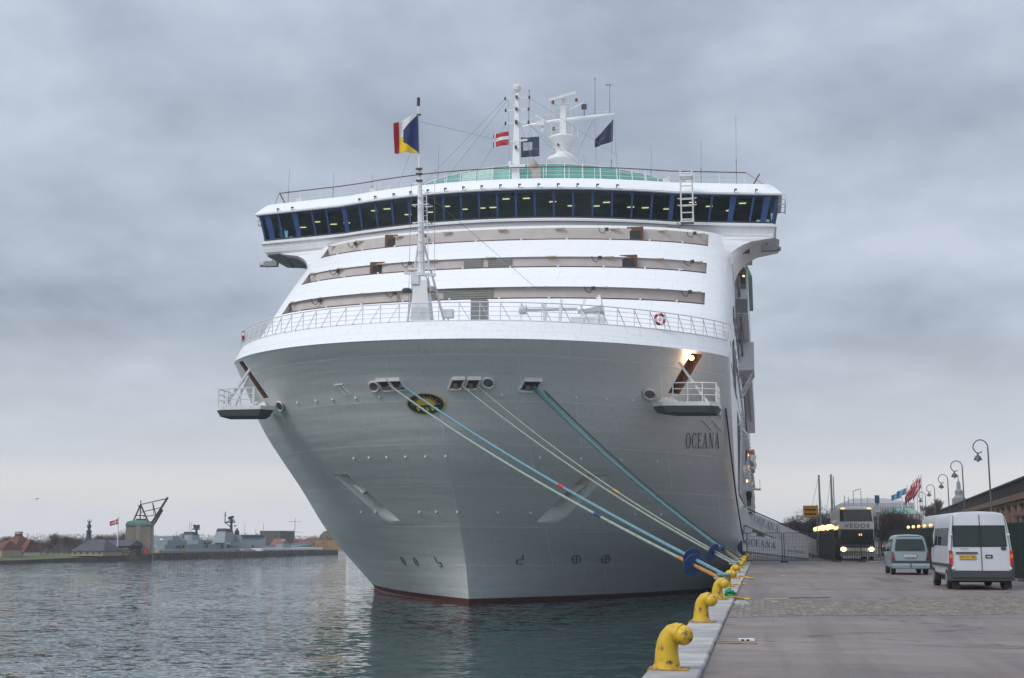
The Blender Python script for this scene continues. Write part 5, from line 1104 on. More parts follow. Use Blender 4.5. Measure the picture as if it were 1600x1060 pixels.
for s in (-1, 1):
    g = MB(); g.bar((s * .93, ry(.6) + .0, .6), (s * .925, ry(1.3) - .0, 1.3), .014); g.bar((s * .925, ry(1.3), 1.3), (s * .80, ry(2.40) + .0, 2.40), .014); g.build('door_seam', SEAM, van)
    g = MB(); g.b2((s * .90, -.035, .80), (s * 1.0, .05, 1.26)); o = g.build('tail_light', REDL, van); g = MB(); g.b2((s * .902, -.042, 1.02), (s * .995, -.02, 1.15)); g.build('indicator_lens', ORL, o)
    for zz in (1.78, .7): g = MB(); g.box((s * .90, ry(zz) - .01, zz), (.08, .05, .06)); g.build('door_hinge', WHITE2, van)
    g = MB(); g.b2((s * .93, -.03, .30), (s * 1.02, .35, .84)); g.build('bumper_corner', mat('bumper_grey', (.045, .048, .052), .6), van)
    g = MB(); g.bar((s * 1.015, .3, .78), (s * 1.015, 4.2, .78), .03, .1); g.build('side_trim', MATS['bumper_grey'], van)
    for y0, y1 in ((.35, 1.6), (1.75, 2.7), (2.85, 3.6)): g = MB(); g.add([(s * .985, y0, 1.42), (s * .985, y1, 1.42), (s * .925, y1, 2.0), (s * .925, y0, 2.0), (s * .995, y0, 1.42), (s * .995, y1, 1.42), (s * .938, y1, 2.0), (s * .938, y0, 2.0)], [(4, 5, 6, 7), (0, 1, 5, 4), (2, 3, 7, 6), (1, 2, 6, 5), (0, 3, 7, 4)]); g.build('side_glass', GLS, van)
    g = MB(); g.b2((s * 1.02, 3.55, 1.35), (s * 1.24, 3.68, 1.75)); g.bar((s * .98, 3.6, 1.4), (s * 1.1, 3.6, 1.45), .06); g.build('door_mirror', BLACK, van)
    g = MB(); g.b2((s * .70, .1, .05), (s * .93, .14, .36)); g.build('mud_flap', BLACK, van)
    wheel(van, s * .87, .95, .34); wheel(van, s * .87, 4.15, .34)
g = MB(); g.b2((-.95, -.07, .40), (.95, .05, .62)); g.b2((-.95, -.035, .30), (.95, .1, .40)); g.build('rear_bumper', MATS['bumper_grey'], van); g = MB(); g.b2((-.8, .12, .24), (.8, 4.5, .42)); g.build('underbody', BLACK, van)
g = MB(); g.b2((-.78, ry(1.15) - .02, 1.165), (-.1, ry(1.15) + .02, 1.215)); g.build('plate_light_trim', SEAM, van)
g = MB(); g.b2((-.68, -.03, .99), (-.16, -.01, 1.12)); pl_ = g.build('number_plate', PLY, van); text_obj('SM 97 188', .115, lambda x, y: (-.42 + x, -.0325, 1.015 + y), INKB, pl_, 'plate_text')
g = MB(); g.b2((.14, -.016, 1.02), (.36, .0, 1.13)); o = g.build('handle_recess', SEAM, van); g = MB(); g.b2((.19, -.03, 1.05), (.31, -.016, 1.08)); g.build('door_handle', WHITE2, o)
text_obj('TRANSIT', .07, lambda x, y: (-.5 + x, ry(1.3) - .014, 1.29 + y), SEAM, van, 'badge_text'); g = MB(); g.tube([(.72, ry(1.33) - .02, 1.33), (.72, ry(1.33) - .0, 1.33)], .055, 14); g.v = [(x + (x - .72) * .6, y, zz) for x, y, zz in g.v]; g.build('oval_badge', SEAM, van)

CARP = mat('car_pale_blue', (.25, .33, .345), .25, var=.08, scale=1.5)
car = thing('parked_car', 'small pale blue-grey hatchback van seen from behind, left of the silver-white van', 'car', (at(1421, 60.5), 60.5, QZ)); car.scale = (.95, 1, .98)
prof = [(0, .28), (.76, .28), (.84, .38), (.86, .62), (.865, .85), (.84, 1.05), (.78, 1.35), (.71, 1.62), (.62, 1.75), (.42, 1.81), (0, 1.83)]
g = MB(); g.rings(body_rings(prof, [(0.0, .93, 1.74, .16), (.05, .975, 1.80, .15), (.14, 1.0, 1.9, .10), (.5, 1, 1.9, 0), (2.4, 1, 1.86, 0), (3.0, .98, 1.35, 0), (3.3, .97, 1.05, 0), (4.0, .9, .8, 0)])); g.build('car_body', CARP, car, True)
def rc(zz): return -.012 + .16 * max(0, zz - 1.0)
g = MB(); face(g, [(-.68, rc(1.1), 1.10), (.68, rc(1.1), 1.10), (.67, rc(1.3), 1.3), (.59, rc(1.62), 1.62), (-.59, rc(1.62), 1.62), (-.67, rc(1.3), 1.3)], .015); rw = g.build('rear_window', GLS, car); g = MB(); g.bar((-.05, rc(1.16) - .012, 1.14), (.4, rc(1.16) - .012, 1.16), .02); g.build('rear_wiper', BLACK, rw)
for s in (-1, 1):
    g = MB(); g.rings([[(s * .70, -.025, .66), (s * .855, .0, .66), (s * .86, .12, .66), (s * .72, .04, .66)], [(s * .76, .0, 1.02), (s * .85, .03, 1.02), (s * .85, .14, 1.02), (s * .77, .06, 1.02)]]); g.build('tail_light', mat('tail_lens_dark', (.16, .015, .02), .2), car)
    wheel(car, s * .74, .68, .30, .2); wheel(car, s * .74, 3.3, .30, .2)
    g = MB(); g.add([(s * .868, .35, 1.08), (s * .868, 2.3, 1.08), (s * .74, 2.3, 1.6), (s * .74, .45, 1.6), (s * .85, .35, 1.08), (s * .85, 2.3, 1.08), (s * .72, 2.3, 1.6), (s * .72, .45, 1.6)], [(0, 1, 2, 3), (4, 7, 6, 5), (0, 3, 7, 4), (1, 5, 6, 2)]); g.build('side_glass', GLS, car)
    g = MB(); g.b2((s * .88, 2.5, 1.05), (s * 1.02, 2.6, 1.22)); g.bar((s * .84, 2.55, 1.08), (s * .92, 2.55, 1.1), .05); g.build('door_mirror', BLACK, car)
g = MB(); g.rings([[(-.84, -.06, .30), (.84, -.06, .30), (.84, .1, .30), (-.84, .1, .30)], [(-.86, -.08, .42), (.86, -.08, .42), (.86, .1, .42), (-.86, .1, .42)], [(-.85, -.05, .52), (.85, -.05, .52), (.85, .1, .52), (-.85, .1, .52)]]); bp = g.build('rear_bumper', CARP, car); g = MB(); g.b2((-.86, -.045, .53), (.86, .1, .64)); g.build('bumper_strip', MATS['bumper_grey'], bp); g = MB(); g.b2((-.02, -.09, .34), (.02, -.07, .52)); g.build('bumper_mark', BLACK, bp)
g = MB(); g.b2((-.27, -.035, .80), (.27, -.01, .92)); pl_ = g.build('number_plate', PLW, car); text_obj('UM 43 551', .10, lambda x, y: (x, -.037, .825 + y), INKB, pl_, 'plate_text'); g = MB(); g.b2((-.3, -.04, .935), (.3, .0, .97)); g.build('plate_trim', CARP, car); g = MB(); g.b2((-.5, rc(1.76) - .01, 1.75), (.5, .3, 1.765)); g.build('roof_edge', SEAM, car)

COACH = mat('coach_white', (.58, .58, .57), .35, var=.1, scale=1.0)
def coach(loc, rz, label, front=True, L=12.0, H=3.95):
    t = thing('coach', label, 'coach', loc, rz); w = 1.27
    prof = [(0, .35), (w - .05, .35), (w, .5), (w, H - .9), (w - .06, H - .35), (w - .22, H - .08), (w - .5, H), (0, H + .02)]
    g = MB(); g.rings(body_rings(prof, [(0, .95, H - .12, 0), (.06, .985, H - .02, 0), (.25, 1, H + 1, 0), (L - .2, 1, H + 1, 0), (L, .95, H - .1, 0)])); g.build('coach_body', COACH, t, True)
    for s in (-1, 1):
        for k in range(int((L - 2) / 1.7)):
            g = MB(); y0 = .9 + k * 1.7; g.b2((s * (w - .01), y0, 1.75), (s * (w + .012), y0 + 1.6, H - .95)); g.build('side_window', GLS, t)
        for yy in (2.4, L - 3.4, L - 2.1): wheel(t, s * (w - .12), yy, .5, .28)
    return t, w, H
bus, w, H = coach((at(1339, 98.5), 98.5, QZ), 0, 'white touring coach facing the viewer with headlights on and VEDDE on its front', H=3.95)
def fq(x0, z0, x1, z1, ins=.0, y=-.02): return [(x0, y, z0), (x1, y, z0), (x1 - ins, y, z1), (x0 + ins, y, z1)]
g = MB(); face(g, fq(-1.17, 2.86, 1.17, 3.74, .10), .03); ws = g.build('upper_windscreen', GLS, bus); g = MB(); g.b2((-1.17, -.035, 2.88), (-.93, -.022, 3.72)); g.build('screen_pillar', BLACK, ws)
g = MB(); face(g, fq(-1.2, 1.15, 1.2, 2.28, .04), .03); g.build('lower_windscreen', mat('coach_lower_glass', (.008, .014, .012), .12), bus)
g = MB(); g.rings([[(-1.24, -.05, 2.31), (1.24, -.05, 2.31), (1.24, .1, 2.31), (-1.24, .1, 2.31)], [(-1.24, -.08, 2.84), (1.24, -.08, 2.84), (1.24, .1, 2.84), (-1.24, .1, 2.84)]]); npn = g.build('name_panel', COACH, bus)
text_obj('VEDDE', .42, lambda x, y: (.05 + x * 1.3, -.09, 2.42 + y), mat('coach_lettering', (.012, .016, .03), .5), npn, 'name_lettering', space=1.15)
for s in (-1, 1):
    g = MB(); g.tube([(s * 1.0, -.1, .85), (s * 1.0, -.02, .85)], .16, 16); g.build('headlight', mat('headlight_glow', (1, .82, .5), .3, emit=8), bus)
    g = MB(); g.box((s * .95, .02, 3.82), (.28, .1, .09)); g.build('marker_lamp', mat('marker_amber', (1, .38, .1), .4, emit=2.2), bus)
    g = MB(); g.bar((s * 1.25, -.05, 2.3), (s * 1.5, -.4, 2.2), .06); g.box((s * 1.5, -.45, 1.95), (.22, .14, .6)); g.build('wing_mirror', BLACK, bus)
g = MB(); g.b2((-1.22, -.05, .98), (1.22, 0, 1.12)); g.b2((-1.22, -.07, .62), (1.22, 0, .68)); g.build('grille_bar', mat('coach_grille', (.04, .04, .045), .6), bus); g = MB(); g.b2((-1.24, -.12, .32), (1.24, .0, .58)); bb = g.build('front_bumper', mat('coach_bumper', (.33, .34, .35), .5), bus)
g = MB(); g.b2((-.26, -.14, .46), (.26, -.12, .58)); g.build('number_plate', PLY, bb); g = MB(); g.box((.25, -.06, 1.9), (.2, .05, .14)); g.build('destination_lamp', mat('marker_amber', (1, .4, .1)), bus)
b2_, w, H = coach((10.5, 68.5, QZ), 0, 'white coach behind the dark fence with a red light at its top corner', L=11, H=2.92)
g = MB(); g.box((-1.08, -.03, 2.55), (.26, .06, .2)); g.build('high_brake_light', mat('brake_light_lit', (1, .04, .03), .4, emit=3), b2_); g = MB(); g.b2((-1.1, -.02, 1.6), (1.1, .01, 2.7)); g.build('rear_window', GLS, b2_)

# ------------------------------------------------------------------ fences
FG = mat('fence_dark_green', (.012, .03, .025), .7, var=.3, scale=5); FS = mat('fence_galvanised', (.16, .18, .19), .5, metal=.5, var=.2)
ORD = ['first', 'second', 'third', 'fourth', 'fifth', 'sixth', 'seventh', 'eighth', 'ninth', 'tenth', 'eleventh', 'twelfth', 'thirteenth']
def fence(p0, p1, label, n, dense=True, h=2.0, group='temporary fence panels across the quay', mt=None, sheet=False):
    """n panels from p0 to p1, each a thing"""
    p0 = Vector((*p0, QZ)); p1 = Vector((*p1, QZ)); mt = mt or (FG if dense else FS)
    for k in range(n):
        a = p0 + (p1 - p0) * (k / n); b = p0 + (p1 - p0) * ((k + .985) / n); d = b - a; L = d.length; u = d.normalized()
        t = thing('fence_panel', label[k] if isinstance(label, list) else label, 'fence', a, math.atan2(d.y, d.x), group)
        for x in (0, L): MB().bar((x, 0, .05), (x, 0, h), .05).build('fence_post', mt, t)
        for zz in (.12, h): MB().bar((0, 0, zz), (L, 0, zz), .04).build('fence_rail', mt, t)
        g = MB(); c = int(L / (.11 if dense else .16))
        for i in range(1, c): g.bar((L * i / c, 0, .12), (L * i / c, 0, h), .035 if dense else .012)
        for zz in ([.5, 1.0, 1.5] if dense else [.12 + .235 * i for i in range(1, 8)]): g.bar((0, .01, zz), (L, .01, zz), .03 if dense else .010)
        o = g.build('fence_mesh', mt, t); tag(o, kind='stuff')
        if sheet: g = MB(); g.b2((.02, .03, .1), (L - .02, .05, h - .03)); g.build('screening_sheet', FG, t)
        g = MB(); g.rings([[(-.3, -.12, 0), (.3, -.12, 0), (.3, .12, 0), (-.3, .12, 0)], [(-.25, -.1, .13), (.25, -.1, .13), (.25, .1, .13), (-.25, .1, .13)]]); g.build('fence_foot', mat('fence_foot_block', (.07, .065, .06), .9, var=.3), t)
fence((-1.0, 92), (1.4, 90.5), 'thin open mesh panel standing across the kerb in front of the gangway', 1, False)
fence((1.5, 90.3), (5.1, 95), 'thin open mesh panel right of the gangway banner, leading to the dark fence', 1, False)
fence((5.2, 94), (8.5, 94), ['dark barred panel in front of the left half of the coach', 'dark barred panel in front of the right half of the coach'], 2, True, 2.15)
fence((5.1, 95.6), (4.75, 126), ['dark screened panel left of the coach, ' + o + ' from the front' for o in ORD], 9, True, 2.3, 'screened fence row left of the coach', sheet=True)
fence((8.6, 94), (8.7, 62), ['dark screened panel right of the small car, ' + o + ' from the coach' for o in ORD], 9, True, 2.15, 'screened fence row behind the parked car', sheet=True)
fence((8.8, 60), (9.9, 49), ['dark screened panel beside the tall van, ' + o + ' from the far end' for o in ORD], 4, True, 2.2, 'screened fence row behind the parked van', sheet=True)
fence((9.35, 47.5), (10.6, 44.0), 'open mesh panel leaning at the right picture edge beside the van', 1, False, 2.1, mt=FS)
# row of lit amber lamps above the screened fence
AMB = mat('amber_bulb', (1.0, .55, .22), .4, emit=2.6)
t = thing('lamp_string', 'row of glowing amber bulbs along the top of the dark fence left of the coach', 'string of lamps', (5.08, 96, QZ + 2.3))
for i in range(11): MB().sphere((-.02 - i * .028, .3 + i * 2.3, .14 + .03 * (i % 2)), .15 + .04 * (i % 3), 8).build('bulb', AMB, t)
g = MB(); g.tube([(0, .0, .02), (-.28, 24, .02)], .02, 4); g.build('cable', BLACK, t)
t = thing('lamp_string', 'short row of amber lamps above the fence behind the parked car', 'string of lamps', (8.6, 66, QZ + 2.2))
for i in range(6): MB().sphere((0.05, 1.5 + i * 2.6, .08), .09, 7).build('bulb', mat('amber_bulb_dim', (1.0, .5, .2), .4, emit=1.6), t)
g = MB(); g.tube([(0, 0, .02), (.1, 15, .02)], .02, 4); g.build('cable', BLACK, t)
# orange sign, red panel, road sign
t = thing('road_sign', 'small orange sign on a post beside the coach', 'sign', (3.95, 95.0, QZ)); MB().bar((0, 0, 0), (0, 0, 4.0), .07).build('sign_post', GREYMETAL, t); MB().b2((-.95, -.06, 3.15), (.1, -.02, 3.95)).build('sign_plate', mat('sign_orange', (.55, .24, .02), .5), t)
g = MB(); [g.b2((-.85, -.065, zz), (-.05, -.061, zz + .1)) for zz in (3.3, 3.6)]; g.build('sign_lettering', BLACK, t)
t = thing('red_sign_board', 'red board on a dark post between the car and the van', 'sign', (6.2, 46.4, QZ)); MB().bar((0, 0, 0), (0, 0, 1.9), .09).build('sign_post', BLACK, t)
g = MB(); g.rings([[(-.28, -.05, 1.15), (.12, -.05, 1.0), (.12, .05, 1.0), (-.28, .05, 1.15)], [(-.32, -.05, 1.75), (.2, -.05, 1.85), (.2, .05, 1.85), (-.32, .05, 1.75)]]); g.build('red_board', mat('board_red', (.45, .02, .03), .6), t); g = MB(); g.b2((-.3, -.08, .8), (.0, .08, 1.2)); g.build('dark_box', MATS['bumper_grey'], t)
t = thing('street_sign', 'blue and white sign high on a post behind the coach', 'sign', (at(1373, 118), 118, QZ)); MB().bar((0, 0, 0), (0, 0, 5.2), .12).build('sign_post', GREYMETAL, t); MB().b2((-.2, -.08, 4.7), (.2, -.02, 5.4)).build('sign_plate', mat('sign_blue', (.05, .13, .20), .5), t)
MB().b2((-.25, -.08, 3.9), (.25, -.02, 4.5)).build('lower_plate', WHITE2, t)

# ------------------------------------------------------------------ gangways
GW = mat('gangway_canvas', (.78, .78, .77), .7, var=.1, scale=1.5); GL_ = mat('gangway_lettering', (.02, .05, .20), .6)
def gangway(P0, P1, h, label, txts, wd=1.1, rails=True):
    P0, P1 = Vector(P0), Vector(P1); t = thing('gangway', label, 'gangway', P0, group='gangways to the cruise ship'); D = P1 - P0; up = Vector((0, 0, 1))
    for s in (0, wd): g = MB(); off = Vector((0, s, 0)); g.prism([off, D + off, D + off + up * h, off + up * h], (0, .06, 0)); o = g.build('side_screen', GW, t)
    g = MB(); g.prism([(0, 0, -.12), D + Vector((0, 0, -.12)), D, Vector((0, 0, 0))], (0, wd, 0)); g.build('walkway', GREYMETAL, t)
    if rails:
        for s in (0, wd): g = MB(); g.tube([Vector((0, s, h + .12)), D + Vector((0, s, h + .12))], .05, 6); g.build('handrail', DKMETAL, t)
        for k in range(9): f = k / 8; g = MB(); g.bar(D * f + Vector((0, -.03, 0)), D * f + up * (h + .12) + Vector((0, -.03, 0)), .05); g.build('stanchion', WHITE2, t)
    return t, D
gt, D = gangway((-1.5, 112, 5.25), (4.6, 114, 2.55), 1.35, 'upper white gangway sloping down from the ship with slanted OCEANA lettering', 1)
word('OCEANA', lambda x, y: Vector((.9, -.05, .42)) + D * (x * .058 * .97) + Vector((0, 0, y * .62 - .28)), GL_, gt, .18, 'banner_letter')
g = MB(); g.b2((-.9, -.1, -.1), (.4, 1.3, 1.4)); g.build('landing_box', GW, gt); g = MB(); g.bar((-.5, .2, -.1), (2.0, .3, -2.7), .1); g.bar((0.1, .2, -.1), (-.2, .3, -2.7), .12); g.build('support_leg', GREYMETAL, gt)
g = MB(); g.b2((.5, -.07, .82), (.78, -.055, 1.02)); g.build('small_flag_print', mat('print_navy', (.02, .03, .1), .6), gt); g = MB(); g.b2((.62, -.08, .74), (.9, -.071, .88)); g.build('small_flag_print', mat('print_orange', (.5, .25, .05), .6), gt)
gl, D2 = gangway((-1.45, 101, 3.1), (3.55, 102.5, 2.5), 1.22, 'lower white banner-sided ramp by the kerb with straight OCEANA lettering', 1, rails=False)
word('OCEANA', lambda x, y: Vector((.05, -.04, .0)) + D2 * (.03 + x * .078) + Vector((0, 0, .45 + y * .5)), GL_, gl, .08, 'banner_letter')
text_obj('P&O CRUISES', .24, lambda x, y: Vector((0, -.04, .25)) + D2 * (.80 + x * .19) + Vector((0, 0, .1 + y * .85)), GL_, gl, 'banner_small_text')
text_obj('THE', .16, lambda x, y: Vector((0, -.04, .25)) + D2 * (.78 + x * .19) + Vector((0, 0, .42 + y * .85)), GL_, gl, 'banner_small_text')

# ------------------------------------------------------------------ people
def person(loc, rz, label, top, legs, s=1.0, hair=(.03, .02, .015)):
    t = thing('person', label, 'person', loc, rz)
    J = [((0, 0, .95), .15), ((0, .01, 1.15), .145), ((0, 0, 1.38), .17), ((0, 0, 1.50), .065), ((0, -.01, 1.56), .055), ((0, -.02, 1.66), .105), ((0, -.02, 1.74), .085),
         ((-.19, 0, 1.42), .07), ((-.25, .03, 1.15), .055), ((-.22, -.12, .95), .045), ((-.20, -.18, .88), .035), ((.19, 0, 1.42), .07), ((.26, .03, 1.15), .055), ((.23, -.12, .95), .045), ((.21, -.18, .88), .035),
         ((-.1, 0, .88), .105), ((-.12, -.08, .48), .07), ((-.12, .02, .09), .05), ((-.12, -.12, .05), .045), ((.1, 0, .88), .105), ((.12, .06, .48), .07), ((.13, .18, .12), .05), ((.13, .06, .05), .045)]
    Ed = [(0, 1), (1, 2), (2, 3), (3, 4), (4, 5), (5, 6), (2, 7), (7, 8), (8, 9), (9, 10), (2, 11), (11, 12), (12, 13), (13, 14), (0, 15), (15, 16), (16, 17), (17, 18), (0, 19), (19, 20), (20, 21), (21, 22)]
    me = bpy.data.meshes.new('person_body'); me.from_pydata([tuple(c * s for c in p) for p, r in J], Ed, []); o = bpy.data.objects.new('body', me); COL.objects.link(o); o.parent = t
    md = o.modifiers.new('skin', 'SKIN'); 
    for i, (p, r) in enumerate(J): me.skin_vertices[0].data[i].radius = (r * s, r * s)
    me.skin_vertices[0].data[0].use_root = True; o.modifiers.new('sub', 'SUBSURF').levels = 1; o.modifiers['sub'].render_levels = 1
    me.materials.append(top)
    g = MB(); g.rings([[(.23 * s * cos(a) * w, .17 * s * sin(a) * w, zz * s) for a in [2 * pi * k / 12 for k in range(12)]] for zz, w in ((.72, 1.0), (.95, .98), (1.2, .95), (1.42, .9), (1.5, .4))]); g.build('jacket', top, t, True)
    for sx in (-.11, .12): g = MB(); g.tube([(sx * s, 0, .9 * s), (sx * 1.05 * s, (-.08 if sx < 0 else .06) * s, .48 * s), (sx * 1.08 * s, (.02 if sx < 0 else .18) * s, .1 * s)], [.115 * s, .085 * s, .07 * s], 8); g.build('trouser_leg', legs, t, True)
    g = MB(); g.sphere((0, 0 * s, 1.70 * s), .115 * s, 8); g.build('hair', mat('hair_dark', hair, .8), t, True); g = MB(); g.sphere((0, -.055 * s, 1.665 * s), .085 * s, 8); f = g.build('face', mat('skin_tone', (.45, .28, .21), .6), t, True)
    return t
person((at(1267.5, 118), 118, QZ), 2.6, 'person in a navy jacket and dark trousers standing beside the fence end', mat('navy_jacket', (.012, .016, .045), .8), mat('dark_trousers', (.015, .015, .02), .8), 1.02)
person((at(1172, 112.6), 112.6, 6.7), .3, 'person in dark clothes looking over the top of the upper gangway', mat('black_coat', (.012, .012, .014), .8), MATS['dark_trousers'], .9)

# ------------------------------------------------------------------ street lamps
def lamp():
    t = thing('street_lamp', 'x', 'street lamp', (0, 0, 0)); g = MB(); H = 6.95; R = .42
    arc = [(-R + R * cos(a), 0, H + R * sin(a) * 1.1) for a in [pi * k / 10 for k in range(11)]]; curl = [(-2 * R + .03 + .27 * (1 - cos(a)), 0, H - .27 * sin(a) * 1.2) for a in [pi * k / 8 for k in range(1, 7)]]
    g.tube([(0, 0, 0), (0, 0, .9), (0, 0, 1.0), (0, 0, H)] + arc[1:] + curl, [.09, .09, .06, .042] + [.034] * (len(arc) - 1 + len(curl)), 8); g.build('lamp_post', mat('lamp_grey', (.10, .11, .12), .5, metal=.4), t, True)
    g = MB(); g.lathe([(.02, .34), (.05, .3), (.06, .2), (.16, .12), (.225, -.02), (.235, -.1), (.21, -.1), (.02, -.06)], (-2 * R + .25, 0, H - .65), 16); s = g.build('lamp_shade', mat('lamp_copper', (.10, .085, .08), .5, metal=.4), t, True)
    g = MB(); g.sphere((-2 * R + .25, 0, H - .75), .1, 8); g.build('lamp_globe', WHITE2, s); return t
LL = ['nearest and tallest goose-neck street lamp, rising above the silver-white van', 'second goose-neck street lamp from the right along the brick wall', 'third goose-neck street lamp from the right along the brick wall', 'fourth goose-neck street lamp from the right along the brick wall', 'fifth goose-neck street lamp, just right of the red flags', 'farthest small street lamp, behind the red flags']
l0 = lamp(); lp = [(1551.5, 80), (1509.5, 101.5), (1485.5, 123), (1464, 146), (1449, 169), (1420, 225)]
for i, (px, y) in enumerate(lp):
    loc = (at(px, y), y, QZ)
    if i == 0: l0.location = loc; l0['label'] = LL[0]; l0['group'] = 'goose-neck street lamps along the wall'
    else: dup(l0, loc, label=LL[i])

# ------------------------------------------------------------------ brick promenade building on the right
BRK = bpy.data.materials.new('brown_brick_wall'); BRK.use_nodes = True; t_ = BRK.node_tree; p_ = t_.nodes['Principled BSDF']; br = t_.nodes.new('ShaderNodeTexBrick'); tcx = t_.nodes.new('ShaderNodeTexCoord'); mpx = t_.nodes.new('ShaderNodeMapping'); mpx.inputs['Rotation'].default_value = (radians(90), 0, 0)
t_.links.new(tcx.outputs['Object'], mpx.inputs[0]); t_.links.new(mpx.outputs[0], br.inputs['Vector']); br.inputs['Scale'].default_value = 3.2; br.inputs['Color1'].default_value = (.20, .115, .075, 1); br.inputs['Color2'].default_value = (.28, .17, .115, 1); br.inputs['Mortar'].default_value = (.20, .16, .13, 1)
t_.links.new(br.outputs[0], p_.inputs['Base Color']); p_.inputs['Roughness'].default_value = .85
A = Vector((18.0, 72, 0)); Bq = Vector((33.0, 265, 0)); D = (Bq - A); L = D.length; u = D.normalized()
wb = thing('promenade_building', 'long brown brick building with a dark terrace railing, receding along the right side', 'building', (A.x, A.y, QZ), math.atan2(u.y, u.x))
MB().b2((0, -10, 0), (L, 0, 4.75)).build('brick_wall', BRK, wb)
MB().b2((-.1, -10, 4.752), (L, .45, 5.25)).build('stone_cornice', mat('brown_cornice', (.20, .12, .075), .8, var=.3), wb)
g = MB(); i = 0
while i * .9 < L: g.b2((i * .9, .003, 4.45), (i * .9 + .4, .32, 4.748)); i += 1
tag(g.build('cornice_brackets', MATS['brown_cornice'], wb), kind='stuff')
g = MB(); i = 0
while i * .45 < L: g.bar((i * .45, .3, 5.26), (i * .45, .3, 6.25), .16); i += 1
tag(g.build('terrace_balusters', mat('terrace_dark', (.028, .03, .032), .8, var=.3), wb), kind='stuff'); MB().b2((0, .1, 6.252), (L, .5, 6.42)).build('terrace_rail', MATS['terrace_dark'], wb); MB().b2((0, -.1, 5.255), (L, .1, 6.2)).build('terrace_backing', MATS['terrace_dark'], wb)
for i in range(26):
    x = 3 + i * 5.0; g = MB(); w_ = .5; pts = [(x - w_, .0, .9), (x + w_, .0, .9), (x + w_, .0, 2.9), (x + w_ * .6, .0, 3.4), (x, .0, 3.75), (x - w_ * .6, .0, 3.4), (x - w_, .0, 2.9)]
    o = g.prism(pts, (0, .04, 0)).build('arched_window', DARK, wb); g = MB(); g.tube([(a, .06, c) for a, b, c in pts[1:] + [pts[0]]], .1, 4); g.build('window_surround', MATS['brown_cornice'], o)
    g = MB(); g.b2((x + 2.1, .003, 0), (x + 2.9, .3, 4.44)); g.build('brick_pier', BRK, wb)
g = MB(); g.b2((-2, 2.2, 3.1), (26, .35, 3.25)); [g.bar((k * 3.0, 2.1, 0), (k * 3.0, 2.1, 3.1), .12) for k in range(9)]; g.build('shelter_roof', mat('shelter_dark', (.04, .05, .05), .6), wb)
# spire beyond the terrace
sx, sy_ = at(1502, 260), 260; t = thing('church_spire', 'slender pale tower with a tiny spire rising behind the terrace', 'tower', (sx, sy_, QZ)); zt = zat(742, sx, sy_) - QZ
MB().b2((-1.2, -1, 0), (1.2, 1, zt - 4.6)).build('tower_shaft', mat('spire_grey', (.20, .23, .24), .7), t); g = MB(); g.lathe([(1.1, zt - 4.6), (.7, zt - 4.0), (.75, zt - 3.2), (.4, zt - 2.8), (.35, zt - 1.6), (.1, zt - 1.2), (.05, zt)], (0, 0, 0), 10); g.build('spire', MATS['spire_grey'], t, True)
MB().b2((1.25, -1, zt - 6.2), (11, 5, zt - 4.9)).build('side_roof', mat('slate_green', (.05, .09, .08), .7), t)

# ------------------------------------------------------------------ bare trees
BARK = mat('bark_brown', (.085, .065, .058), .9, var=.35, scale=3); TWIG = mat('twig_brown', (.115, .085, .08), .95, var=.35, scale=.6)
def tree_parts(h, seed, spread=.5, levels=4, r0=None, kids=4, twig=.02):
    r = random.Random(seed); tr = MB(); cr = MB(); r0 = r0 or h * .022
    def grow(p, d, L, rad, lv):
        q = p + d * L; mid = p + d * L * .5 + Vector((r.uniform(-1, 1), r.uniform(-1, 1), 0)) * L * .06
        n = 5 if lv == 0 else 3; m = tr if lv == 0 else cr
        m.tube([p, mid, q], [rad, rad * .8, rad * .62], n, caps=False)
        if lv >= levels: return
        k = kids + (1 if lv > 0 else 0)
        for i in range(k):
            a = r.uniform(0, 2 * pi); tl = r.uniform(.35, .95) * (spread * 1.9); e = Vector((cos(a) * sin(tl), sin(a) * sin(tl), cos(tl))); e = (e + d * .75 + Vector((0, 0, .12))).normalized()
            st = p + d * L * r.uniform(.45 if lv else .6, 1.0); grow(st, e, L * r.uniform(.52, .74), max(rad * .55, twig), lv + 1)
    grow(Vector((0, 0, 0)), Vector((r.uniform(-.05, .05), 0, 1)), h * .36, r0, 0); return tr, cr
def fuzzy_parts(seed, wide=.36):
    '''leafless tree 10 high: trunk with a few limbs, and a rounded crown of very fine twigs'''
    r = random.Random(seed); tr, cr = tree_parts(10.0, seed, .62, 2, None, 4, .03)
    C_ = Vector((0, 0, 5.9)); lobes = [(Vector((r.uniform(-1, 1) * wide * 6, r.uniform(-1, 1) * wide * 6, r.uniform(-2.2, 2.0))), r.uniform(1.5, 2.6)) for _ in range(9)]
    for i in range(4200):
        lc, lr = r.choice(lobes); d = Vector((r.gauss(0, 1), r.gauss(0, 1), r.gauss(0, .9))).normalized(); p = C_ + lc + d * lr * r.random() ** .5
        o = (p - Vector((0, 0, 3.0))).normalized(); q = p + (o + Vector((r.uniform(-.5, .5), r.uniform(-.5, .5), r.uniform(-.3, .5)))) * r.uniform(.35, .8); w = Vector((r.uniform(-1, 1), r.uniform(-1, 1), r.uniform(-1, 1))).normalized() * .042
        cr.add([p - w, p + w, q], [(0, 1, 2)])
    return tr, cr
TREEMESH = {}
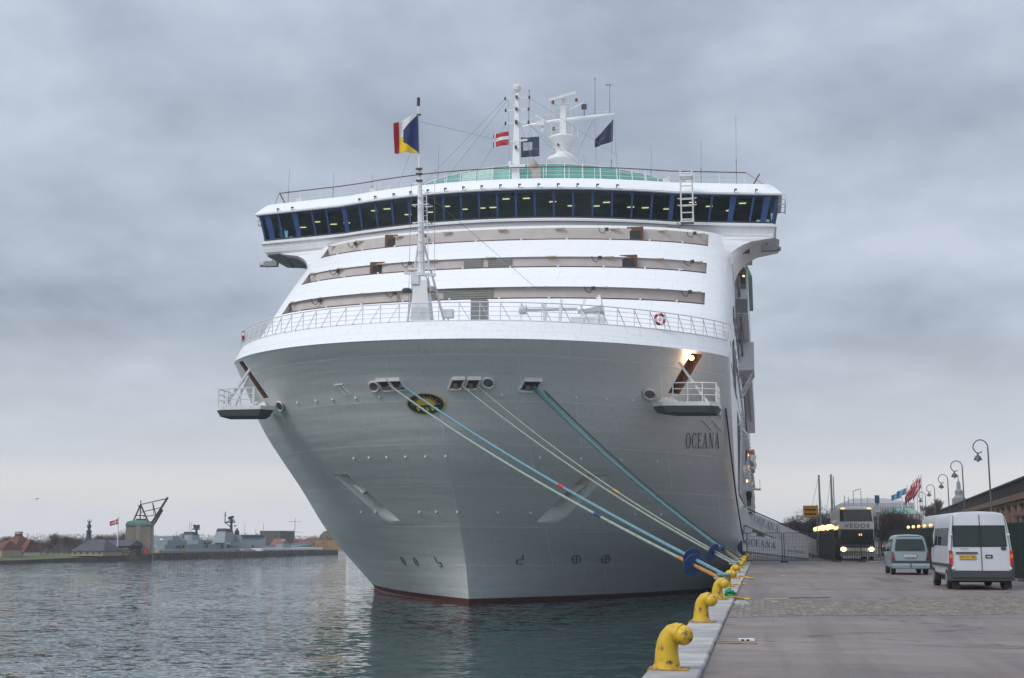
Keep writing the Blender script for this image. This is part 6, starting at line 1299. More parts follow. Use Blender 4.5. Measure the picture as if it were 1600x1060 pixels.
def tree(x, y, z, h, seed, label, group, spread=.5, levels=4, kids=4, name='bare_tree', cat='tree', sc=1.0, twig=.02, fuzzy=True):
    t = thing(name, label, cat, (x, y, z), random.Random(seed * 7 + int(x)).uniform(0, 6.28), group)
    key = (seed, spread, levels, kids, name, fuzzy)
    if key not in TREEMESH:
        tr, cr = fuzzy_parts(seed, .36 if name == 'bare_tree' else .5) if fuzzy else tree_parts(10.0, seed, spread, levels, None, kids, twig); a = tr.build('trunk', BARK, t, fixn=False); b = cr.build('crown', TWIG, t, fixn=False); TREEMESH[key] = (a.data, b.data)
    else:
        for nm, me in zip(('trunk', 'crown'), TREEMESH[key]): o = bpy.data.objects.new(nm, me); COL.objects.link(o); o.parent = t
    t.scale = (h / 10 * sc, h / 10 * sc, h / 10); return t

# ------------------------------------------------------------------ far bank on the left
LZ = 1.0
mb = MB(); edge = [(-119.5, 120), (-118.9, 187), (-113.8, 240), (-107, 315), (-106.6, 318)]
poly = [(x, y, .5 if y < 239 else 1.2) for x, y in edge] + [(-150, 330, LZ), (-160, 520, LZ), (-40, 640, LZ), (300, 700, LZ), (300, 2500, LZ), (-3000, 2500, LZ), (-3000, 120, LZ)]
vs = poly + [(x, y, -2) for x, y, z in poly]; n = len(poly); mb.add(vs, [tuple(range(n))] + [(k, n + k, n + (k + 1) % n, (k + 1) % n) for k in range(n)])
tag(mb.build('far_bank', mat('bank_stone', (.11, .10, .085), .9, var=.5, scale=.3)), kind='structure')
mb = MB(); g_ = [(-119.9, 120), (-119.3, 187), (-114.5, 236.5)]; i_ = [(-127, 120), (-126.5, 187), (-122, 240)]
mb.add([(x, y, .56) for x, y in g_] + [(x, y, LZ + .03) for x, y in i_] + [(x - 260, y, LZ + .06) for x, y in i_], [(0, 1, 4, 3), (1, 2, 5, 4), (3, 4, 7, 6), (4, 5, 8, 7)]); lawn = mb.build('lawn', mat('winter_grass', (.11, .135, .04), .95, var=.45, scale=.4, bump=.6, bscale=3)); tag(lawn, kind='structure')
def bank(px, off):
    """a point standing off metres behind the bank edge on the bearing of image column px"""
    a = radians(10.9) - atan((px - 800) / 2024.); tn = tan(a)   # x = -y tn ; edge approx x = -118.9 + (y-187)*.094
    y = (118.9 + 187 * .094) / (tn + .094); y += off; return -y * tn, y
def hgt(py, x, y): return zat(py, x, y) - LZ
def mpp(x, y): return depth(x, y) / 2024.
STONE = mat('tower_stone', (.26, .215, .17), .85, var=.25, scale=.8, bump=.3, bscale=2); COPPER = mat('copper_green', (.10, .20, .165), .7, var=.3, scale=.7); TIMB = mat('black_timber', (.035, .035, .035), .8); TILE = mat('red_tiles', (.16, .055, .04), .85, var=.35, scale=.8); SLATE = mat('grey_slate', (.075, .08, .095), .8, var=.25, scale=.8)
PLAST = mat('buff_plaster', (.42, .33, .24), .85, var=.15, scale=.8); WFR = mat('white_window', (.55, .56, .56), .6); DKW = mat('dark_window', (.03, .035, .04), .3)
LF = dict(); yaw_l = radians(24)
def place(px, off): x, y = bank(px, off); return x, y, mpp(x, y)
# masting crane tower
x, y, s = place(218, 9); H = hgt(822, x, y); w = 19.5 * s; t = thing('masting_crane_tower', 'old square stone tower with copper roof and black timber mast crane', 'tower', (x, y, LZ), radians(20))
g = MB(); g.rings([[(-w, -w, 0), (w, -w, 0), (w, w, 0), (-w, w, 0)], [(-w * .97, -w * .97, H), (w * .97, -w * .97, H), (w * .97, w * .97, H), (-w * .97, w * .97, H)]]); g.build('tower_wall', STONE, t)
g = MB(); g.b2((-w * 1.02, -w * 1.02, H + .003), (w * 1.02, w * 1.02, H + .2)); h2 = hgt(814, x, y); g.build('cornice', COPPER, t)
g = MB(); g.rings([[(-w * k, -w * k, zz), (w * k, -w * k, zz), (w * k, w * k, zz), (-w * k, w * k, zz)] for zz, k in ((H + .2, 1.0), (H + .5, .97), (H + .85, .85), (h2, .6), (h2 + .1, .3))]); g.build('copper_roof', COPPER, t, True)
g = MB(); g.prism([(-w * .28, -w - .05, 0), (w * .28, -w - .05, 0), (w * .28, -w - .05, 1.5), (w * .15, -w - .05, 1.85), (-w * .15, -w - .05, 1.85), (-w * .28, -w - .05, 1.5)], (0, .06, 0)); g.build('arched_gate', DKW, t)
for zz in (.35, .52, .70, .87):
    g = MB(); g.b2((-.28, -w * .99 - .06, H * zz), (.28, -w * .97 + .03, H * zz + .75)); o = g.build('window', WFR, t); g = MB(); g.b2((-.2, -w * .99 - .08, H * zz + .06), (.2, -w * .99 - .062, H * zz + .68)); g.build('pane', GREYUND, o)
    g = MB(); g.b2((w * .96, -.25, H * zz), (w * .985 + .04, .25, H * zz + .75)); g.build('window', WFR, t)
tw_loc = Vector((x, y, 0)); Mr = Matrix.Rotation(-radians(20), 3, 'Z')
def TP(px, py, dy=0.0):  # point in the tower's own vertical plane through its axis
    yy = y + dy; xx = at(px, yy); v = Vector((xx - x, dy, 0)); v = Mr @ v; return Vector((v.x, v.y, zat(py, xx, yy) - LZ))
g = MB(); ap = TP(217.5, 789)
for a in ((207, 815, -1.5), (207, 815, 1.5), (230, 815, -1.5), (230, 815, 1.5), (217.5, 815, 0)): g.bar(TP(*a), ap, .22)
g.bar(TP(211, 806), TP(225, 806), .18); g.bar(TP(217.5, 789), TP(217.5, 782), .15); g.bar(TP(212, 813), TP(226, 813), .6, .5); g.bar(TP(214, 791), TP(219, 791), .25); g.build('crane_trestle', TIMB, t)
g = MB(); jt = TP(259.5, 778); g.bar(TP(236, 818), jt, .42, .3); g.bar(TP(240, 819, 1), TP(252, 797, .5), .3); g.build('crane_jib', TIMB, t)
g = MB(); g.bar(ap, TP(257, 780), .16); g.bar(TP(219, 801), TP(252, 793), .14); g.bar(TP(222, 808), TP(245, 805), .14); g.bar(TP(236, 786.5), TP(242, 805), .18); g.bar(TP(236, 786.5), TP(239, 805), .1); g.build('jib_stays', TIMB, t)
# flagpole with the national flag
x, y, s = place(184, 3); zt = hgt(810, x, y); t = thing('flagpole', 'tall white flagpole on the far bank left of the stone tower', 'flagpole', (x, y, LZ)); MB().tube([(0, 0, 0), (0, 0, zt)], [.13, .06], 8).build('pole', WHITE2, t); MB().sphere((0, 0, zt + .05), .12, 6).build('finial', GOLD, t)
flag('flag', 'red swallow-tailed flag with a white cross flying from the far bank flagpole', 'flag', (x - .08, y, LZ + zt - .1), (x - .08, y, LZ + zt - 1.1), (-1, .0, -.28), 1.7, lambda u, v: 1 if abs(v - .5) < .11 or abs(u - .33) < .07 else 0, [FR, FW], wave=.1, droop=.0, taper=.8)
# low yellow building with slate roof, copper crowned spire behind, black shed
def house(px0, px1, ey, ry_, off, wallm, roofm, label, name, cat, dp=8, hip=True, base=869, group=None, rz=None, nwin=0, inset=.25):
    x0, y0, s = place(px0, off); x1, y1 = at(px1, y0 + .0), y0; L = x1 - x0; H = hgt(ey, (x0 + x1) / 2, y0); R_ = hgt(ry_, (x0 + x1) / 2, y0 + dp / 2)
    t = thing(name, label, cat, (x0, y0, LZ), 0, group); MB().b2((0, 0, 0), (L, dp, H)).build('wall', wallm, t)
    k = L * inset if hip else 0; o = .25; g = MB(); g.add([(-o, -o, H + .003), (L + o, -o, H + .003), (L + o, dp + o, H + .003), (-o, dp + o, H + .003), (k, dp / 2, R_), (L - k, dp / 2, R_)], [(0, 1, 5, 4), (1, 2, 5), (2, 3, 4, 5), (3, 0, 4), (0, 3, 2, 1)]); rf = g.build('roof', roofm, t)
    for i in range(nwin):
        xx = L * (i + .5) / nwin; g = MB(); g.b2((xx - .35, -.04, H * .3), (xx + .35, .02, H * .78)); w_ = g.build('window', WFR, t); g = MB(); g.b2((xx - .28, -.06, H * .35), (xx + .28, -.042, H * .74)); g.build('pane', DKW, w_)
    return t, L, H, R_, rf
house(113.5, 162, 861, 843, 8, PLAST, SLATE, 'low buff building with a large slate hipped roof on the far bank', 'slate_roof_house', 'building', 7, nwin=5)
x, y, s = place(138.5, 30); zt = hgt(811, x, y); zb = hgt(845, x, y); t = thing('crowned_spire', 'dark green baroque spire topped by a small crown, above the slate roof', 'spire', (x, y, LZ)); r_ = 4.6 * s
MB().b2((-r_ * 1.1, -r_ * 1.1, 0), (r_ * 1.1, r_ * 1.1, zb)).build('spire_base', mat('dark_copper', (.045, .065, .06), .7, var=.3), t)
Hh = zt - zb; g = MB(); g.lathe([(r_ * 1.2, zb), (r_ * .9, zb + Hh * .15), (r_ * .8, zb + Hh * .2), (r_ * .8, zb + Hh * .38), (r_ * 1.0, zb + Hh * .42), (r_ * .5, zb + Hh * .5), (r_ * .45, zb + Hh * .58), (r_ * .8, zb + Hh * .63), (r_ * .7, zb + Hh * .70), (r_ * .35, zb + Hh * .76), (r_ * .3, zb + Hh * .82), (r_ * .65, zb + Hh * .86), (r_ * .65, zb + Hh * .88)], (0, 0, 0), 10); g.build('spire_body', MATS['dark_copper'], t, True)
g = MB(); [g.bar((r_ * .6 * cos(a), r_ * .6 * sin(a), zb + Hh * .88), (r_ * .8 * cos(a), r_ * .8 * sin(a), zb + Hh * .95), .07) for a in [k * pi / 3 for k in range(6)]]; g.bar((0, 0, zb + Hh * .85), (0, 0, zt), .08); g.build('crown', MATS['dark_copper'], t)
house(156, 203, 853, 844, 15, mat('black_boards', (.045, .047, .055), .85, var=.2), SLATE, 'dark timber shed with white windows beside the stone tower', 'timber_shed', 'shed', 6, nwin=4, hip=False)
house(163, 201, 863, 861.5, 8, mat('ochre_wall', (.36, .23, .09), .85, var=.15), SLATE, 'low ochre outbuilding in front of the dark timber shed', 'ochre_outbuilding', 'building', 3, nwin=0, hip=False)
x, y, s = place(186, 4.5); g = MB(); R = random.Random(4)
for i in range(240): a = R.uniform(0, 6.28); q = Vector((R.gauss(0, 1.3), R.gauss(0, .4), R.uniform(0, .75))); g.add([q, q + Vector((.2, 0, .12)), q + Vector((.0, .1, .22))], [(0, 1, 2)])
g.v = [(a + x, b + y, c + LZ + .2) for a, b, c in g.v]; one(g, 'clipped_hedge', mat('hedge_green', (.05, .08, .025), .9, var=.4, scale=2), 'low green hedge at the foot of the flagpole', 'hedge', (x, y, LZ + .2))
# red roofed house at far left
x, y, s = place(24, 16); t = thing('red_tile_house', 'house with a steep red tiled pyramid roof and a chimney, leftmost on the far bank', 'house', (x, y, LZ)); He = hgt(862, x, y); Hm = hgt(854, x, y); Hr = hgt(838, x, y); w = 20 * s
MB().b2((-w, -3, 0), (w, 5, He)).build('wall', PLAST, t); g = MB(); g.rings([[(-w * 1.05, -3.3, He + .003), (w * 1.05, -3.3, He + .003), (w * 1.05, 5.3, He + .003), (-w * 1.05, 5.3, He + .003)], [(-w * .85, -2.6, Hm), (w * .85, -2.6, Hm), (w * .85, 4.6, Hm), (-w * .85, 4.6, Hm)], [(-w * .22, .4, Hr), (w * .22, .4, Hr), (w * .22, 1.6, Hr), (-w * .22, 1.6, Hr)]]); rf = g.build('roof', TILE, t); Hc = hgt(831, x, y)
MB().b2((-w * .2, .5, Hr - .2), (w * .2, 1.5, Hc)).build('chimney', mat('chimney_brick', (.12, .06, .05), .8), rf); MB().b2((-w * .22, .4, Hc - .35), (w * .22, 1.6, Hc - .15)).build('chimney_band', WFR, rf)
for dx in (-.35, .25): g = MB(); g.b2((dx * w, -3.1, He + .1), (dx * w + .75, -1.8, He + 1.0)); o = g.build('dormer', WFR, t); g = MB(); g.b2((dx * w + .12, -3.13, He + .25), (dx * w + .63, -3.102, He + .85)); g.build('pane', DKW, o)
for k in range(5): g = MB(); g.b2((-w * .85 + k * w * .4, -3.05, He * .3), (-w * .85 + k * w * .4 + .6, -2.98, He * .8)); g.build('window', DKW, t)
MB().b2((w * 1.0, -2, 0), (w * 1.35, 3, He * 1.0)).build('white_annex', WFR, t)
g = MB(); g.rings([[(w * .9, -2.4, He + .004), (w * 1.45, -2.4, He + .004), (w * 1.45, 3.4, He + .004), (w * .9, 3.4, He + .004)], [(w * .95, .2, Hm + 1.2), (w * 1.3, .2, Hm + 1.2), (w * 1.3, .8, Hm + 1.2), (w * .95, .8, Hm + 1.2)]]); g.build('annex_roof', TILE, t)
house(-14, 4, 858, 845, 12, PLAST, TILE, 'red roofed house cut off by the left picture edge', 'red_roof_house', 'house', 6)
# trees behind the bank
grp = 'bare trees along the far bank'
SEG = [(-99, 46, 'behind the red tile house'), (46, 112, 'between the red tile house and the slate roof'), (112, 146, 'behind the slate roofed house'), (146, 203, 'behind the timber shed and flagpole'), (203, 285, 'just right of the stone tower'), (285, 365, 'behind the rear half of the warship'), (365, 999, 'behind the warship bow and white vessel')]
SN = {}
def tree_label(px):
    for i, (a, b, w) in enumerate(SEG):
        if a <= px < b: SN[i] = SN.get(i, 0) + 1; return ORD[SN[i] - 1] + ' bare tree from the left ' + w
k = 0
for px, top, off in ((-8, 842, 40), (10, 836, 45), (28, 840, 60), (46, 846, 30), (52, 843, 48), (60, 845, 40), (68, 847, 55), (76, 846, 35), (84, 845, 50), (93, 833, 38), (101, 838, 52), (108, 836, 34), (116, 839, 42), (124, 841, 36), (130, 846, 50), (147, 842, 40), (158, 834, 44), (167, 836, 52), (174, 840, 34), (181, 838, 47), (192, 830, 44), (199, 846, 36), (239, 836, 40), (245, 842, 30), (252, 846, 50), (262, 838, 44), (270, 841, 52), (279, 836, 46), (288, 843, 50), (298, 845, 42), (312, 846, 50), (326, 845, 44), (339, 843, 40), (349, 840, 46), (360, 847, 50), (392, 846, 40), (452, 838, 60), (488, 842, 66), (497, 838, 60)):
    x, y, s = place(px, off); h = max(2.5, hgt(top, x, y)); tree(x, y, LZ, h * 1.08, 11 + k % 5, tree_label(px), grp, .62, 4, 5, sc=1.25); k += 1
x, y = -119, 300; g = MB()
# hedge-like mass under the trees that nobody could count
R = random.Random(9)
for i in range(9000):
    px = R.uniform(-20, 520); a, b, s = place(px, R.uniform(28, 60)); c = min(abs(R.gauss(0, 1.0)), 1.5); q = Vector((a, b, LZ + c)); d = Vector((R.uniform(-.5, .5), R.uniform(-.3, .3), R.uniform(.1, .7))); g.add([q, q + d, q + d * .4 + Vector((.16, 0, .1))], [(0, 1, 2)])
tag(g.build('undergrowth', TWIG, fixn=False), label='tangled brown winter undergrowth below the trees of the far bank', cat='undergrowth', kind='stuff')

# grey warship behind the pier
NAVYG = mat('warship_grey', (.25, .29, .31), .6, var=.12, scale=.6); NAVD = mat('warship_dark', (.03, .03, .045), .7); PIER = mat('pier_timber', (.13, .115, .10), .9, var=.4, scale=.5)
class Berth:
    '''frame along the bank edge, off metres behind it: lx(px) along, z(py, px) above the water'''
    def __init__(s, pa, pb, off):
        a = Vector(bank(pa, off)); b = Vector(bank(pb, off)); s.o = a; s.u = (b - a).normalized(); s.rz = math.atan2(s.u.y, s.u.x)
    def pt(s, px):
        k = -tan(radians(10.9) - atan((px - 800) / 2024.)); t = (k * s.o.y - s.o.x) / (s.u.x - k * s.u.y); return s.o + s.u * t, t
    def lx(s, px): return s.pt(px)[1]
    def z(s, py, px): p, t = s.pt(px); return zat(py, p.x, p.y)
BW = Berth(245, 508, 12.0); WY = 0.0
def wx(px, y_=None): return BW.lx(px)
ws_ = thing('warship', 'long grey warship with two black topped funnels and lattice masts behind the far pier', 'warship', (BW.o.x, BW.o.y, 0), BW.rz); W0 = (0, 0, 0)
def wz(py, px): return BW.z(py, px)
def wbox(px0, px1, pt, pb, d=6, nm='deckhouse', mt=None, y_=0.0, par=None):
    pm = (px0 + px1) / 2; g = MB(); g.b2((wx(px0), WY + y_, wz(pb, pm)), (wx(px1), WY + y_ + d, wz(pt, pm))); return g.build(nm, mt or NAVYG, par or ws_, off=W0)
g = MB(); g.rings([[(wx(242), WY + yy, -.5), (wx(300), WY + yy - (0 if yy > 3 else .6), -.5), (wx(430), WY + yy, -.5), (wx(500), WY + 3.5, -.5), (wx(508), WY + 3.6, wz(850, 508)), (wx(430), WY + yy, wz(857, 430)), (wx(300), WY + yy, wz(858, 300)), (wx(242), WY + yy, wz(860, 242))] for yy in (0.0, 7.0)]); g.build('hull', NAVYG, ws_, off=W0)
for a in ((258, 300, 851, 858), (262, 292, 844, 851), (270, 280, 838, 844), (300, 360, 850, 857), (310, 330, 844, 850), (360, 415, 848, 856), (377, 415, 836, 848), (380, 412, 838, 843), (352, 378, 852, 857), (415, 442, 853, 857)): wbox(*a)
wbox(378, 414, 836.6, 838.6, 6.2, 'bridge_windows', NAVD, -.06)
for (a, b, t0, t1, pt, pb) in ((310, 324, 312, 322, 833, 852), (360, 380, 363, 375, 828, 850)):
    pm = (a + b) / 2; g = MB(); g.rings([[(wx(a), WY + 1.5, wz(pb, pm)), (wx(b), WY + 1.5, wz(pb, pm)), (wx(b), WY + 4.5, wz(pb, pm)), (wx(a), WY + 4.5, wz(pb, pm))], [(wx(t0), WY + 1.8, wz(pt + 3, pm)), (wx(t1), WY + 1.8, wz(pt + 3, pm)), (wx(t1), WY + 4.2, wz(pt + 3, pm)), (wx(t0), WY + 4.2, wz(pt + 3, pm))]]); f = g.build('funnel', NAVYG, ws_, off=W0)
    g = MB(); g.rings([[(wx(t0), WY + 1.75, wz(pt + 3, pm)), (wx(t1), WY + 1.75, wz(pt + 3, pm)), (wx(t1), WY + 4.25, wz(pt + 3, pm)), (wx(t0), WY + 4.25, wz(pt + 3, pm))], [(wx(t0 + 1), WY + 2, wz(pt - 2, pm)), (wx(t1 - 2), WY + 2, wz(pt - 1, pm)), (wx(t1 - 2), WY + 4, wz(pt - 1, pm)), (wx(t0 + 1), WY + 4, wz(pt - 2, pm))]]); g.build('funnel_top', NAVD, f, off=W0)
def wmast(px, pb, pt, nm='mast', ex=()):
    g = MB(); g.tube([(wx(px), WY + 3, wz(pb, px)), (wx(px), WY + 3, wz(pt, px))], [.35, .22], 6)
    for (a, za, b, zb, w_) in ex: g.bar((wx(a), WY + 3, wz(za, a)), (wx(b), WY + 3, wz(zb, b)), w_)
    g.build(nm, NAVD, ws_, off=W0)
wmast(325.5, 852, 822, ex=((320, 827, 330, 827, .3), (320, 821, 330, 821, .2), (321, 821, 326, 824, .2), (330, 821, 326, 824, .2), (322, 824, 329, 824, .45)))
wmast(379, 832, 808, ex=((372, 816, 384, 816, .35), (369, 800, 369, 818, .15), (367, 806, 371, 806, .1), (375, 810, 381, 808, .5), (376, 813, 383, 813, .3), (369, 816, 377, 823, .15), (384, 822, 386, 822, .3)))
wmast(388, 838, 826, ex=((386, 831, 390, 831, .5), (386.5, 835, 389.5, 835, .7)))
for px, pb, pt in ((289, 844, 830), (308, 850, 815), (311, 850, 817), (394, 838, 818), (411, 838, 826), (423, 850, 818)): g = MB(); g.tube([(wx(px), WY + 2, wz(pb, px)), (wx(px), WY + 2, wz(pt, px))], .05, 4); g.build('whip_antenna', NAVYG, ws_, off=W0)
g = MB(); g.sphere((wx(266), WY + 2, wz(845, 266)), .45, 8); g.build('radome', WHITE2, ws_, off=W0)
for px, pz in ((296, 834.5), (299, 834.5)): g = MB(); g.box((wx(px), WY + 2, wz(pz + 4, px)), (.35, .5, 1.2)); g.build('twin_launcher', NAVYG, ws_, off=W0)
for px in (287, 323, 347, 357, 395): g = MB(); g.box((wx(px), WY - .1, wz(854, px)), (.3, .2, .7)); g.build('hull_door', NAVD, ws_, off=W0)
for a, b, zz in ((276, 283, 853), (318, 329, 847), (337, 350, 848)): g = MB(); g.rings([[(wx(a), WY - .5, wz(zz, a)), (wx(b), WY - .5, wz(zz, b)), (wx(b), WY + .4, wz(zz, b)), (wx(a), WY + .4, wz(zz, a))], [(wx(a + 1), WY - .3, wz(zz + 2, a)), (wx(b - 1), WY - .3, wz(zz + 2, b)), (wx(b - 1), WY + .2, wz(zz + 2, b)), (wx(a + 1), WY + .2, wz(zz + 2, a))]]); g.build('ship_boat', mat('boat_dull_red', (.16, .07, .06), .7) if a == 276 else NAVYG, ws_, off=W0)
for z0 in (858.6, 860.4): g = MB(); g.tube([(wx(244), WY - .66, wz(z0, 244)), (wx(440), WY - .3, wz(z0 - 1.5, 440))], .035, 3); g.build('deck_rail', WHITE2, ws_, off=W0)
# white accommodation vessel
BV = Berth(409, 504, 4.0); y1 = 0.0; W1 = (0, 0, 0); av = thing('white_barrack_ship', 'low white vessel with a row of small dark windows, right end of the far pier', 'ship', (BV.o.x, BV.o.y, 0), BV.rz)
def az(py, px): return BV.z(py, px)
def al(px): return BV.lx(px)
g = MB(); g.b2((al(409), y1, 0), (al(504), y1 + 5, az(856, 450))); g.build('hull', WHITE, av, off=W1)
g = MB(); g.rings([[(al(504), y1, 0), (al(504), y1 + 5, 0), (al(504), y1 + 5, az(857, 500)), (al(504), y1, az(857, 500))], [(al(511), y1 + 2.4, 0), (al(511), y1 + 2.6, 0), (al(513), y1 + 2.6, az(856, 505)), (al(513), y1 + 2.4, az(856, 505))]]); g.build('bow', mat('boat_blue', (.03, .05, .11), .5), av, off=W1)
for i in range(24):
    px = 413 + i * 3.75; g = MB(); g.b2((al(px), y1 - .05, az(860.3, px)), (al(px + 1.6), y1 + .02, az(858.2, px))); g.build('window', DKW, av, off=W1)
g = MB(); g.tube([(al(472), y1 + 2, az(856, 472)), (al(472), y1 + 2, az(810, 472))], .07, 5); g.bar((al(462), y1 + 2, az(815.5, 472)), (al(483), y1 + 2, az(815.5, 472)), .07); g.bar((al(460), y1 + 2, az(831.5, 472)), (al(485), y1 + 2, az(831.5, 472)), .07); g.build('signal_mast', GREYMETAL, av, off=W1)
g = MB(); g.b2((al(448), y1 + 1, az(856, 455)), (al(462), y1 + 3, az(850, 455))); g.sphere((al(455), y1 + 2, az(846, 455)), .5, 6); g.bar((al(462), y1 + 2, az(851, 460)), (al(505), y1 + 2, az(848, 505)), .3); g.build('deck_gun', NAVYG, av, off=W1)
# small orange tipped workboat and the pier with its yellow bollards
BL = Berth(376, 400, 2.0); y2 = 0.0
g = MB(); W2 = (0, 0, 0); lbm = thing('pier_launch', 'small white launch with a dull red bottom, lying against the far pier', 'boat', (BL.o.x, BL.o.y, 0), BL.rz)
def lz(py, px): return BL.z(py, px)
g = MB(); g.rings([[(BL.lx(377), y2, lz(863, 380)), (BL.lx(400), y2, lz(863, 380)), (BL.lx(398), y2 + 1.5, lz(865, 380)), (BL.lx(379), y2 + 1.5, lz(865, 380))], [(BL.lx(376), y2, lz(859, 380)), (BL.lx(400), y2, lz(859, 380)), (BL.lx(400), y2 + 1.5, lz(859, 380)), (BL.lx(376), y2 + 1.5, lz(859, 380))]]); g.build('hull', mat('launch_white', (.42, .40, .40), .6, var=.2), lbm, off=W2)
g = MB(); g.b2((BL.lx(377), y2 - .03, lz(863, 380)), (BL.lx(400), y2 + 1.4, lz(861.3, 380))); g.build('red_bottom', mat('boat_dull_red', (.2, .07, .06), .7), lbm, off=W2); g = MB(); g.b2((BL.lx(383), y2 + .2, lz(859, 380)), (BL.lx(395), y2 + 1.2, lz(857.3, 380))); g.build('cabin', mat('launch_white', (.4, .4, .4)), lbm, off=W2)
pier = MB()
def pe(px, dy=0): x, y, s = place(px, -1.2 + dy); return x, y
a = pe(240); b = pe(521); pier.prism([(a[0], a[1], -1), (b[0], b[1], -1), (b[0], b[1], 1.3), (a[0], a[1], 1.3)], (-1.2, 1.4, 0)); pr_ = tag(pier.build('pier', PIER), kind='structure')
for i in range(60): x, y = pe(240 + i * 4.75, -.15); MB().bar((x, y, -1), (x, y, 1.2), .32).build('pier_pile', PIER, pr_)
for px, lab in ((250.5, 'leftmost'), (287.5, 'right hand')): x, y = pe(px, .4); g = MB(); g.lathe([(.22, 0), (.24, .3), (.34, .42), (.30, .55), (.05, .58)], (x, y, 1.3), 10); one(g, 'pier_bollard', mat('pier_yellow', (.5, .26, .02), .6), lab + ' small yellow bollard on the far pier', 'bollard', (x, y, 1.3), smooth=True)
x, y, s = place(228, 3); g = MB(); g.b2((x - .3, y, LZ), (x + .3, y + .4, LZ + 1.1)); one(g, 'red_lifebuoy_box', mat('box_red', (.4, .03, .04), .6), 'small red box on the bank at the foot of the stone tower', 'box', (x, y, LZ))
x, y, s = place(236, 5); g = MB(); g.b2((x - 1.2, y, LZ), (x + 1.0, y + 1.5, LZ + 1.4)); g.b2((x - .8, y + .1, LZ + 1.4), (x + .6, y + 1.4, LZ + 1.9)); one(g, 'pier_hut', WHITE2, 'small white hut right of the stone tower', 'hut', (x, y, LZ))
# buildings behind the ships
def bank_block(px0, px1, pt, off, mt, label, nm, dp=10, roofs=None):
    x0, y0, s = place(px0, off); x1 = at(px1, y0); H = hgt(pt, (x0 + x1) / 2, y0); t = thing(nm, label, 'building', (x0, y0, LZ)); MB().b2((0, 0, 0), (x1 - x0, dp, H)).build('wall', mt, t)
    n = max(2, int((x1 - x0) / 2.2))
    for i in range(n): g = MB(); xx = (x1 - x0) * (i + .5) / n; g.b2((xx - .25, -.04, H - 1.6), (xx + .25, .02, H - .9)); g.build('window', DKW, t)
    MB().b2((-.1, -.1, H + .003), (x1 - x0 + .1, dp + .1, H + .25)).build('parapet', GREYUND, t); return t
bank_block(406, 438, 831, 40, mat('brown_block', (.13, .11, .10), .85, var=.2), 'square dark brown block rising behind the grey warship', 'brown_block')
house(424, 442, 852, 842, 24, mat('pale_gable', (.2, .22, .23), .8), mat('orange_tiles', (.22, .09, .06), .85), 'small gabled house with orange tiles between the two far ships', 'gabled_house', 'house', 4, hip=False)
house(441, 470, 849, 842.5, 36, PLAST, MATS['orange_tiles'], 'orange tiled long house behind the white vessel', 'orange_roof_house', 'house', 8)
house(462, 505, 850, 841, 46, PLAST, TILE, 'dark red tiled long house behind the white vessel mast', 'red_roof_long_house', 'house', 8)
x, y, s = place(512, 30); t = thing('dome_hall', 'grey domed hall roof partly hidden by the cruise ship bow', 'building', (x, y, LZ)); Hd = hgt(829, x, y); w = 15 * s; g = MB(); g.lathe([(w, 0), (w, Hd * .45), (w * .8, Hd * .75), (w * .4, Hd * .95), (.05, Hd)], (0, 0, 0), 16); g.build('dome_roof', SLATE, t, True)
MB().b2((-w, -w * 1.1, 0), (w * 2.4, -w * 1.02, Hd * .5)).build('front_wall', mat('ochre_wall', (.5, .3, .08)), t)
x, y, s = place(510, 20); t = thing('yellow_crane', 'yellow harbour crane leaning just left of the cruise ship hull', 'crane', (x, y, LZ)); hz_ = hgt(833, x, y); YC = mat('crane_yellow', (.30, .18, .05), .6, var=.2)
g = MB(); g.bar((-.4, 0, 0), (-.9, 0, hz_), .25); g.bar((.7, 0, 0), (-.8, 0, hz_), .25); [g.bar((-.4 - .5 * k / 6, 0, hz_ * k / 6), (.7 - 1.5 * (k + 1) / 6, 0, hz_ * (k + 1) / 6), .1) for k in range(6)]; g.build('crane_mast', YC, t)
g = MB(); g.bar((-.9, 0, hz_), (5.5, 0, hz_ * .25), .3); g.bar((-.4, 0, hz_ * .6), (5.5, 0, hz_ * .2), .22); [g.bar((-.7 + k, 0, hz_ * (.95 - .11 * k)), (-.2 + k, 0, hz_ * (.55 - .06 * k)), .1) for k in range(6)]; g.build('crane_boom', YC, t)
# far low skyline to close the horizon on the left
g = MB(); R = random.Random(21)
for i in range(16000):
    xx = R.uniform(-560, -60); yy = 560 + R.uniform(0, 60); hh = R.random() ** 1.3 * (4.2 + sin(xx * .07) * .9 + sin(xx * .23) * .5); q = Vector((xx, yy, LZ + hh)); g.add([q, q + Vector((R.uniform(-.6, .6), 0, R.uniform(.4, 1.1))), q + Vector((.4, 0, .1))], [(0, 1, 2)])
tag(g.build('distant_wood', mat('hazed_twigs', (.20, .18, .18), .95), fixn=False), label='brownish distant wood on the horizon behind the far bank', cat='wood', kind='stuff')  # paler than the nearer twigs: distance haze is mixed into the colour
# a lone gull
x, y = at(54, 160), 160.0; z_ = zat(780, x, y); g = MB(); g.add([(x - .5, y, z_ + .12), (x - .12, y - .08, z_), (x - .12, y + .1, z_ - .02), (x + .12, y - .08, z_), (x + .12, y + .1, z_ - .02), (x + .5, y, z_ + .15)], [(0, 1, 2), (3, 5, 4)]); g.rings([[(x + .1 * cos(a) * k, y + b, z_ - .03 + .07 * sin(a) * k) for a in [2 * pi * j / 6 for j in range(6)]] for b, k in ((-.3, .3), (-.15, 1), (.1, .9), (.35, .2))])
one(g, 'gull', DARK, 'tiny dark gull flying low in the sky above the left bank', 'bird', (x, y, z_))

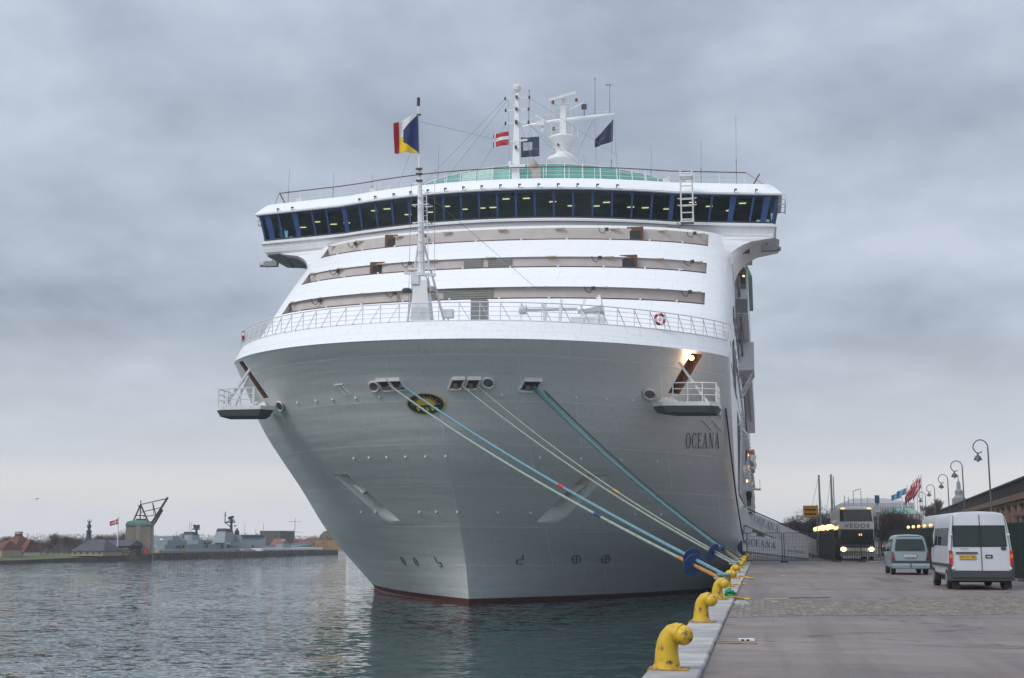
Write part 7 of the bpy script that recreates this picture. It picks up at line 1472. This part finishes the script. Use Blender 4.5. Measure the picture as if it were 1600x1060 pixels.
# ------------------------------------------------------------------ beyond the fence on the right
def rq(px, y): return at(px, y)
y = 330.0; x0, x1 = rq(1316, y), rq(1432, y); H = zat(787, x0, y) - QZ; t = thing('white_hall', 'large pale grey flat roofed hall in the distance behind the coach', 'building', (x0, y, QZ)); MB().b2((0, 0, 0), (x1 - x0, 30, H)).build('wall', mat('pale_hall', (.36, .37, .38), .8, var=.06, scale=.2), t)
g = MB(); g.add([(0, 0, H + .01), (x1 - x0, 0, H + .01), (x1 - x0, 30, H + .01), (0, 30, H + .01), (3, 1, H + 1.2), (x1 - x0 - 7, 1, H + 1.2), (x1 - x0 - 7, 29, H + 1.2), (3, 29, H + 1.2)], [(4, 5, 6, 7), (0, 1, 5, 4), (1, 2, 6, 5), (2, 3, 7, 6), (3, 0, 4, 7)]); g.build('roof', MATS['pale_hall'], t)
for i in range(14): g = MB(); xx = (x1 - x0) * .52 + i * .62; g.b2((xx, -.06, H - 2.6), (xx + .35, .02, H - .9)); g.build('window_fin', GREYUND, t)
for i in range(7): g = MB(); xx = 1.0 + i * 2.1; g.b2((xx, -.06, H - 4.2), (xx + 1.2, .02, H - 3.4)); g.build('window', DKW, t)
y = 300.0; x0, x1 = rq(1384, y), rq(1442, y); H = zat(804, x0, y) - QZ; Hr = zat(794, x0, y) - QZ; t = thing('green_roof_hall', 'building with a pale copper green roof below the red flags', 'building', (x0, y, QZ)); MB().b2((0, 0, 0), (x1 - x0, 12, H)).build('wall', PLAST, t)
L = x1 - x0; g = MB(); g.add([(-.3, -.3, H + .01), (L + .3, -.3, H + .01), (L + .3, 12, H + .01), (-.3, 12, H + .01), (L * .25, 5, Hr), (L * .8, 5, Hr)], [(0, 1, 5, 4), (1, 2, 5), (2, 3, 4, 5), (3, 0, 4), (0, 3, 2, 1)]); g.build('roof', mat('mint_copper', (.16, .34, .27), .7, var=.1), t)
y = 262.0; x0, x1 = rq(1160, y), rq(1300, y); H = zat(829, x0, y) - QZ; Hr = zat(817, x0, y) - QZ; L = x1 - x0; t = thing('red_roof_terrace', 'long low building with a dull red roof seen beyond the gangways', 'building', (x0, y, QZ)); MB().b2((0, 0, 0), (L, 10, H)).build('wall', mat('rose_wall', (.22, .17, .16), .85, var=.2, scale=.4), t)
g = MB(); g.add([(-.3, -.3, H + .01), (L + .3, -.3, H + .01), (L + .3, 10, H + .01), (-.3, 10, H + .01), (0, 5, Hr), (L, 5, Hr)], [(0, 1, 5, 4), (1, 2, 5), (2, 3, 4, 5), (3, 0, 4), (0, 3, 2, 1)]); g.build('roof', mat('dull_red_roof', (.17, .07, .07), .85, var=.2, scale=.5), t)
for i in range(12): g = MB(); xx = L * (i + .5) / 12; g.b2((xx - .5, -.05, .8), (xx + .5, .02, H - .4)); g.build('window', WFR if i % 2 else DKW, t)
y = 150.0; x0, x1 = rq(1246, y), rq(1300, y); H = zat(846, x0, y) - QZ; g = MB(); L = x1 - x0; Hr = zat(838, x0, y) - QZ
t = thing('grey_marquee', 'low grey tent roof behind the lamp string', 'tent', (x0, y, QZ)); MB().b2((0, 0, 0), (L, 5, max(.3, H))).build('wall', GREYUND, t); g.add([(-.4, -.2, H + .01), (L, -.2, H + .01), (L, 5, H + .01), (-.4, 5, H + .01), (L * .6, 2.5, Hr)], [(0, 1, 4), (1, 2, 4), (2, 3, 4), (3, 0, 4), (0, 3, 2, 1)]); g.build('roof', mat('tent_grey_blue', (.16, .20, .23), .8), t)
# masts of sailing boats and thin poles
for i, (px, pt, y, r_, lab) in enumerate(((1283, 743, 170, .16, 'tall pale yacht mast left of the coach, left of the close pair'), (1302, 742, 172, .17, 'taller mast of the close pair of yacht masts left of the coach'), (1305.5, 745, 180, .09, 'thin mast just right of the tallest yacht mast'), (1322, 775, 230, .10, 'short thin mast above the coach roof, left one'), (1328, 777, 240, .10, 'short thin mast above the coach roof, right one'), (1336, 768, 240, .09, 'thin pole with a pennant arm above the coach'), (1348, 767, 240, .09, 'thin pole above the right side of the coach'), (1358, 778, 240, .07, 'thin pole over the pale hall roof'))):
    x = at(px, y); H = zat(pt, x, y) - QZ; t = thing('yacht_mast', lab, 'mast', (x, y, QZ), group='masts and poles in the basin beyond the coach'); MB().tube([(0, 0, 0), (0, 0, H)], [r_, r_ * .7], 6).build('pole', mat('mast_alloy', (.30, .31, .33), .5, metal=.4), t)
    if i < 2:
        g = MB(); g.tube([(0, 0, H), (-H * .22 * (1 if i == 0 else .6), 1, 1)], .025, 3); g.tube([(0, 0, H * .8), (H * .08, 1, 1)], .02, 3); g.bar((-.7, 0, H * .55), (.7, 0, H * .55), .05); g.build('rigging', GREYMETAL, t)
    if i == 5: g = MB(); g.bar((0, 0, H), (1.35, 0, H + .4), .12); g.build('pennant_arm', mat('arm_red_grey', (.25, .15, .14), .7), t)
# flagpoles with flags
FL = [(1412, 766, 215, 5, 'pale blue'), (1421, 760, 213, 5, 'blue'), (1431, 752, 210, 1, 'red'), (1436, 748, 208, 1, 'red'), (1440, 744, 206, 1, 'red'), (1444, 743, 204, 1, 'red')]
names = ['pale blue', 'mid blue', 'large drooping red and white', 'second drooping red and white', 'third drooping red and white', 'rightmost drooping red and white']
for i, (px, pt, y, c, nm) in enumerate(FL):
    x = at(px, y); H = zat(pt, x, y) - QZ; t = thing('flagpole', 'flagpole carrying the ' + names[i] + ' flag beyond the hedge', 'flagpole', (x, y, QZ), group='flagpoles beyond the hedge'); MB().tube([(0, 0, 0), (0, 0, H)], [.12, .06], 6).build('pole', WHITE2, t); MB().sphere((0, 0, H), .12, 5).build('finial', WHITE2, t)
    red = c == 1; z1 = QZ + H - .3
    flag('flag', names[i] + ' flag in the cluster of flags beyond the hedge', 'flag', (x - .1, y, z1), (x - .1, y, z1 - (1.6 if red else 1.0)), (-1, .1, -1.7 if red else -.35), 2.5 if red else 1.6, (lambda u, v: 1 if abs(v - .5) < .1 or abs(u - .35) < .06 else 0) if red else (lambda u, v: 0), [FR, FW] if red else [FLB, FW], wave=.25, droop=.0, group='flags beyond the hedge', taper=.8)
# bushes and trees beyond the fence
k = 0
for px, y, pt in ((1378, 128, 806), (1386, 126, 800), (1394, 128, 797), (1402, 124, 798), (1410, 128, 800), (1419, 126, 801), (1427, 130, 805), (1433, 134, 812)):
    x = at(px, y); tree(x, y, QZ, (zat(pt, x, y) - QZ) * 1.05, 31 + k % 4, ORD[k] + ' dense bare bush from the left in the clump below the red flags', 'bare bushes below the red flags', .85, 4, 6, 'bare_bush', 'bush', 1.1, .03); k += 1
k2 = -1
for px, y, pt in ((1250, 210, 808), (1259, 205, 800), (1268, 208, 812), (1276, 200, 806), (1285, 204, 800), (1294, 200, 796), (1241, 215, 820), (1300, 190, 812)):
    x = at(px, y); k2 += 1; tree(x, y, QZ, (zat(pt, x, y) - QZ) * 1.05, 31 + k2 % 4, ['leftmost but one', 'second', 'fourth', 'fifth', 'sixth', 'seventh', 'leftmost', 'rightmost'][k2 % 8] + ' bare tree in the thicket between gangway and coach', 'bare trees between gangway and coach', .75, 4, 5, 'bare_tree', 'tree', 1.2, .03)
x = at(1462, 175); tree(x, 175, QZ, (zat(766, x, 175) - QZ), 35, 'rounded leafless tree rising behind the terrace, between two lamps', None, .6, 5, 4, twig=.02, fuzzy=False)

# ------------------------------------------------------------------ thin damp air over the harbour
g = MB(); g.b2((-420, -8, -1.2), (330, 640, 60)); hm = bpy.data.materials.new('harbour_haze'); hm.use_nodes = True; n_ = hm.node_tree; n_.nodes.clear()
o_ = n_.nodes.new('ShaderNodeOutputMaterial'); v_ = n_.nodes.new('ShaderNodeVolumePrincipled'); v_.inputs['Color'].default_value = (.86, .90, .96, 1); v_.inputs['Density'].default_value = .0004; n_.links.new(v_.outputs[0], o_.inputs['Volume'])
tag(g.build('haze', hm), kind='stuff', label='thin damp haze hanging over the whole harbour', cat='haze')
